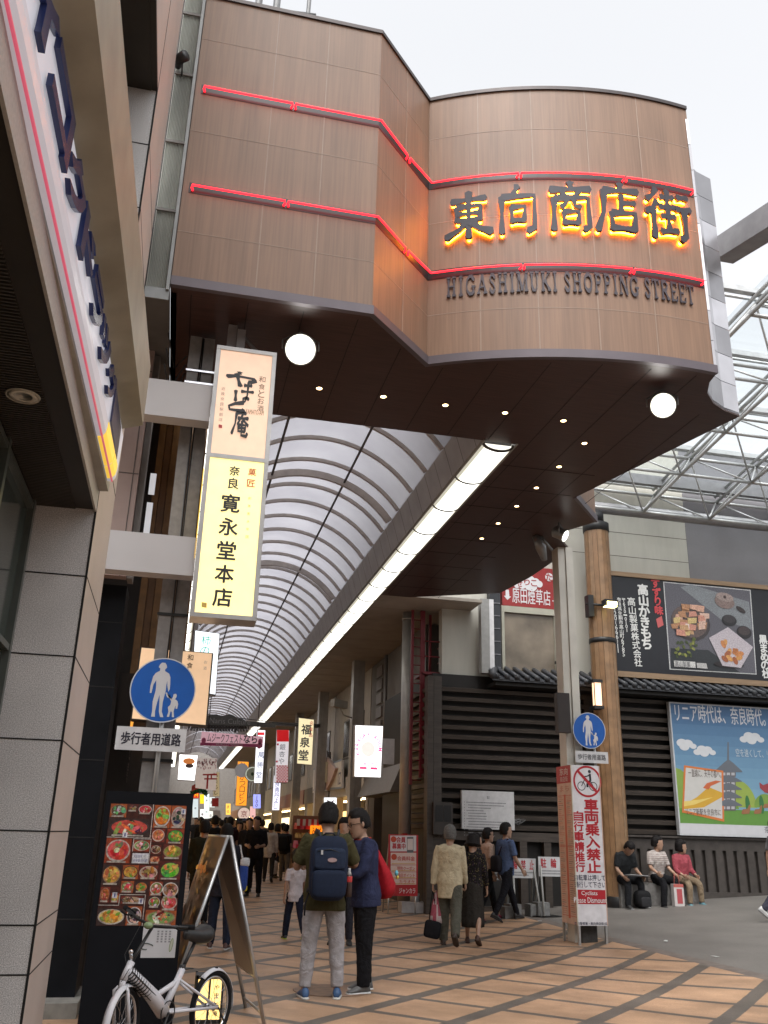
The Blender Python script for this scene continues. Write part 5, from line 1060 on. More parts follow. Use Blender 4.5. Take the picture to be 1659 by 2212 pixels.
for k, (y, hw) in enumerate(((1660, 30), (1681, 29), (1698, 29), (1716, 29), (1733, 30))):
    x = 1573; up = 20 if k == 0 else 7; pol([(x-hw, y+6), (x-hw*.35, y-up*.6), (x, y-up), (x+hw*.35, y-up*.6), (x+hw, y+6), (x+hw, y+8), (x-hw, y+8)], .0075+k*.0004, GP)
    pol([(x-16, y+8), (x+16, y+8), (x+16, y+18), (x-16, y+18)], .0068, (104, 98, 98))
    for j in range(-1, 2): pol([(x+j*10-3.5, y+9), (x+j*10+3.5, y+9), (x+j*10+3.5, y+15), (x+j*10-3.5, y+15)], .0072, (176, 176, 180))
for x in (1615, 1645, 1672): mb.ell(F, *f(x, 1738), .06, .2, .0066, .0066, lin(52, 110, 62)); 
for (x, y, s) in ((1610, 1752, 1), (1636, 1752, .9), (1655, 1740, .8)):
    pol([(x-9*s, y+4*s), (x-6*s, y-4*s), (x+4*s, y-5*s), (x+8*s, y-14*s), (x+11*s, y-13*s), (x+10*s, y-2*s), (x+8*s, y+6*s), (x-7*s, y+7*s)], .0082, (150, 104, 70))
pol([(1640, 1690), (1648, 1696), (1659, 1692), (1672, 1698), (1670, 1716), (1652, 1712), (1641, 1702)], .0084, (150, 60, 66))
pol([(1477, 1653), (1562, 1665), (1564, 1775), (1473, 1755)], .0088, (204, 118, 60)); pol([(1481, 1658), (1558, 1669), (1560, 1769), (1477, 1750)], .0094, (198, 196, 192))
pol([(1477, 1738), (1505, 1722), (1530, 1700), (1559, 1712), (1559, 1722), (1520, 1744), (1477, 1748)], .0100, (204, 160, 54)); pol([(1477, 1731), (1512, 1727), (1540, 1722), (1500, 1738), (1477, 1742)], .0104, (222, 196, 110)); pol([(1518, 1702), (1526, 1692), (1545, 1686), (1558, 1688), (1535, 1698), (1530, 1706)], .0106, (196, 100, 60))
pxtext(mb, '一直線に、天平の都へ。', F, f, 1487, 1664, 1556, 1678, .0112, (.1, .07, .06), .01); pxtext(mb, 'リニア新駅を奈良市に', F, f, 1482, 1748, 1556, 1760, .0112, (.1, .07, .06), .01)
pxtext(mb, '奈良市', F, f, 1652, 1786, 1690, 1799, .004, (.1, .1, .12), .01); mb.build('print', PRINT, po)

# ------------------------------------------------------------------ restaurant menu board
mn = thing('menu_board', 'black standing menu board crowded with food photos behind the white bicycle', 'menu board', (-.15, 7.95, 0)); Y_ = 7.88; f = PYf(Y_); F = FY0(Y_)
a, b = on(231, 1708, 'Y', Y_), on(418, 1722, 'Y', Y_); XL_, XR_, ZT2 = a[0]+.0, b[0], a[2]
mb = MB(); mb.box((XL_, Y_, .03), (XR_, Y_+.06, ZT2)); mb.build('board', pm('matt_black_board', (.009, .010, .013), .5, spec=.12), mn)
for x in (XL_+.06, XR_-.06):
    mb = MB(); mb.box((x-.03, Y_-.03, 0), (x+.03, Y_+.3, .03)); mb.build('foot', BLK, mn)
u0, u1 = f(240, 1733)[0]+.0, f(404, 1740)[0]; v1, v0 = f(300, 1737)[1], f(290, 2000)[1]; UW, VH = u1-u0, v1-v0
mb = MB(); mb.rect(F, u0, v0, u1, v1, .0008, lin(70, 34, 28)); rr = random.Random(11)
cells = [(0, 0, .22, .12, 'g'), (.22, 0, .36, .07, 'd'), (.36, 0, .55, .09, 'r'), (0, .12, .55, .28, 's'), (.57, 0, .80, .2, 'v'), (.80, 0, 1, .2, 'w'), (.57, .2, .75, .32, 'b'), (.77, .2, 1, .33, 'v'), (0, .29, .33, .5, 'r'), (.35, .3, .57, .4, 's'), (.35, .41, .57, .5, 't'), (.58, .34, .72, .42, 'd'), (.58, .43, .72, .5, 'b'), (.74, .33, 1, .46, 'y'), (.72, .47, 1, .63, 'v'), (0, .51, .24, .68, 'y'), (.25, .51, .46, .63, 'y'), (.46, .51, .71, .63, 'd'), (0, .69, .13, .82, 'b'), (.14, .74, .25, .82, 'y'), (.25, .64, .42, .74, 'r'), (.43, .64, .6, .74, 'v'), (.27, .76, .55, .83, 'd'), (.62, .64, .8, .76, 'r'), (.78, .64, 1, .78, 'd'), (.62, .76, .78, .86, 'r'), (.78, .74, 1, .88, 'r'), (0, .86, .35, 1, 'y'), (.36, .84, .56, 1, 'k'), (.6, .87, 1, 1, 's')]
PAL = {'g': [(120, 190, 140), (150, 110, 90), (200, 190, 180), (90, 60, 50)], 'r': [(196, 50, 60), (214, 90, 90), (220, 200, 190), (120, 140, 70)], 's': [(220, 120, 90), (230, 210, 200), (130, 160, 90), (200, 80, 70), (90, 60, 60)], 'v': [(90, 160, 60), (150, 190, 80), (220, 160, 70), (200, 120, 60)], 'w': [(200, 180, 170), (170, 140, 130), (60, 60, 60)], 'b': [(200, 110, 80), (170, 80, 50), (220, 150, 110)], 'd': [(120, 70, 50), (160, 110, 70), (90, 60, 50), (190, 160, 130)], 'y': [(214, 160, 70), (222, 190, 110), (190, 110, 50), (140, 150, 60)], 't': [(220, 220, 225)], 'k': [(60, 50, 50), (200, 180, 170)]}
lay = .0014
for (a0, b0, a1, b1, k) in cells:
    U0, U1, V1, V0 = u0+a0*UW+.003, u0+a1*UW-.003, v1-b0*VH-.003, v1-b1*VH+.003; cu, cv, hw, hh = (U0+U1)/2, (V0+V1)/2, (U1-U0)/2, (V1-V0)/2
    if k == 't':
        mb.rect(F, U0, V0, U1, V1, .002, (.66, .66, .68)); mb.text('大和食材', F, U0+.01, cv+.004, U0+hw*1.2, V1-.01, .0028, (.1, .12, .3)); mb.text('奈良郷土料理', F, U0+.01, V0+.01, U1-.01, cv-.004, .0028, (.1, .12, .3)); continue
    mb.rect(F, U0, V0, U1, V1, .0016, lin(rr.choice([(150, 62, 34), (120, 46, 34), (60, 44, 42), (166, 84, 44), (100, 40, 36)])))
    mb.ell(F, cu, cv, hw*.97, hh*.92, .0020, .0020, lin(rr.choice([(206, 200, 196), (70, 60, 60), (190, 180, 170), (150, 120, 96)])), 20)
    mb.ell(F, cu, cv+hh*.03, hw*.86, hh*.78, .0023, .0023, lin(rr.choice(PAL[k])), 20)
    for j in range(24):
        t = rr.random()*6.28; q_ = rr.random()**.6; s_ = rr.uniform(.12, .34)
        mb.ell(F, cu+hw*.66*q_*math.cos(t), cv+hh*.6*q_*math.sin(t), hw*s_*rr.uniform(.6, 1.3), hh*s_*rr.uniform(.5, 1.1), .0026+j*.00014, .0026+j*.00014, lin(tuple(min(255, max(0, c+rr.randint(-26, 26))) for c in rr.choice(PAL[k]))), 9, rr.random()*3)
    if rr.random() < .8: mb.rect(F, U0+hw*.2, V0+.002, U1-hw*.3, V0+.014, .0052, lin(176, 166, 156))
for (a0, b0, a1, b1) in ((0, .283, .555, .287), (.553, 0, .560, .287), (.345, .295, .353, .4), (0, .836, .25, .84), (.25, .752, .256, .84), (.25, .75, .58, .754), (.574, .75, .58, 1), (.345, .292, .575, .296), (.57, .292, .576, .5)): mb.rect(F, u0+a0*UW, v1-b1*VH, u0+a1*UW+.001, v1-b0*VH+.001, .0056, lin(196, 190, 184))
for (a0, b0) in ((.2, .24), (.93, .03), (.16, .735), (.5, .78)): mb.rect(F, u0+a0*UW, v1-(b0+.045)*VH, u0+(a0+.06)*UW, v1-b0*VH, .0058, (.62, .62, .66)); mb.rect(F, u0+(a0+.02)*UW, v1-(b0+.036)*VH, u0+(a0+.04)*UW, v1-(b0+.008)*VH, .0064, (.12, .14, .3))
mb.build('food_photo_sheet', FOOD, mn)
mb = MB(); a, b = f(303, 2069), f(384, 1999); mb.rect(F, a[0], a[1], b[0], b[1], .002, (.62, .62, .64))
for i in range(4):
    for j in range(5): mb.rect(F, a[0]+.11+i*.03, b[1]-.05-j*.018, a[0]+.125+i*.03, b[1]-.038-j*.018, .003, (.28, .28, .3))
mb.tube([F.pt(a[0]+.03+.06*math.cos(t)*(1-.1*t), a[1]+.08+.022*math.sin(t), .004) for t in np.linspace(.2, 5.2, 14)], .004, 4, (.08, .1, .09)); mb.ell(F, a[0]+.225, a[1]+.09, .014, .05, .003, .003, (.22, .30, .14), 14, -.15); mb.ell(F, a[0]+.225, a[1]+.09, .009, .043, .0036, .0036, (.5, .52, .42), 14, -.15)
mb.build('white_leaflet', PRINT, mn)

# ------------------------------------------------------------------ A-frame board
af = thing('a_frame_board', 'metal-edged folding A-frame board with food pictures, right of the menu board', 'a-frame sign', (.55, 9.0, 0)); AL = pm('alu', (.5, .5, .5), .35, .8)
hn, hf = on(492, 1808, 'Y', 8.6), on(452, 1806, 'Y', 9.3); rn, rf_ = np.array([.965, 8.56, 0]), np.array([.875, 9.36, 0]); ln2, lf_ = np.array([.10, 8.45, 0]), np.array([.02, 9.2, 0])
for nm, (n0, n1, b0, b1), inner, up_ in (('front_leaf', (hn, hf, ln2, lf_), (.10, .075, .055), .25), ('rear_leaf', (hn+np.array([.03, 0, 0]), hf+np.array([.03, 0, 0]), rn, rf_), (.19, .155, .135), .25)):
    mb = MB(); lb0, lb1 = b0+(n0-b0)*up_, b1+(n1-b1)*up_; nn = np.cross(n1-n0, b0-n0); nn /= np.linalg.norm(nn); nn = nn*.012
    mb.add([n0-nn, n1-nn, lb1-nn, lb0-nn, n0+nn, n1+nn, lb1+nn, lb0+nn], [(0, 1, 2, 3), (7, 6, 5, 4), (0, 4, 5, 1), (1, 5, 6, 2), (2, 6, 7, 3), (3, 7, 4, 0)], inner); lo = mb.build(nm, attr_mat('leaf_sheet', .3, 0, .3, ns=2), af)
    mb = MB(); mb.tube([n0, b0], .017, 6); mb.tube([n1, b1], .017, 6); mb.tube([n0, n1], .017, 6); mb.tube([lb0, lb1], .017, 6); mb.tube([b0+(n0-b0)*.06, b1+(n1-b1)*.06], .012, 6); mb.build('frame', AL, lo)
    if nm == 'front_leaf':
        L = Fr(lb1, (lb0-lb1)/np.linalg.norm(lb0-lb1), (n1-lb1)/np.linalg.norm(n1-lb1)); w_ = np.linalg.norm(lb0-lb1); h_ = np.linalg.norm(n1-lb1); mb = MB(); s = 1 if L.n[0] < 0 else -1; rr = random.Random(4)
        for k in range(70):
            v = rr.random(); c = (150, 84, 30) if .70 < v < .8 else rr.choice([(60, 46, 38), (90, 60, 46), (120, 96, 84), (70, 40, 30), (140, 116, 100), (170, 130, 70)])
            mb.ell(L, rr.uniform(.06, .94)*w_, v*h_*.96+.02, rr.uniform(.02, .1)*w_, rr.uniform(.01, .05)*h_, s*(.014+.0003*k), s*(.014+.0003*k), lin(c), 10, rr.uniform(-.3, .3))
        for k in range(10): mb.ell(L, rr.uniform(.15, .85)*w_, h_*(.74+rr.uniform(-.02, .02)), .08*w_, .02*h_, s*(.037+.0003*k), s*(.037+.0003*k), lin(rr.choice([(222, 130, 30), (232, 160, 50), (200, 96, 30)])), 10)
        mb.build('food_print', FOOD, lo)
# andon lantern behind the rear wheel
an = thing('floor_lantern', 'glowing paper-sided floor lantern behind the rear bicycle wheel', 'lamp', (.60, 8.55, 0)); a = on(424, 2115, 'Y', 8.5); b = on(478, 2200, 'Y', 8.5)
mb = MB(); mb.box((a[0]+.01, 8.5, .06), (b[0]-.01, 8.72, a[2]), lin(255, 214, 130)); mb.build('paper_shade', lit(.95), an)
mb = MB()
for x in (a[0], b[0]-.018):
    for y in (8.49, 8.715): mb.box((x, y, 0), (x+.018, y+.018, a[2]+.03))
mb.box((a[0], 8.49, a[2]), (b[0], 8.73, a[2]+.025)); mb.box((a[0], 8.49, .03), (b[0], 8.73, .06)); mb.box(((a[0]+b[0])/2-.008, 8.485, .06), ((a[0]+b[0])/2+.008, 8.499, a[2])); mb.build('frame', BLK, an)
mb = MB(); mb.vtext('やまと庵', FY0(8.499), b[0]-.055, a[2]-.03, .045, .065, .002, K_, .02); mb.build('lettering', PRINT, an)
# litter by the pier: small white knob post at far left
# ------------------------------------------------------------------ white bicycle
Hr = on(456, 2174, 'Z', .255); Hf = on(216, 2232, 'Z', .255)
bd = (Hf-Hr)*[1, 1, 0]; bd /= np.linalg.norm(bd); bn = np.array([-bd[1], bd[0], 0]); UPZ = np.array([0, 0, 1.0])
def bp(x, y): d = ray(x, y); t = ((Hr-EYE)@bn)/(d@bn); return EYE+d*t
bike = thing('white_bicycle', 'small-wheeled white bicycle with black saddle parked in front of the menu board', 'bicycle', (Hr[0], Hr[1], 0))
WP = pm('white_bike_paint', (.66, .66, .70), .28, ns=4, amp=.06); RUB = pm('tyre_rubber', (.012, .012, .013), .8, spec=.15); CHR = pm('chrome', (.6, .6, .62), .2, .9)
Hf = Hr+bd*1.0; fd = bd
def wheel(c, d, lab):
    mb = MB(); R = .235; cir = lambda r, n=36, a0=0, a1=2*math.pi: [c+d*r*math.cos(a0+(a1-a0)*i/n)+UPZ*r*math.sin(a0+(a1-a0)*i/n) for i in range(n)]
    mb.tube(cir(.235), .021, 8, closed=True); w = mb.build('wheel', RUB, bike)
    mb = MB(); mb.tube(cir(.208), (.009, .014), 6, closed=True) if False else mb.tube(cir(.208), .010, 6, closed=True); mb.build('rim', CHR, w)
    mb = MB(); sd = np.cross(d, UPZ)
    for k in range(20):
        a = 2*math.pi*k/20; mb.tube([c+sd*.025*(1-2*(k % 2))+d*.02*math.cos(a+.6)+UPZ*.02*math.sin(a+.6), c+d*.205*math.cos(a)+UPZ*.205*math.sin(a)], .0016, 4, cap=False)
    mb.build('spokes', CHR, w)
    mb = MB(); mb.tube([c-sd*.06, c+sd*.06], .018, 10); mb.tube([c-sd*.03, c-sd*.022], .03, 10); mb.tube([c+sd*.03, c+sd*.022], .03, 10); mb.build('hub', CHR, w)
    return w
wheel(Hr, bd, 'r'); fd = bd*.96+bn*.28; fd /= np.linalg.norm(fd); wheel(Hf, fd, 'f')
BB = bp(352, 2186); ST = bp(394, 2093); SD = bp(424, 2022); HT = bp(284, 2078); HB = bp(266, 2118)
mb = MB(); mb.tube([HT, HB], .026, 10); mb.tube([bp(276, 2098), bp(300, 2120), bp(330, 2153), BB], [.040, .042, .050, .052], 12); mb.tube([BB-bn*.035, BB+bn*.035], .03, 10)
mb.tube([BB, ST], .025, 10); mb.tube([bp(338, 2150), bp(389, 2115)], .019, 8)
for s in (-1, 1): mb.tube([ST+(BB-ST)*.25+bn*.02*s, Hr+bn*.058*s], .010, 7); mb.tube([BB+bn*.03*s, Hr+bn*.058*s], .012, 7)
mb.build('frame', WP, bike)
mb = MB(); a, b = bp(276, 2098), bp(326, 2149); t_ = (b-a)/np.linalg.norm(b-a); s2 = np.cross(t_, bn)
for k in range(12): p = a+(b-a)*k/11; mb.tube([p+bn*.043*math.cos(q)+s2*.043*math.sin(q) for q in [2*math.pi*i/12 for i in range(12)]], .0045, 5, closed=True)
for q in (0, 1.05, 2.1, 3.14, 4.2, 5.2): mb.tube([a+bn*.043*math.cos(q)+s2*.043*math.sin(q), b+bn*.046*math.cos(q)+s2*.046*math.sin(q)], .004, 4)
mb.build('lock_wrap', BLK, bike)
mb = MB(); fs_ = np.cross(fd, UPZ)
mb.tube([HB, HB-UPZ*.05+bd*.01], .022, 8)
for s in (-1, 1): mb.tube([HB-UPZ*.04+fs_*.03*s, HB-UPZ*.06+fs_*.05*s+bd*.01, Hf+fs_*.055*s], .012, 7)
mb.build('fork', WP, bike)
def fender(c, d, a0, a1, nm):
    mb = MB(); sd = np.cross(d, UPZ); rings = []
    for i in range(19):
        a = a0+(a1-a0)*i/18; e = d*math.cos(a)+UPZ*math.sin(a); rings.append([c+e*(.272-.012*abs(j))+sd*.018*j for j in (-1.5, -.8, 0, .8, 1.5)]+[c+e*(.268-.012*abs(j))+sd*.018*j for j in (1.5, .8, 0, -.8, -1.5)])
    mb.loft(rings); mb.build(nm, WP, bike)
fender(Hr, bd, math.radians(55), math.radians(190), 'mudguard'); fender(Hf, fd, math.radians(-20), math.radians(140), 'mudguard')
mb = MB(); mb.tube([ST, SD-UPZ*.03], .0135, 8); mb.tube([ST-UPZ*.01, ST+UPZ*.03], .024, 8); mb.tube([ST+bn*.02, ST-bd*.09+bn*.03+UPZ*-.005], .006, 5); mb.build('seat_post', BLK, bike)
mb = MB(); rings = []
for i in range(9):
    t = i/8; w_ = .022+.11*max(0, t-.25)**.8*1.25; w_ = min(w_, .105) if t < .95 else .07; z = .012*math.cos(t*5)+.012*t; c = SD+bd*(.14-.27*t)+UPZ*(z+.01); h_ = .03+.04*t*(t < .95)
    rings.append([c+bn*w_*math.cos(a)+UPZ*(h_*math.sin(a) if math.sin(a) > 0 else h_*1.2*math.sin(a)) for a in [2*math.pi*k/12 for k in range(12)]])
mb.loft(rings); mb.build('saddle', pm('black_vinyl', (.018, .018, .019), .45, ns=40, amp=.2), bike)
SM = bp(330, 2001); hb = np.cross(fd, UPZ); gl_, gr_ = None, None
mb = MB(); mb.tube([HT, HT+(SM-HT)*.35, SM], [.014, .012, .012], 8); A_l, A_r = SM-hb*.27-bd*.06+UPZ*.02, SM+hb*.27-bd*.06+UPZ*.02
if A_l[1] < A_r[1]: A_l, A_r = A_r, A_l
A_l = A_l+UPZ*.09; A_r = A_r-UPZ*.02
mb.tube([A_l, SM+(A_l-SM)*.45+bd*.04, SM, SM+(A_r-SM)*.45+bd*.04, A_r], .0115, 8); hbar = mb.build('handlebar', BLK, bike)
for g_ in (A_l, A_r):
    mb = MB(); q_ = SM+(g_-SM)*.55; mb.tube([q_+(g_-q_)*.25, g_+(g_-q_)*.1], .018, 8); mb.tube([q_+(g_-q_)*.1+bd*.03, q_+(g_-q_)*.5+bd*.06-UPZ*.015, g_+bd*.05-UPZ*.02], .006, 5); mb.build('grip', RUB, hbar)
mb = MB(); mb.ball(SM+bd*.05+UPZ*.01, .035, .035, .025, 10, 6); mb.build('lamp', pm('green_lens', (.25, .34, .18), .2), bike)
mb = MB(); mb.tube([SM+bd*.02, SM+bd*.08-UPZ*.12, HB+bn*.03+bd*.05], .003, 4); mb.tube([SM+hb*.1, SM+hb*.12+bd*.1-UPZ*.18, HT+bd*.03-UPZ*.05, HB], .003, 4); mb.build('brake_cable', BLK, bike)
mb = MB(); mb.tube([BB-bn*.05, BB+bn*.05], .012, 6); ca = bd*.5+UPZ*-.86
for s in (1, -1):
    e = BB+bn*.06*s+ca*.15*s; mb.tube([BB+bn*.055*s, e], .009, 5); mb.box(e-[.04, .03, .01], e+[.04, .03, .01])
mb.tube([BB+bn*.045+(bd*math.cos(a)+UPZ*math.sin(a))*.075 for a in [2*math.pi*i/20 for i in range(20)]], .005, 4, closed=True); mb.build('crank', BLK, bike)
mb = MB(); mb.tube([Hr+bn*.07, Hr+bn*.09-bd*.14-UPZ*.20], .007, 5); mb.box(Hr-bd*.04-[.03, .03, -.265], Hr+bd*.0+[.03, .03, .275]); mb.build('kickstand', BLK, bike)
mb = MB(); p = bp(283, 2056); mb.ball(p, .018, .018, .016, 8, 6); mb.tube([HT, p], .012, 6); mb.build('bell', CHR, bike)

# ------------------------------------------------------------------ shops lining the arcade
def shop(name, label, side, X, y0, y1, z1, col, fascia, glow, extra=None, group='shop buildings along the arcade'):
    """side +1: right of the street, facing -X ; side -1: left, facing +X"""
    t = thing(name, label, 'shop', (X, (y0+y1)/2, gz(5, y0)), group); s = side; zb = gz(5, y0)
    B = lambda xa, ya, za, xb, yb, zb_, c=(1, 1, 1): mb.box((X+s*xa, ya, za), (X+s*xb, yb, zb_), c)
    mb = MB(); B(0, y0, 3.0, 5, y1, z1, col); B(0, y0, zb-.2, .35, y0+.35, 3.0, col); B(0, y1-.35, zb-.2, .35, y1, 3.0, col); B(2.6, y0, zb-.2, 5, y1, 3.0, (.10, .08, .06)); mb.build('wall', attr_mat('shop_wall', .6, 0, .12, ns=3), t)
    mb = MB(); B(-.12, y0+.1, 2.75, .02, y1-.1, 3.35, fascia); mb.build('fascia_board', PAINT, t)
    rr = random.Random(int(y0*7+side))
    mb = MB(); B(2.4, y0+.4, zb+.3, 2.58, y1-.4, 2.6, glow)  # emissive rear panel stands in for the light inside the shop
    mb.build('interior_glow', lit(1.6), t)
    mb = MB()
    for k in range(16):
        y = rr.uniform(y0+.5, y1-.7); w_ = rr.uniform(.25, .6); B(rr.uniform(.3, 1.5), y, zb, rr.uniform(1.6, 2.2), y+w_, zb+rr.uniform(.5, 1.5), rr.choice([(.35, .2, .1), (.5, .12, .12), (.5, .45, .35), (.15, .1, .08), (.55, .4, .15), (.2, .2, .25)]))
    mb.build('goods_display', PRINT, t)
    mb = MB(); y = y0+.7
    while y < y1-.5: B(.25, y, 2.62, .40, y+.25, 2.68); y += 1.1
    mb.build('ceiling_lamp', em('shop_spot', (1, .72, .36), 6), t)
    if z1 > 4.6:
        y = y0+.9; k = 0
        while y < y1-1.6:
            mb = MB(); B(-.03, y, 4.0, .02, y+1.2, 5.3, (.10, .095, .09)); wf = mb.build('window', PAINT, t); mb = MB(); B(-.034, y+.06, 4.06, -.029, y+1.14, 5.24); mb.build('pane', pm('dull_pane', (.05, .055, .06), .15), wf); y += 2.2
    return t
kb = thing('karaoke_corner_building', 'dim brown corner shop building with a sloping grey awning behind the round column', 'shop', (5.7, 24, 0))
mb = MB(); mb.box((5.75, 21.42, 2.9), (11, 27.2, 6.5), (.14, .125, .11)); mb.box((5.75, 26.4, 0), (6.2, 27.2, 2.9), (.11, .10, .09)); mb.box((7.4, 21.42, 0), (11, 27.2, 2.9), (.02, .017, .016)); mb.build('wall', attr_mat('shop_wall', .6, 0, .12, ns=3), kb)
mb = MB(); mb.add([(5.74, 21.9, 3.9), (5.74, 25.9, 3.9), (5.15, 25.9, 2.55), (5.15, 21.9, 2.55), (5.74, 21.9, 2.55), (5.74, 25.9, 2.55)], [(0, 1, 2, 3), (0, 3, 4), (1, 5, 2), (3, 2, 5, 4)], (.20, .19, .175)); mb.build('awning', PAINT, kb)
for y in (22.2, 24.6): mb = MB(); mb.tube([(5.6, y, 3.0), (5.6, y, 6.4)], .05, 7, (.18, .17, .16)); mb.build('wall_pipe', PAINT, kb)
mb = MB()
for k in range(8): mb.box((5.70, 25.6, 3.2+k*.4), (5.75, 26.3, 3.5+k*.4), (.2, .18, .17))
mb.build('vent_grille', PAINT, kb)
shop('clapboard_shop', 'clapboard shop building with a white horse-head board and a warm glowing souvenir front', 1, 5.75, 27.3, 33.6, 6.5, (.40, .37, .32), (.5, .5, .5), lin(230, 170, 90))
shop('white_shop', 'white rendered shop with a dark ledge beside the cream vertical sign', 1, 5.75, 33.7, 40.2, 6.5, (.52, .50, .46), (.10, .09, .08), lin(226, 180, 110))
cl_ = [((.42, .38, .34), (.3, .1, .08), (230, 190, 120), 'brown-fronted shop next past the white rendered one'), ((.5, .46, .4), (.45, .43, .38), (240, 200, 140), 'beige shop further down the right of the arcade'), ((.35, .33, .3), (.12, .2, .12), (220, 200, 160), 'dark shop far down the right of the arcade'), ((.5, .45, .4), (.4, .2, .1), (240, 210, 150), 'last tan shop on the right of the arcade')]
y = 40.3
for c_, fa, gl, lb in cl_: shop('arcade_shop', lb, 1, 5.75, y, y+12, 6.5, c_, fa, lin(gl)); y += 12.1
y = 12.2
for c_, fa, gl, lb in [((.16, .13, .11), (.06, .05, .05), (230, 150, 70), 'dim brown left-hand shop just past the brown board wall'), ((.34, .27, .25), (.3, .3, .3), (240, 190, 120), 'pink-walled shop second on the left of the arcade'), ((.22, .2, .18), (.3, .08, .06), (240, 200, 140), 'grey shop third on the left of the arcade'), ((.25, .23, .2), (.3, .3, .26), (240, 210, 150), 'far shop on the left of the arcade near the red arch')]:
    shop('arcade_shop', lb, -1, -.95, y, y+9.4 if y < 40 else 88, 6.5, c_, fa, lin(gl)); y += 9.5 if y < 30 else 14
mb = MB(); mb.box((-6, 88.5, -1), (14, 89, 12), (.24, .22, .20)); mb.box((-.6, 88.3, .8), (4.6, 88.49, 3.4), (.10, .08, .07)); mb.build
tag(mb.build('end_building', PAINT), 'pale building closing the far end of the arcade', 'building')
for nm, X, s in (('storey_mass', 11.2, 1),):
    mb = MB(); mb.box((5.8, 21.5, 6.62), (14, 88, 9.0), (.2, .19, .18)); tag(mb.build('upper_storey', PAINT), 'plain upper storeys above the right side of the arcade', 'building')
mb = MB(); mb.box((-8, 9.3, 6.62), (-1.0, 88, 9.0), (.2, .19, .18)); tag(mb.build('upper_storey', PAINT), 'plain upper storeys above the left side of the arcade', 'building')
# horse-head board on the clapboard shop
hb_ = thing('horse_head_board', 'white shop board with blue lettering and a pale horse head under antlers', 'sign', (5.6, 29.5, 3.0)); f = PXm(5.55); F = FXm(5.55, 0, 0)
P4 = [f(680, 1662), f(741, 1642), f(741, 1703), f(678, 1713)]
mb = MB(); mb.prism(F, P4, -.03, .05, (.72, .71, .68)); mb.build('board', PAINT, hb_)
mb = MB()
for (x0, y0, x1, y1) in ((679, 1709, 741, 1704), (680, 1664, 741, 1644)): a, b = f(x0, y0), f(x1, y1); mb.flat(F, [a, b, (b[0], b[1]+.07), (a[0], a[1]+.07)], .053, (.25, .34, .48))
a, b = f(683, 1700), f(700, 1672); mb.text('GIFT', F, a[0], a[1], b[0], b[1]-.05, .053, (.09, .11, .2), .02); a, b = f(733, 1695), f(740, 1668); mb.text('IZ', F, a[0], a[1], b[0], b[1], .053, (.09, .11, .2), .02); mb.build('lettering', PRINT, hb_)
mb = MB(); HP = [(708, 1640), (716, 1636), (728, 1655), (734, 1660), (728, 1678), (722, 1692), (714, 1707), (707, 1706), (702, 1690), (698, 1670), (703, 1652)]
mb.prism(F, [f(*p) for p in HP], .055, .16, (.66, .50, .47)); mb.prism(F, [f(*p) for p in [(710, 1646), (718, 1646), (717, 1690), (710, 1692)]], .165, .2, (.55, .5, .36)); mb.prism(F, [f(*p) for p in [(708, 1645), (712, 1622), (714, 1640), (718, 1624), (718, 1645)]], .05, .1, (.07, .055, .05)); mb.build('horse_head', PAINT, hb_)

# ------------------------------------------------------------------ shop signs hanging in the arcade
def asign(name, label, Y, P, col, s, draw, depth=.14, frame=(.30, .29, .28), arm=None):
    f = PYf(Y); F = FY0(Y); pts = [f(*p) for p in ([(P[0], P[1]), (P[2], P[1]), (P[2], P[3]), (P[0], P[3])] if len(P) == 4 and not isinstance(P[0], tuple) else P)]
    c = np.mean(pts, 0); t = thing(name, label, 'sign', (c[0], Y, c[1]), 'signs hanging along the arcade')
    k = 1.0; out = [(c[0]+(p[0]-c[0])*1.04+np.sign(p[0]-c[0])*.0, c[1]+(p[1]-c[1])*1.02) for p in pts]
    mb = MB(); mb.prism(F, out, -depth, -.004, frame); mb.build('case', PAINT, t)
    mb = MB(); mb.flat(F, pts, .001, col); mb.build('face', lit(s) if s else PRINT, t)
    if draw:
        mb = MB(); draw(mb, F, f); mb.build('print', lit(s*.9) if s > .4 else PRINT, t)
    if arm:
        mb = MB()
        for (x0, y0, x1, y1) in arm: a, b = f(x0, y1), f(x1, y0); mb.box((a[0], Y+.02, a[1]), (b[0], Y+.1, b[1]), (.45, .44, .44))
        mb.build('bracket', PAINT, t)
    return t
def D1(mb, F, f): pxv(mb, '福泉堂', F, f, 663, 1562, 654, 1645, 22, .006, K_, .03); pxv(mb, '名産品', F, f, 673, 1556, 671, 1594, 8, .006, (.4, .06, .03), .01)
asign('vertical_shop_sign', 'cream lit vertical sign with three black brush characters by a square column', 32.9, [(646, 1551), (678, 1555), (673, 1652), (642, 1649)], lin(236, 224, 180), .62, D1)
def D2(mb, F, f):
    for i, ch in enumerate('KARAOKE ROOM'):
        a = math.radians(200-18.5*i+0); x, y = 796+25*math.cos(a), 1617-30*math.sin(a)
        if ch != ' ':
            p = f(x, y); c, s_ = math.cos(a-math.pi/2), math.sin(a-math.pi/2); V, Fc = glyph(ch, .02); lo, hi = V.min(0), V.max(0); m = (lo+hi)/2; k = .085/max(hi[1]-lo[1], .1)
            mb.add([F.pt(p[0]+((q[0]-m[0])*c-(q[1]-m[1])*s_)*k, p[1]+((q[0]-m[0])*s_+(q[1]-m[1])*c)*k, .006) for q in V], Fc, lin(206, 70, 130))
    mb.ell(F, *f(795, 1618), .155, .165, .004, .004, lin(240, 196, 190), 28)
    pxtext(mb, 'シャンカラ', F, f, 777, 1646, 815, 1656, .006, lin(206, 40, 110), .03); pxtext(mb, '━  ━', F, f, 777, 1658, 815, 1661, .006, lin(206, 60, 110), .03)
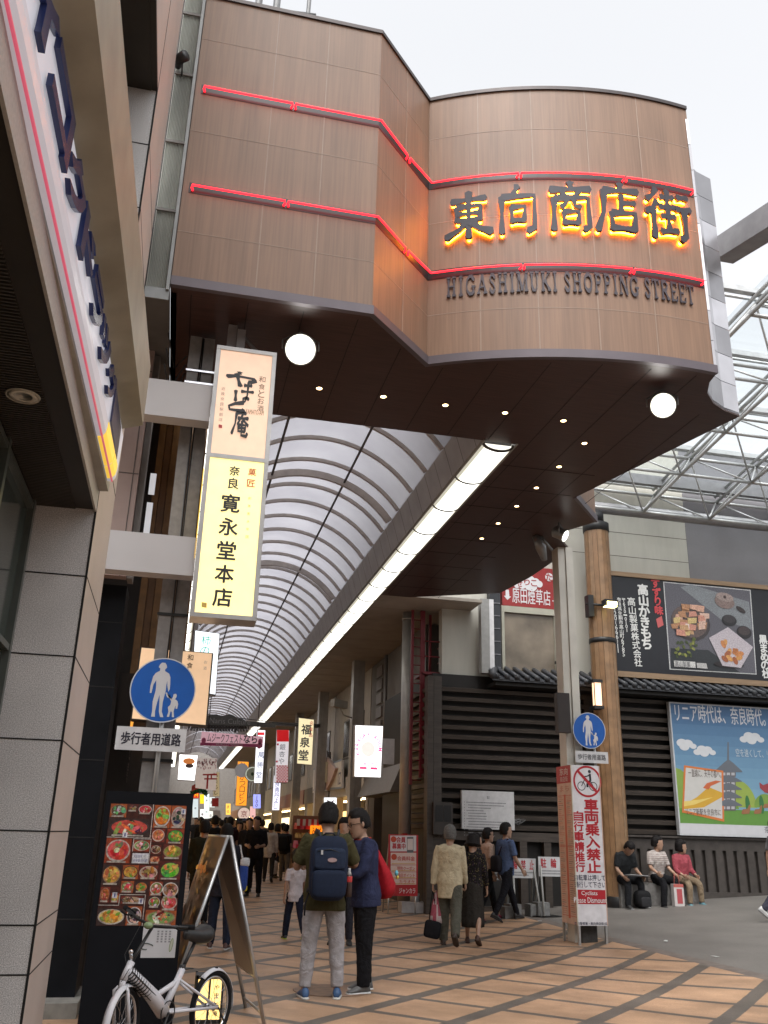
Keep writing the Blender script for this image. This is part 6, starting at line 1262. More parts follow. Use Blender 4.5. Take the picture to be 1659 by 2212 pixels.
asign('karaoke_sign', 'bright white karaoke sign with pink lettering on a white bracket from the round column', 19.9, [(768, 1567), (827, 1569), (822, 1679), (766, 1677)], (1, 1, 1), 1.0, D2, .16, (.5, .5, .5), [(824, 1596, 853, 1650)])
def D3(mb, F, f):
    p = f(597, 1577); pol = lambda x0, y0, x1, y1, w_, c: mb.flat(F, [f(x0, y0), f(x1, y0), f(x1, y1), f(x0, y1)], w_, c)
    pol(598, 1577, 624, 1602, .004, lin(190, 22, 28)); pxv(mb, '銀杏や', F, f, 611, 1606, 607, 1652, 13, .006, (.22, .22, .24)); pol(597, 1653, 622, 1690, .004, lin(150, 40, 56))
    for i in range(8):
        for j in range(11):
            if (i+j) % 2: pol(597+i*3.1, 1653+j*3.3, 600+i*3.1, 1656.3+j*3.3, .006, (.5, .45, .45))
    pol(598, 1606, 602, 1610, .006, lin(150, 20, 50)); pol(596, 1643, 600, 1647, .006, lin(150, 20, 50))
asign('vertical_shop_sign', 'white vertical sign with a red top and a chequered foot', 36, [(598, 1577), (625, 1578), (620, 1690), (594, 1690)], lin(214, 210, 214), .5, D3)
def D4(mb, F, f): pxv(mb, '萬勝堂', F, f, 565, 1620, 558, 1684, 14, .006, (.16, .18, .25)); mb.flat(F, [f(556, 1582), f(571, 1582), f(571, 1588), f(556, 1588)], .006, lin(190, 30, 40)); mb.flat(F, [f(548, 1590), f(568, 1594), f(566, 1615), f(547, 1612)], .03, lin(150, 70, 76))
asign('vertical_shop_sign', 'tall glowing white vertical sign with blue-grey characters right of the pink banner', 39, [(555, 1577), (573, 1578), (566, 1691), (549, 1691)], lin(240, 240, 246), .9, D4)
def D5(mb, F, f): pxv(mb, '奈良青丹よし', F, f, 601, 1676, 595, 1748, 12, .006, (.06, .07, .2), .01)
asign('vertical_shop_sign', 'narrow white lit sign with dark blue brush characters below the chequered sign', 38, [(592, 1675), (607, 1676), (603, 1750), (588, 1750)], lin(228, 228, 240), .85, D5, .1)
def D6(mb, F, f):
    pxv(mb, 'とんかつ口ビン', F, f, 525, 1646, 522, 1738, 14, .006, (.08, .04, .02), .01); p = f(522, 1664); mb.ell(F, p[0], p[1], .33, .33, .02, .06, (.14, .13, .13), 20)
asign('vertical_shop_sign', 'orange lit vertical sign with a grey round badge, down the right of the arcade', 45, [(514, 1645), (537, 1646), (532, 1740), (509, 1740)], lin(244, 150, 44), .75, D6)
def ring_sign(label, Y, x, y, r, col, draw=None, s=.35):
    f = PYf(Y); p = f(x, y); R = abs(f(x+r, y)[0]-p[0]); t = thing('round_shop_sign', label, 'sign', (p[0], Y, p[1]), 'signs hanging along the arcade'); F = FY0(Y); mb = MB(); mb.ell(F, p[0], p[1], R*1.06, R*1.06, -.1, -.003, (.25, .24, .22), 24); mb.build('case', PAINT, t)
    mb = MB(); mb.ell(F, p[0], p[1], R, R, .001, .001, col, 24); mb.build('face', lit(s), t)
    if draw: mb = MB(); draw(mb, F, p, R); mb.build('print', PRINT, t)
ring_sign('round pale green shop sign half behind the tall white vertical sign', 43, 545, 1672, 15, lin(206, 214, 200), lambda mb, F, p, R: (mb.ell(F, p[0], p[1], R*.85, R*.85, .004, .004, lin(190, 206, 190), 24), mb.ell(F, p[0], p[1], R*.2, R*.25, .007, .007, lin(60, 90, 60), 12)))
ring_sign('small round pink-lettered sign in the far arcade', 55, 527, 1758, 13, lin(236, 214, 206), lambda mb, F, p, R: mb.text('京', F, p[0]-R*.5, p[1]-R*.5, p[0]+R*.5, p[1]+R*.5, .006, lin(190, 60, 70), .01))
sm = [('yellow lit far sign with an orange edge and dark characters', 55, (488, 1736, 498, 1760), (250, 200, 90), .8, 'まる'), ('pinkish white far sign beside the small round one', 50, (540, 1742, 552, 1786), (236, 190, 190), .5, '茶'), ('lilac lit screen-like sign under the tall white one', 40, (547, 1716, 563, 1746), (150, 160, 240), .8, '100'),
      ('small amber lantern sign low on the right of the arcade', 44, (538, 1766, 546, 1786), (250, 170, 50), .9, '酒'), ('narrow beige sign with a red border down the left of the arcade', 50, (461, 1668, 474, 1720), (206, 190, 150), .2, 'みたらし'), ('white lit small karaoke sign over the souvenir front', 27, (700, 1723, 727, 1754), (236, 240, 244), 1.0, 'Y'),
      ('far white vertical sign left of the red arch', 62, (441, 1715, 452, 1768), (220, 236, 236), .8, '薬局'), ('far black and white sign overlapping a vertical one', 58, (452, 1722, 464, 1744), (210, 220, 220), .7, '鹿'), ('far red sign with a golden letter', 66, (418, 1712, 430, 1724), (206, 50, 30), .6, 'M'), ('far yellow sign in the crowd of signs', 64, (432, 1716, 442, 1736), (246, 214, 40), .7, ' '),
      ('far white and teal sign by the menu board', 60, (416, 1726, 428, 1766), (200, 214, 220), .6, '本'), ('far white lit sign above the crowd', 57, (432, 1748, 442, 1770), (226, 230, 230), .8, '着'), ('far orange lit sign low over the crowd', 58, (430, 1772, 446, 1782), (246, 160, 40), .9, ' '), ('far dark red plaque on a column', 48, (458, 1724, 472, 1742), (150, 40, 40), .1, ' '), ('far white sign with a red lantern mark', 56, (450, 1752, 460, 1772), (226, 230, 226), .7, '花')]
for lb, Y, P, c, s, tx in sm:
    def dr(mb, F, f, P=P, tx=tx, c=c):
        if tx != ' ':
            n = len(tx); w_ = (P[2]-P[0])*.6
            if n > 1 and P[3]-P[1] > P[2]-P[0]: pxv(mb, tx, F, f, (P[0]+P[2])/2, P[1]+2, (P[0]+P[2])/2-1, P[3]-2, w_, .006, lin(246, 196, 40) if tx == 'M' else lin(70, 40, 40), .01)
            else: pxtext(mb, tx, F, f, P[0]+w_*.3, P[1]+2, P[2]-w_*.3, P[3]-2, .006, lin(246, 196, 40) if tx == 'M' else lin(70, 50, 60), .02, True)
    asign('small_shop_sign', lb, Y, P, lin(c), s, dr)
def D7(mb, F, f): pxv(mb, '柿の葉', F, f, 447, 1372, 438, 1440, 22, .006, lin(40, 150, 130), .0)
asign('persimmon_shop_sign', 'white lit sign with green brush characters right of the grey steel column', 13.5, [(422, 1362), (474, 1369), (465, 1500), (415, 1492)], lin(232, 238, 244), .9, D7, .2, (.1, .1, .1))
def D8(mb, F, f): pxv(mb, '和食', F, f, 412, 1412, 409, 1446, 14, .006, (.09, .06, .04)); pxv(mb, 'お酒', F, f, 445, 1424, 442, 1450, 8, .006, (.4, .3, .24))
asign('beige_restaurant_sign', 'wide peach lit sign in a dark frame behind the larger blue round sign', 9.2, [(306, 1399), (458, 1412), (444, 1566), (285, 1552)], lin(228, 190, 152), .42, D8, .22, (.035, .028, .024))
def D9(mb, F, f): mb.ell(F, *f(408, 1645), .10, .05, .02, .1, (.25, .08, .02), 12); mb.ell(F, *f(409, 1655), .07, .035, .02, .1, (.02, .012, .01), 12)
asign('glowing_menu_sign', 'small dazzling white sign with dark lantern shapes under the white text plate', 16, [(388, 1630), (427, 1632), (420, 1686), (384, 1684)], (1, 1, 1), 1.3, D9, .2, (.12, .08, .05))
ob = thing('orange_strip_sign', 'glowing orange vertical strip sign beyond the black wall', 'sign', (-.6, 10.2, 3)); f = lambda x, y: (lambda p: (p[1], p[2]))(on(x, y, 'X', -.5)); F = FXp(-.5, 0, 0)
mb = MB(); a, b = f(262, 1560), f(280, 1400); mb.flat(F, [(10.1, a[1]), (11.2, a[1]), (11.2, b[1]), (10.1, b[1])], .0, lin(240, 160, 60)); mb.build('glow_face', lit(.7), ob)
mb = MB(); mb.prism(F, [(10.06, a[1]-.05), (11.24, a[1]-.05), (11.24, b[1]+.05), (10.06, b[1]+.05)], -.15, -.003, (.03, .02, .015)); mb.build('case', PAINT, ob)
mb = MB(); mb.vtext('酒と肴', F, 10.6, a[1]+(b[1]-a[1])*.45, .4, .24, .006, (.06, .03, .02), .02); mb.build('lettering', PRINT, ob)
# hanging banners and the dark ornate arch across the street
bt = thing('music_festival_banner', 'pink hanging banner announcing a music festival across the arcade', 'banner', (1.8, 24, 4.5)); f = PYf(24); F = FY0(24); Q = [(436, 1580), (569, 1591), (567, 1614.5), (432, 1610)]
mb = MB(); mb.prism(F, [f(*p) for p in Q], -.02, 0, lin(222, 176, 188)); mb.build('cloth', lit(.3), bt)  # cloth glows by itself, standing in for daylight coming through
mb = MB(); mb.flat(F, [f(433, 1604), f(567.4, 1607.5), f(567, 1614.5), f(432, 1610)], .004, lin(180, 70, 120)); pxtext(mb, 'ムジークフェスト', F, f, 447, 1587.5, 524, 1602, .006, (.05, .04, .05), .01); pxtext(mb, 'なら', F, f, 526, 1587, 556, 1605, .006, (.05, .04, .05), .04); pxtext(mb, '5月18日(土)～6月9日(日)', F, f, 466, 1605.5, 525, 1611, .008, (.7, .6, .66), .0)
for (x, y) in ((440, 1600), (562, 1602), (560, 1611)): mb.ell(F, *f(x, y), .06, .08, .008, .008, lin(196, 90, 130), 8)
mb.build('print', PRINT, bt)
mb = MB()
for (x0, y0, x1, y1) in ((450, 1581, 452, 1545), (556, 1590, 557, 1550)): a, b = f(x0, y0), f(x1, y1); mb.tube([(a[0], 24, a[1]), (b[0], 24, b[1]+1.2)], .01, 4)
mb.build('hanging_wire', BLK, bt)
oa = thing('ornate_street_arch', 'dark metal arch with a mountain silhouette and wave lattice spanning the arcade', 'arch', (1.8, 33, 5.5)); f = PYf(33); F = FY0(33); z1 = lambda x, y: ((740+x/3.318)/1.8517, (2780+y/3.318)/1.8517)
mb = MB(); mb.prism(F, [f(*z1(*p)) for p in [(60, 330), (200, 290), (300, 275), (420, 255), (480, 288), (590, 255), (640, 270), (700, 315), (780, 345), (890, 352), (1150, 372), (1200, 388), (1200, 432), (900, 420), (300, 398), (60, 385)]], -.05, .05, (.10, .10, .095)); mb.build('silhouette', PAINT, oa)
mb = MB(); pxtext(mb, 'Naris Culture', F, f, 452, 1555, 541, 1562, .056, (.3, .3, .3), .0); mb.build('lettering', PRINT, oa)
mb = MB(); rr = random.Random(1)
for k in range(15):
    for j in range(2):
        p = f(*z1(165+k*38+19*j, 480-j*34))
        if j == 0 or True: mb.tube([(p[0]+r_*math.cos(a), 33, p[1]+r_*math.sin(a)) for r_ in (.34,) for a in [math.pi*i/8 for i in range(9)]], .018, 4, (.05, .045, .045)); mb.tube([(p[0]+.2*math.cos(a), 33, p[1]+.2*math.sin(a)) for a in [math.pi*i/8 for i in range(9)]], .014, 4, (.05, .045, .045))
a, b = f(*z1(700, 400)), f(*z1(700, 500)); mb.tube([(a[0], 33, a[1]), (b[0]-.1, 33, b[1])], .04, 5, (.05, .045, .045)); mb.build('wave_lattice', PAINT, oa)
mb = MB(); a = f(*z1(1190, 400)); mb.box((a[0]-.1, 33, a[1]), (5.1, 33.1, a[1]+.12), (.08, .08, .08)); b = f(430, 1543); mb.tube([(-.2, 33, b[1]+.1), (5.0, 33, b[1]-.25)], .015, 4, (.1, .1, .1)); mb.build('support_bar', PAINT, oa)
tb = thing('torii_banner', 'pale cherry-blossom banner with a red shrine gate hanging on the left of the arcade', 'banner', (1, 30, 4)); f = PYf(30); F = FY0(30)
mb = MB(); mb.prism(F, [f(424, 1636), f(469, 1638), f(466, 1708), f(422, 1702)], -.02, 0, lin(206, 196, 190)); mb.build('cloth', lit(.25), tb)  # glow put into the cloth in place of light shining through it
mb = MB(); P = lambda a, w_, c: mb.flat(F, [f(*p) for p in a], w_, lin(c))
P([(438, 1672), (469, 1671), (469, 1675), (438, 1675)], .004, (190, 60, 60)); P([(441, 1681), (469, 1681), (469, 1684), (441, 1684)], .005, (190, 60, 60)); P([(447, 1675), (451, 1675), (449, 1704), (445, 1704)], .006, (190, 60, 60)); P([(455, 1675), (458, 1675), (458, 1682), (455, 1682)], .007, (190, 60, 60))
rr = random.Random(6)
for k in range(60): p = f(rr.uniform(426, 467), 1640+abs(rr.gauss(0, 11))); mb.ell(F, p[0], p[1], .022, .022, .003, .003, lin(206, 140, 150), 6)
mb.build('print', PRINT, tb)
ra = thing('red_arch_sign', 'curved red arch sign over the far street with pale lettering', 'sign', (1, 36, 3.6)); f = PYf(36); F = FY0(36); mb = MB()
mb.prism(F, [f(x, 1690+(x-440)**2*.011) for x in range(414, 467, 4)]+[f(x, 1702+(x-440)**2*.012) for x in range(466, 413, -4)], -.1, 0, lin(168, 66, 58)); mb.build('arch_board', PRINT, ra)
mb = MB(); pxtext(mb, 'ようこそ東向商店街へ', F, f, 424, 1693, 456, 1699, .004, (.6, .5, .45), .0); mb.build('lettering', PRINT, ra)
mb = MB(); rr = random.Random(8); f = PYf(40)
for k in range(260):
    x = rr.uniform(412, 447); y = 1712+(x-430)**2*.03-rr.uniform(0, 12); p = f(x, y); s_ = rr.uniform(.03, .07); a = rr.random()*3; mb.add([(p[0]-s_, 40+rr.uniform(-.1, .1), p[1]), (p[0], 40, p[1]+s_*.6), (p[0]+s_, 40+rr.uniform(-.1, .1), p[1]), (p[0], 40, p[1]-s_*.6)], [(0, 1, 2, 3)], lin(rr.choice([(40, 90, 60), (60, 120, 80), (30, 70, 50)])))
tag(mb.build('green_garland', PRINT), 'green leafy garland arching under the red arch sign', 'garland')
for (lb, Y, P, c) in (('navy flag with a pale star hanging in the far arcade', 46, (508, 1768, 536, 1802), (56, 62, 110)), ('beige flag with a red patch hanging below the navy one', 46, (494, 1803, 530, 1838), (206, 186, 150))):
    f = PYf(Y); F = FY0(Y); a, b = f(P[0], P[3]), f(P[2], P[1]); mb = MB(); mb.prism(F, [a, (b[0], a[1]), b, (a[0], b[1])], -.02, 0, lin(c)); mb.ell(F, (a[0]+b[0])/2, (a[1]+b[1])/2, .12, .12, .001, .004, lin((196, 190, 180) if c[2] > 90 and c[0] < 100 else (190, 60, 40)), 5); tag(mb.build('hanging_flag', PRINT), lb, 'flag', 'flags hanging in the far arcade')
# souvenir stall
st = thing('souvenir_stall', 'souvenir stall with pink goods, a striped valance and an orange lit sign', 'stall', (5.2, 28.5, gz(5, 28))); f = PYf(28); F = FY0(28); z0 = gz(5, 28)
a, b = f(640, 1800), f(700, 1790); mb = MB(); mb.box((a[0], 28, z0), (b[0]+.3, 29.2, z0+.95), (.30, .18, .10)); mb.box((a[0], 28.9, z0+.95), (b[0]+.3, 29.2, z0+1.9), (.2, .1, .06)); mb.build('counter', PRINT, st)
mb = MB(); rr = random.Random(9)
for k in range(70):
    x = rr.uniform(a[0], b[0]+.25); z = rr.choice([z0+.97, z0+1.25, z0+1.5]); s_ = rr.uniform(.05, .12); mb.box((x, 28+rr.uniform(0, .6), z), (x+s_, 28.7, z+rr.uniform(.08, .22)), lin(rr.choice([(230, 120, 160), (220, 60, 90), (230, 210, 200), (240, 150, 180), (200, 50, 50), (210, 180, 120)])))
mb.build('goods', PRINT, st)
mb = MB(); z = f(650, 1780)[1]
for k in range(10): x = a[0]+k*(.85/10); mb.box((x, 27.95, z-.05), (x+.085, 28.0, z+.14), lin((200, 40, 50) if k % 2 else (220, 210, 200)))
mb.build('valance', PRINT, st)
mb = MB(); p0, p1 = f(669, 1806), f(700, 1784); mb.box((p0[0], 27.9, p0[1]), (p1[0], 27.98, p1[1]), lin(246, 130, 24)); o_ = mb.build('lit_sign', lit(.9), st)
mb = MB(); mb.text('みやげ', FY0(27.9), p0[0]+.05, p0[1]+.04, p1[0]-.1, p1[1]-.04, .004, K_, .02); mb.build('lettering', PRINT, o_)
# security camera on the second column
sc_ = thing('security_camera', 'boxy cream security camera on an arm from the square column', 'camera', on(735, 1522, 'Y', 26.2)); c = ORG[sc_.name]
mb = MB(); mb.fbox(Fr(c, (.9, .4, -.05), (0, 0, 1)), -.28, -.1, .2, .12, -.1, .1, (.38, .36, .31)); mb.build('body', PAINT, sc_)
mb = MB(); mb.tube([c+(0, 0, -.1), c+(.1, 0, -.3), c+(.38, .1, -.35)], .02, 6, (.4, .38, .33)); mb.build('arm', PAINT, sc_)
mb = MB(); mb.box((4.95, 19.72, on(876, 1830, 'Y', 19.8)[2]), (5.05, 19.86, on(876, 1800, 'Y', 19.8)[2]), lin(170, 40, 40)); tag(mb.build('column_label', PRINT), 'small red vertical label strapped to the round column', 'label')
# ------------------------------------------------------------------ people
SKIN = attr_mat('skin', .5, 0, .06, ns=20); HAIRM = attr_mat('hair', .6, 0, .3, ns=60, bump=.5, bs=220)
HAIRM.node_tree.nodes['Principled BSDF'].inputs['Specular IOR Level'].default_value = .15; SHOE = attr_mat('shoe', .55, 0, .1, ns=30); BAGM = attr_mat('bag_fabric', .75, 0, .14, ns=30, bump=.3, bs=200)
BAGM.node_tree.nodes['Principled BSDF'].inputs['Specular IOR Level'].default_value = .15
def sk(r=1.0): return (.42*r, .25*r, .17*r)
def remesh(mb, name, vox, smooth, wr, mat, colf, root, wscale=9.0, seed=0.0):
    me = bpy.data.meshes.new('tmp'); me.from_pydata([tuple(v) for v in mb.v], [], mb.f); o = bpy.data.objects.new('tmp', me); COL.objects.link(o)
    r = o.modifiers.new('r', 'REMESH'); r.mode = 'VOXEL'; r.voxel_size = vox; r.use_smooth_shade = True
    if smooth: q = o.modifiers.new('s', 'SMOOTH'); q.factor = .5; q.iterations = smooth
    bpy.context.view_layer.update(); m2 = bpy.data.meshes.new_from_object(o.evaluated_get(bpy.context.evaluated_depsgraph_get()))
    bpy.data.objects.remove(o); bpy.data.meshes.remove(me); n = len(m2.vertices)
    V = np.zeros(n*3); m2.vertices.foreach_get('co', V); V = V.reshape(-1, 3); N = np.zeros(n*3); m2.vertices.foreach_get('normal', N); N = N.reshape(-1, 3)
    if wr:
        d = np.array([mnoise.noise(Vector((p[0]*wscale+seed, p[1]*wscale, p[2]*wscale*1.5)))+.6*mnoise.noise(Vector((p[0]*wscale*2.6+seed, p[1]*wscale*2.6+7, p[2]*wscale*3.6+p[0]*9))) for p in V]); V = V+N*(d*wr)[:, None]
        m2.vertices.foreach_set('co', V.ravel())
    finish(m2, name, mat, colf, root); return m2
def finish(m2, name, mat, colf, root):
    m2.name = name; m2.materials.clear(); m2.materials.append(mat)
    for a in list(m2.color_attributes): m2.color_attributes.remove(a)
    k = len(m2.polygons); C = np.zeros(k*3); m2.polygons.foreach_get('center', C); C = C.reshape(-1, 3); lt = np.zeros(k, dtype=np.int32); m2.polygons.foreach_get('loop_total', lt)
    cols = np.array([(*(colf(c) if callable(colf) else colf), 1) for c in C], dtype=np.float32) if callable(colf) else np.tile(np.array((*colf, 1), dtype=np.float32), (k, 1))
    ca = m2.color_attributes.new('Col', 'FLOAT_COLOR', 'CORNER'); ca.data.foreach_set('color', np.repeat(cols, lt, axis=0).ravel()); m2.polygons.foreach_set('use_smooth', [True]*k); m2.update()
    o = bpy.data.objects.new(name, m2); COL.objects.link(o); o.parent = root; return o
def rotx(a): c, s = math.cos(a), math.sin(a); return np.array([[1, 0, 0], [0, c, -s], [0, s, c]])
def rotz(a): c, s = math.cos(a), math.sin(a); return np.array([[c, -s, 0], [s, c, 0], [0, 0, 1]])
def roty(a): c, s = math.cos(a), math.sin(a); return np.array([[c, 0, s], [0, 1, 0], [-s, 0, c]])
def sbox(mb, c, hx, hy, hz, e=.4, col=(1, 1, 1), M=None, n=16, m=10):
    pw = lambda t: math.copysign(abs(t)**e, t); rings = []
    for i in range(m+1):
        t = -1.5+3.0*i/m; r = []
        for k in range(n):
            a = 2*math.pi*k/n; p = np.array([hx*pw(math.cos(t))*pw(math.cos(a)), hy*pw(math.cos(t))*pw(math.sin(a)), hz*pw(math.sin(t))]); r.append(np.array(c, float)+(M@p if M is not None else p))
        rings.append(r)
    mb.loft(rings, col)
RD_ = math.radians
NP = [0]
def person(label, pos, az, h=1.7, build=1.0, lod=1, skin=1.0, hair=(.012, .010, .010), hairstyle='short', shirt=None, sleeve=.5, hem=.80, pants=None, pwid=1.0, plen=1.0, skirt=None, shoe=(.02, .02, .02), sole=None,
           lean=0, hip=(0, 0), knee=(0, 0), legab=3, sh=(0, 0), ab=(8, 8), el=(12, 12), inw=(0, 0), head=(0, 0), seat=None, group='people in the street', hs=1.0, patt=None, collar=None, glasses=False, curl=.5, name='person'):
    hs = hs*1.13
    NP[0] += 1; seed = NP[0]*3.7; s = h/1.7; root = thing(name, label, 'person', pos, group); root.rotation_euler = (0, 0, -RD_(az))
    vox = {0: .030, 1: .019, 2: .0115}[lod]*(1 if s > .8 else .8)
    B = build; RL = rotx(-RD_(lean)); Pv = np.array([0, 0, .93])
    tp = lambda x, y, z: Pv+RL@np.array([x, y, z-.93])
    legs = []
    for i, sd in ((0, -1), (1, 1)):
        H = np.array([sd*.088, 0, .90]); a = RD_(hip[i]); t1 = np.array([sd*math.sin(RD_(legab)), math.sin(a), -math.cos(a)]); t1 /= np.linalg.norm(t1); K = H+t1*.425
        b = a-RD_(knee[i]); t2 = np.array([sd*math.sin(RD_(legab))*.6, math.sin(b), -math.cos(b)]); t2 /= np.linalg.norm(t2); A = K+t2*.415
        pit = max(0, -b-RD_(12))*1.25 if seat is None else 0
        legs.append([H, K, A, t1, t2, pit])
    low = []
    for H, K, A, t1, t2, pit in legs: low.append(min(A[2]-.075, (A+rotx(-pit)@np.array([0, .17, -.07]))[2]))
    dz = -min(low) if seat is None else (seat/s+.09-.90)
    def sh_(p): return (np.array(p)+[0, 0, dz])*s
    R_ = lambda cx, cy, cz, rx, ry, M, n=20: [sh_(M(cx+rx*math.cos(2*math.pi*k/n), cy+ry*math.sin(2*math.pi*k/n), cz)) for k in range(n)]
    fl = lambda x, y, z: np.array([x, y, z])
    def torso(mb, infl, z0, z1, n=20):
        prof = [(.80, .155, .105, 0), (.88, .168, .118, -.008), (.95, .162, .112, -.004), (1.05, .150, .102, .0), (1.15, .156, .108, .004), (1.25, .170, .116, .004), (1.33, .178, .112, -.004), (1.385, .165, .092, -.012), (1.425, .105, .070, -.012), (1.45, .062, .058, -.008)]
        rr_ = []
        for z, rx, ry, yo in prof:
            if z < z0-1e-6 or z > z1+1e-6: continue
            rr_.append(R_(0, yo, z, rx*B+infl, ry*B+infl, tp, n))
        mb.loft(rr_)
    # head frame
    NB = tp(0, -.008, 1.44); RH = RL@rotz(-RD_(head[0]))@rotx(-RD_(head[1])); HD = NB+RL@np.array([0, .012, .0])
    hp = lambda x, y, z: HD+RH@(np.array([x, y, z])*hs)      # z: 0 at neck base, crown .265
    arms = []
    for i, sd in ((0, -1), (1, 1)):
        S = tp(sd*.172*(.55+.45*B), -.008, 1.375); a, b = RD_(sh[i]), RD_(ab[i]); d1 = RL@np.array([sd*math.sin(b), math.sin(a)*math.cos(b), -math.cos(a)*math.cos(b)]); E = S+d1*.285
        c = RD_(sh[i]+el[i]); d2 = np.array([sd*math.sin(b)*.4-sd*math.sin(RD_(inw[i])), math.sin(c), -math.cos(c)]); d2 = RL@d2; d2 /= np.linalg.norm(d2); W = E+d2*.245; arms.append((S, E, W, d1, d2, sd))
    # body
    mb = MB(); torso(mb, -.012, .80, 1.45)
    for H, K, A, t1, t2, pit in legs:
        T = [H+[0, 0, .04], H+(K-H)*.3, K-t1*.06, K+t2*.05, K+t2*.14, A-t2*.06, A+t2*.03]; mb.tube([sh_(p) for p in T], [r*s*(.5+.5*B) for r in (.075, .078, .056, .053, .056, .036, .034)], 12)
    for S, E, W, d1, d2, sd in arms: mb.tube([sh_(p) for p in (S-d1*.03, S+d1*.09, E-d1*.03, E+d2*.05, W-d2*.03, W+d2*.01)], [r*s*(.6+.4*B) for r in (.044, .048, .040, .040, .028, .026)], 12)
    mb.tube([sh_(tp(0, -.01, 1.41)), sh_(hp(0, .0, .03)), sh_(hp(0, .008, .10))], [.062*s, .054*s, .052*s], 14)
    hr = [(.015, .036, .040, .052), (.032, .050, .062, .036), (.06, .060, .080, .022), (.10, .067, .092, .014), (.145, .073, .098, .008), (.19, .074, .097, .004), (.225, .063, .082, .0), (.25, .04, .054, -.002), (.262, .015, .02, -.004)]
    mb.loft([[sh_(hp(rx*math.cos(2*math.pi*k/18), yo+ry*math.sin(2*math.pi*k/18), z)) for k in range(18)] for z, rx, ry, yo in hr])
    if lod:
        mb.tube([sh_(hp(0, .092, .150)), sh_(hp(0, .112, .108)), sh_(hp(0, .098, .098))], [.009*s, .015*s, .012*s], 8); mb.ball(sh_(hp(0, .085, .033)), .02*s, .02*s, .016*s, 8, 6)
        for sd in (-1, 1): mb.ball(sh_(hp(sd*.076, -.004, .125)), .012*s, .02*s, .032*s, 8, 6)
    hand = MB()
    for S, E, W, d1, d2, sd in arms:
        nn = np.array([-sd, .15, 0.]); nn -= d2*(nn@d2); nn /= np.linalg.norm(nn); l = np.cross(d2, nn); q = MB()
        if l[1] < 0: l = -l
        M3 = np.c_[nn, l, d2]; hand.ball(sh_(W+d2*.048), .016*s, .040*s, .056*s, 12, 8, M=M3)
        for k, (off, L) in enumerate(((.029, .068), (.010, .078), (-.010, .072), (-.028, .056))):
            p0 = W+d2*.088+l*off; cb = curl*(1.0+.12*k); p1 = p0+d2*L*.42*math.cos(cb*.5)+nn*L*.42*math.sin(cb*.5); p2 = p1+(d2*math.cos(cb*1.4)+nn*math.sin(cb*1.4))*L*.33; p3 = p2+(d2*math.cos(cb*2.2)+nn*math.sin(cb*2.2))*L*.28
            hand.tube([sh_(p) for p in (p0-d2*.015, p0, p1, p2, p3)], [.009*s, .0095*s, .0088*s, .008*s, .0062*s], 7)
        p0 = W+d2*.03+l*.032; hand.tube([sh_(p) for p in (p0-l*.01, p0+l*.012+d2*.018+nn*.006, p0+l*.02+d2*.045+nn*.016, p0+l*.018+d2*.066+nn*.026)], [.012*s, .0115*s, .0098*s, .007*s], 7)
    lip = sh_(hp(0, .098, .068)); 
    HL = sh_(hp(0, 0, 0)); ih = np.linalg.inv(RH)
    def bodycol(c):
        p = ih@((c/s-[0, 0, dz])-HD)/hs
        if p[1] > .075 and abs(p[2]-.068) < .006 and abs(p[0]) < .024: return (.30*skin, .12*skin, .10*skin)
        return sk(skin)
    me = remesh(mb, 'body', vox*.85 if lod else vox, 2, 0, SKIN, bodycol if lod == 2 else sk(skin), root)
    if lod:   # the hands stay part of the same body mesh
        bo = [o for o in root.children if o.name.startswith('body')][-1]; V0 = [tuple(v.co) for v in me.vertices]; F0 = [tuple(p.vertices) for p in me.polygons]; o_ = len(V0)
        m3 = bpy.data.meshes.new('body'); m3.from_pydata(V0+[tuple(v) for v in hand.v], [], F0+[tuple(i+o_ for i in f) for f in hand.f]); bpy.data.objects.remove(bo); bpy.data.meshes.remove(me); finish(m3, 'body', SKIN, bodycol if lod == 2 else sk(skin), root)
    # face details
    if lod == 2 or glasses:
        for sd in (-1, 1):
            e = MB(); e.ball(sh_(hp(sd*.030, .094, .142)), .012*s, .007*s, .006*s, 8, 6); finish(_mesh(e), 'eye', HAIRM, (.01, .008, .008), root)
            e = MB(); e.tube([sh_(hp(sd*.014, .099, .158)), sh_(hp(sd*.03, .100, .164)), sh_(hp(sd*.048, .089, .160))], [.003*s, .004*s, .002*s], 5); finish(_mesh(e), 'eyebrow', HAIRM, hair, root)
    if glasses:
        e = MB()
        for sd in (-1, 1):
            e.tube([sh_(hp(sd*.032+.022*math.cos(t), .110-.010*abs(math.cos(t))*(1 if math.cos(t)*sd > 0 else 0), .140+.015*math.sin(t))) for t in [2*math.pi*i/14 for i in range(14)]], .0022*s, 5, closed=True); e.tube([sh_(hp(sd*.054, .102, .146)), sh_(hp(sd*.079, .02, .143)), sh_(hp(sd*.08, -.01, .13))], .0025*s, 5)
        e.tube([sh_(hp(-.01, .112, .143)), sh_(hp(.01, .112, .143))], .002*s, 5); finish(_mesh(e), 'glasses', BAGM, (.01, .01, .012), root)
    # hair
    mbh = MB(); n, m = (26, 18) if lod else (14, 10); rings = []; rr = random.Random(NP[0])
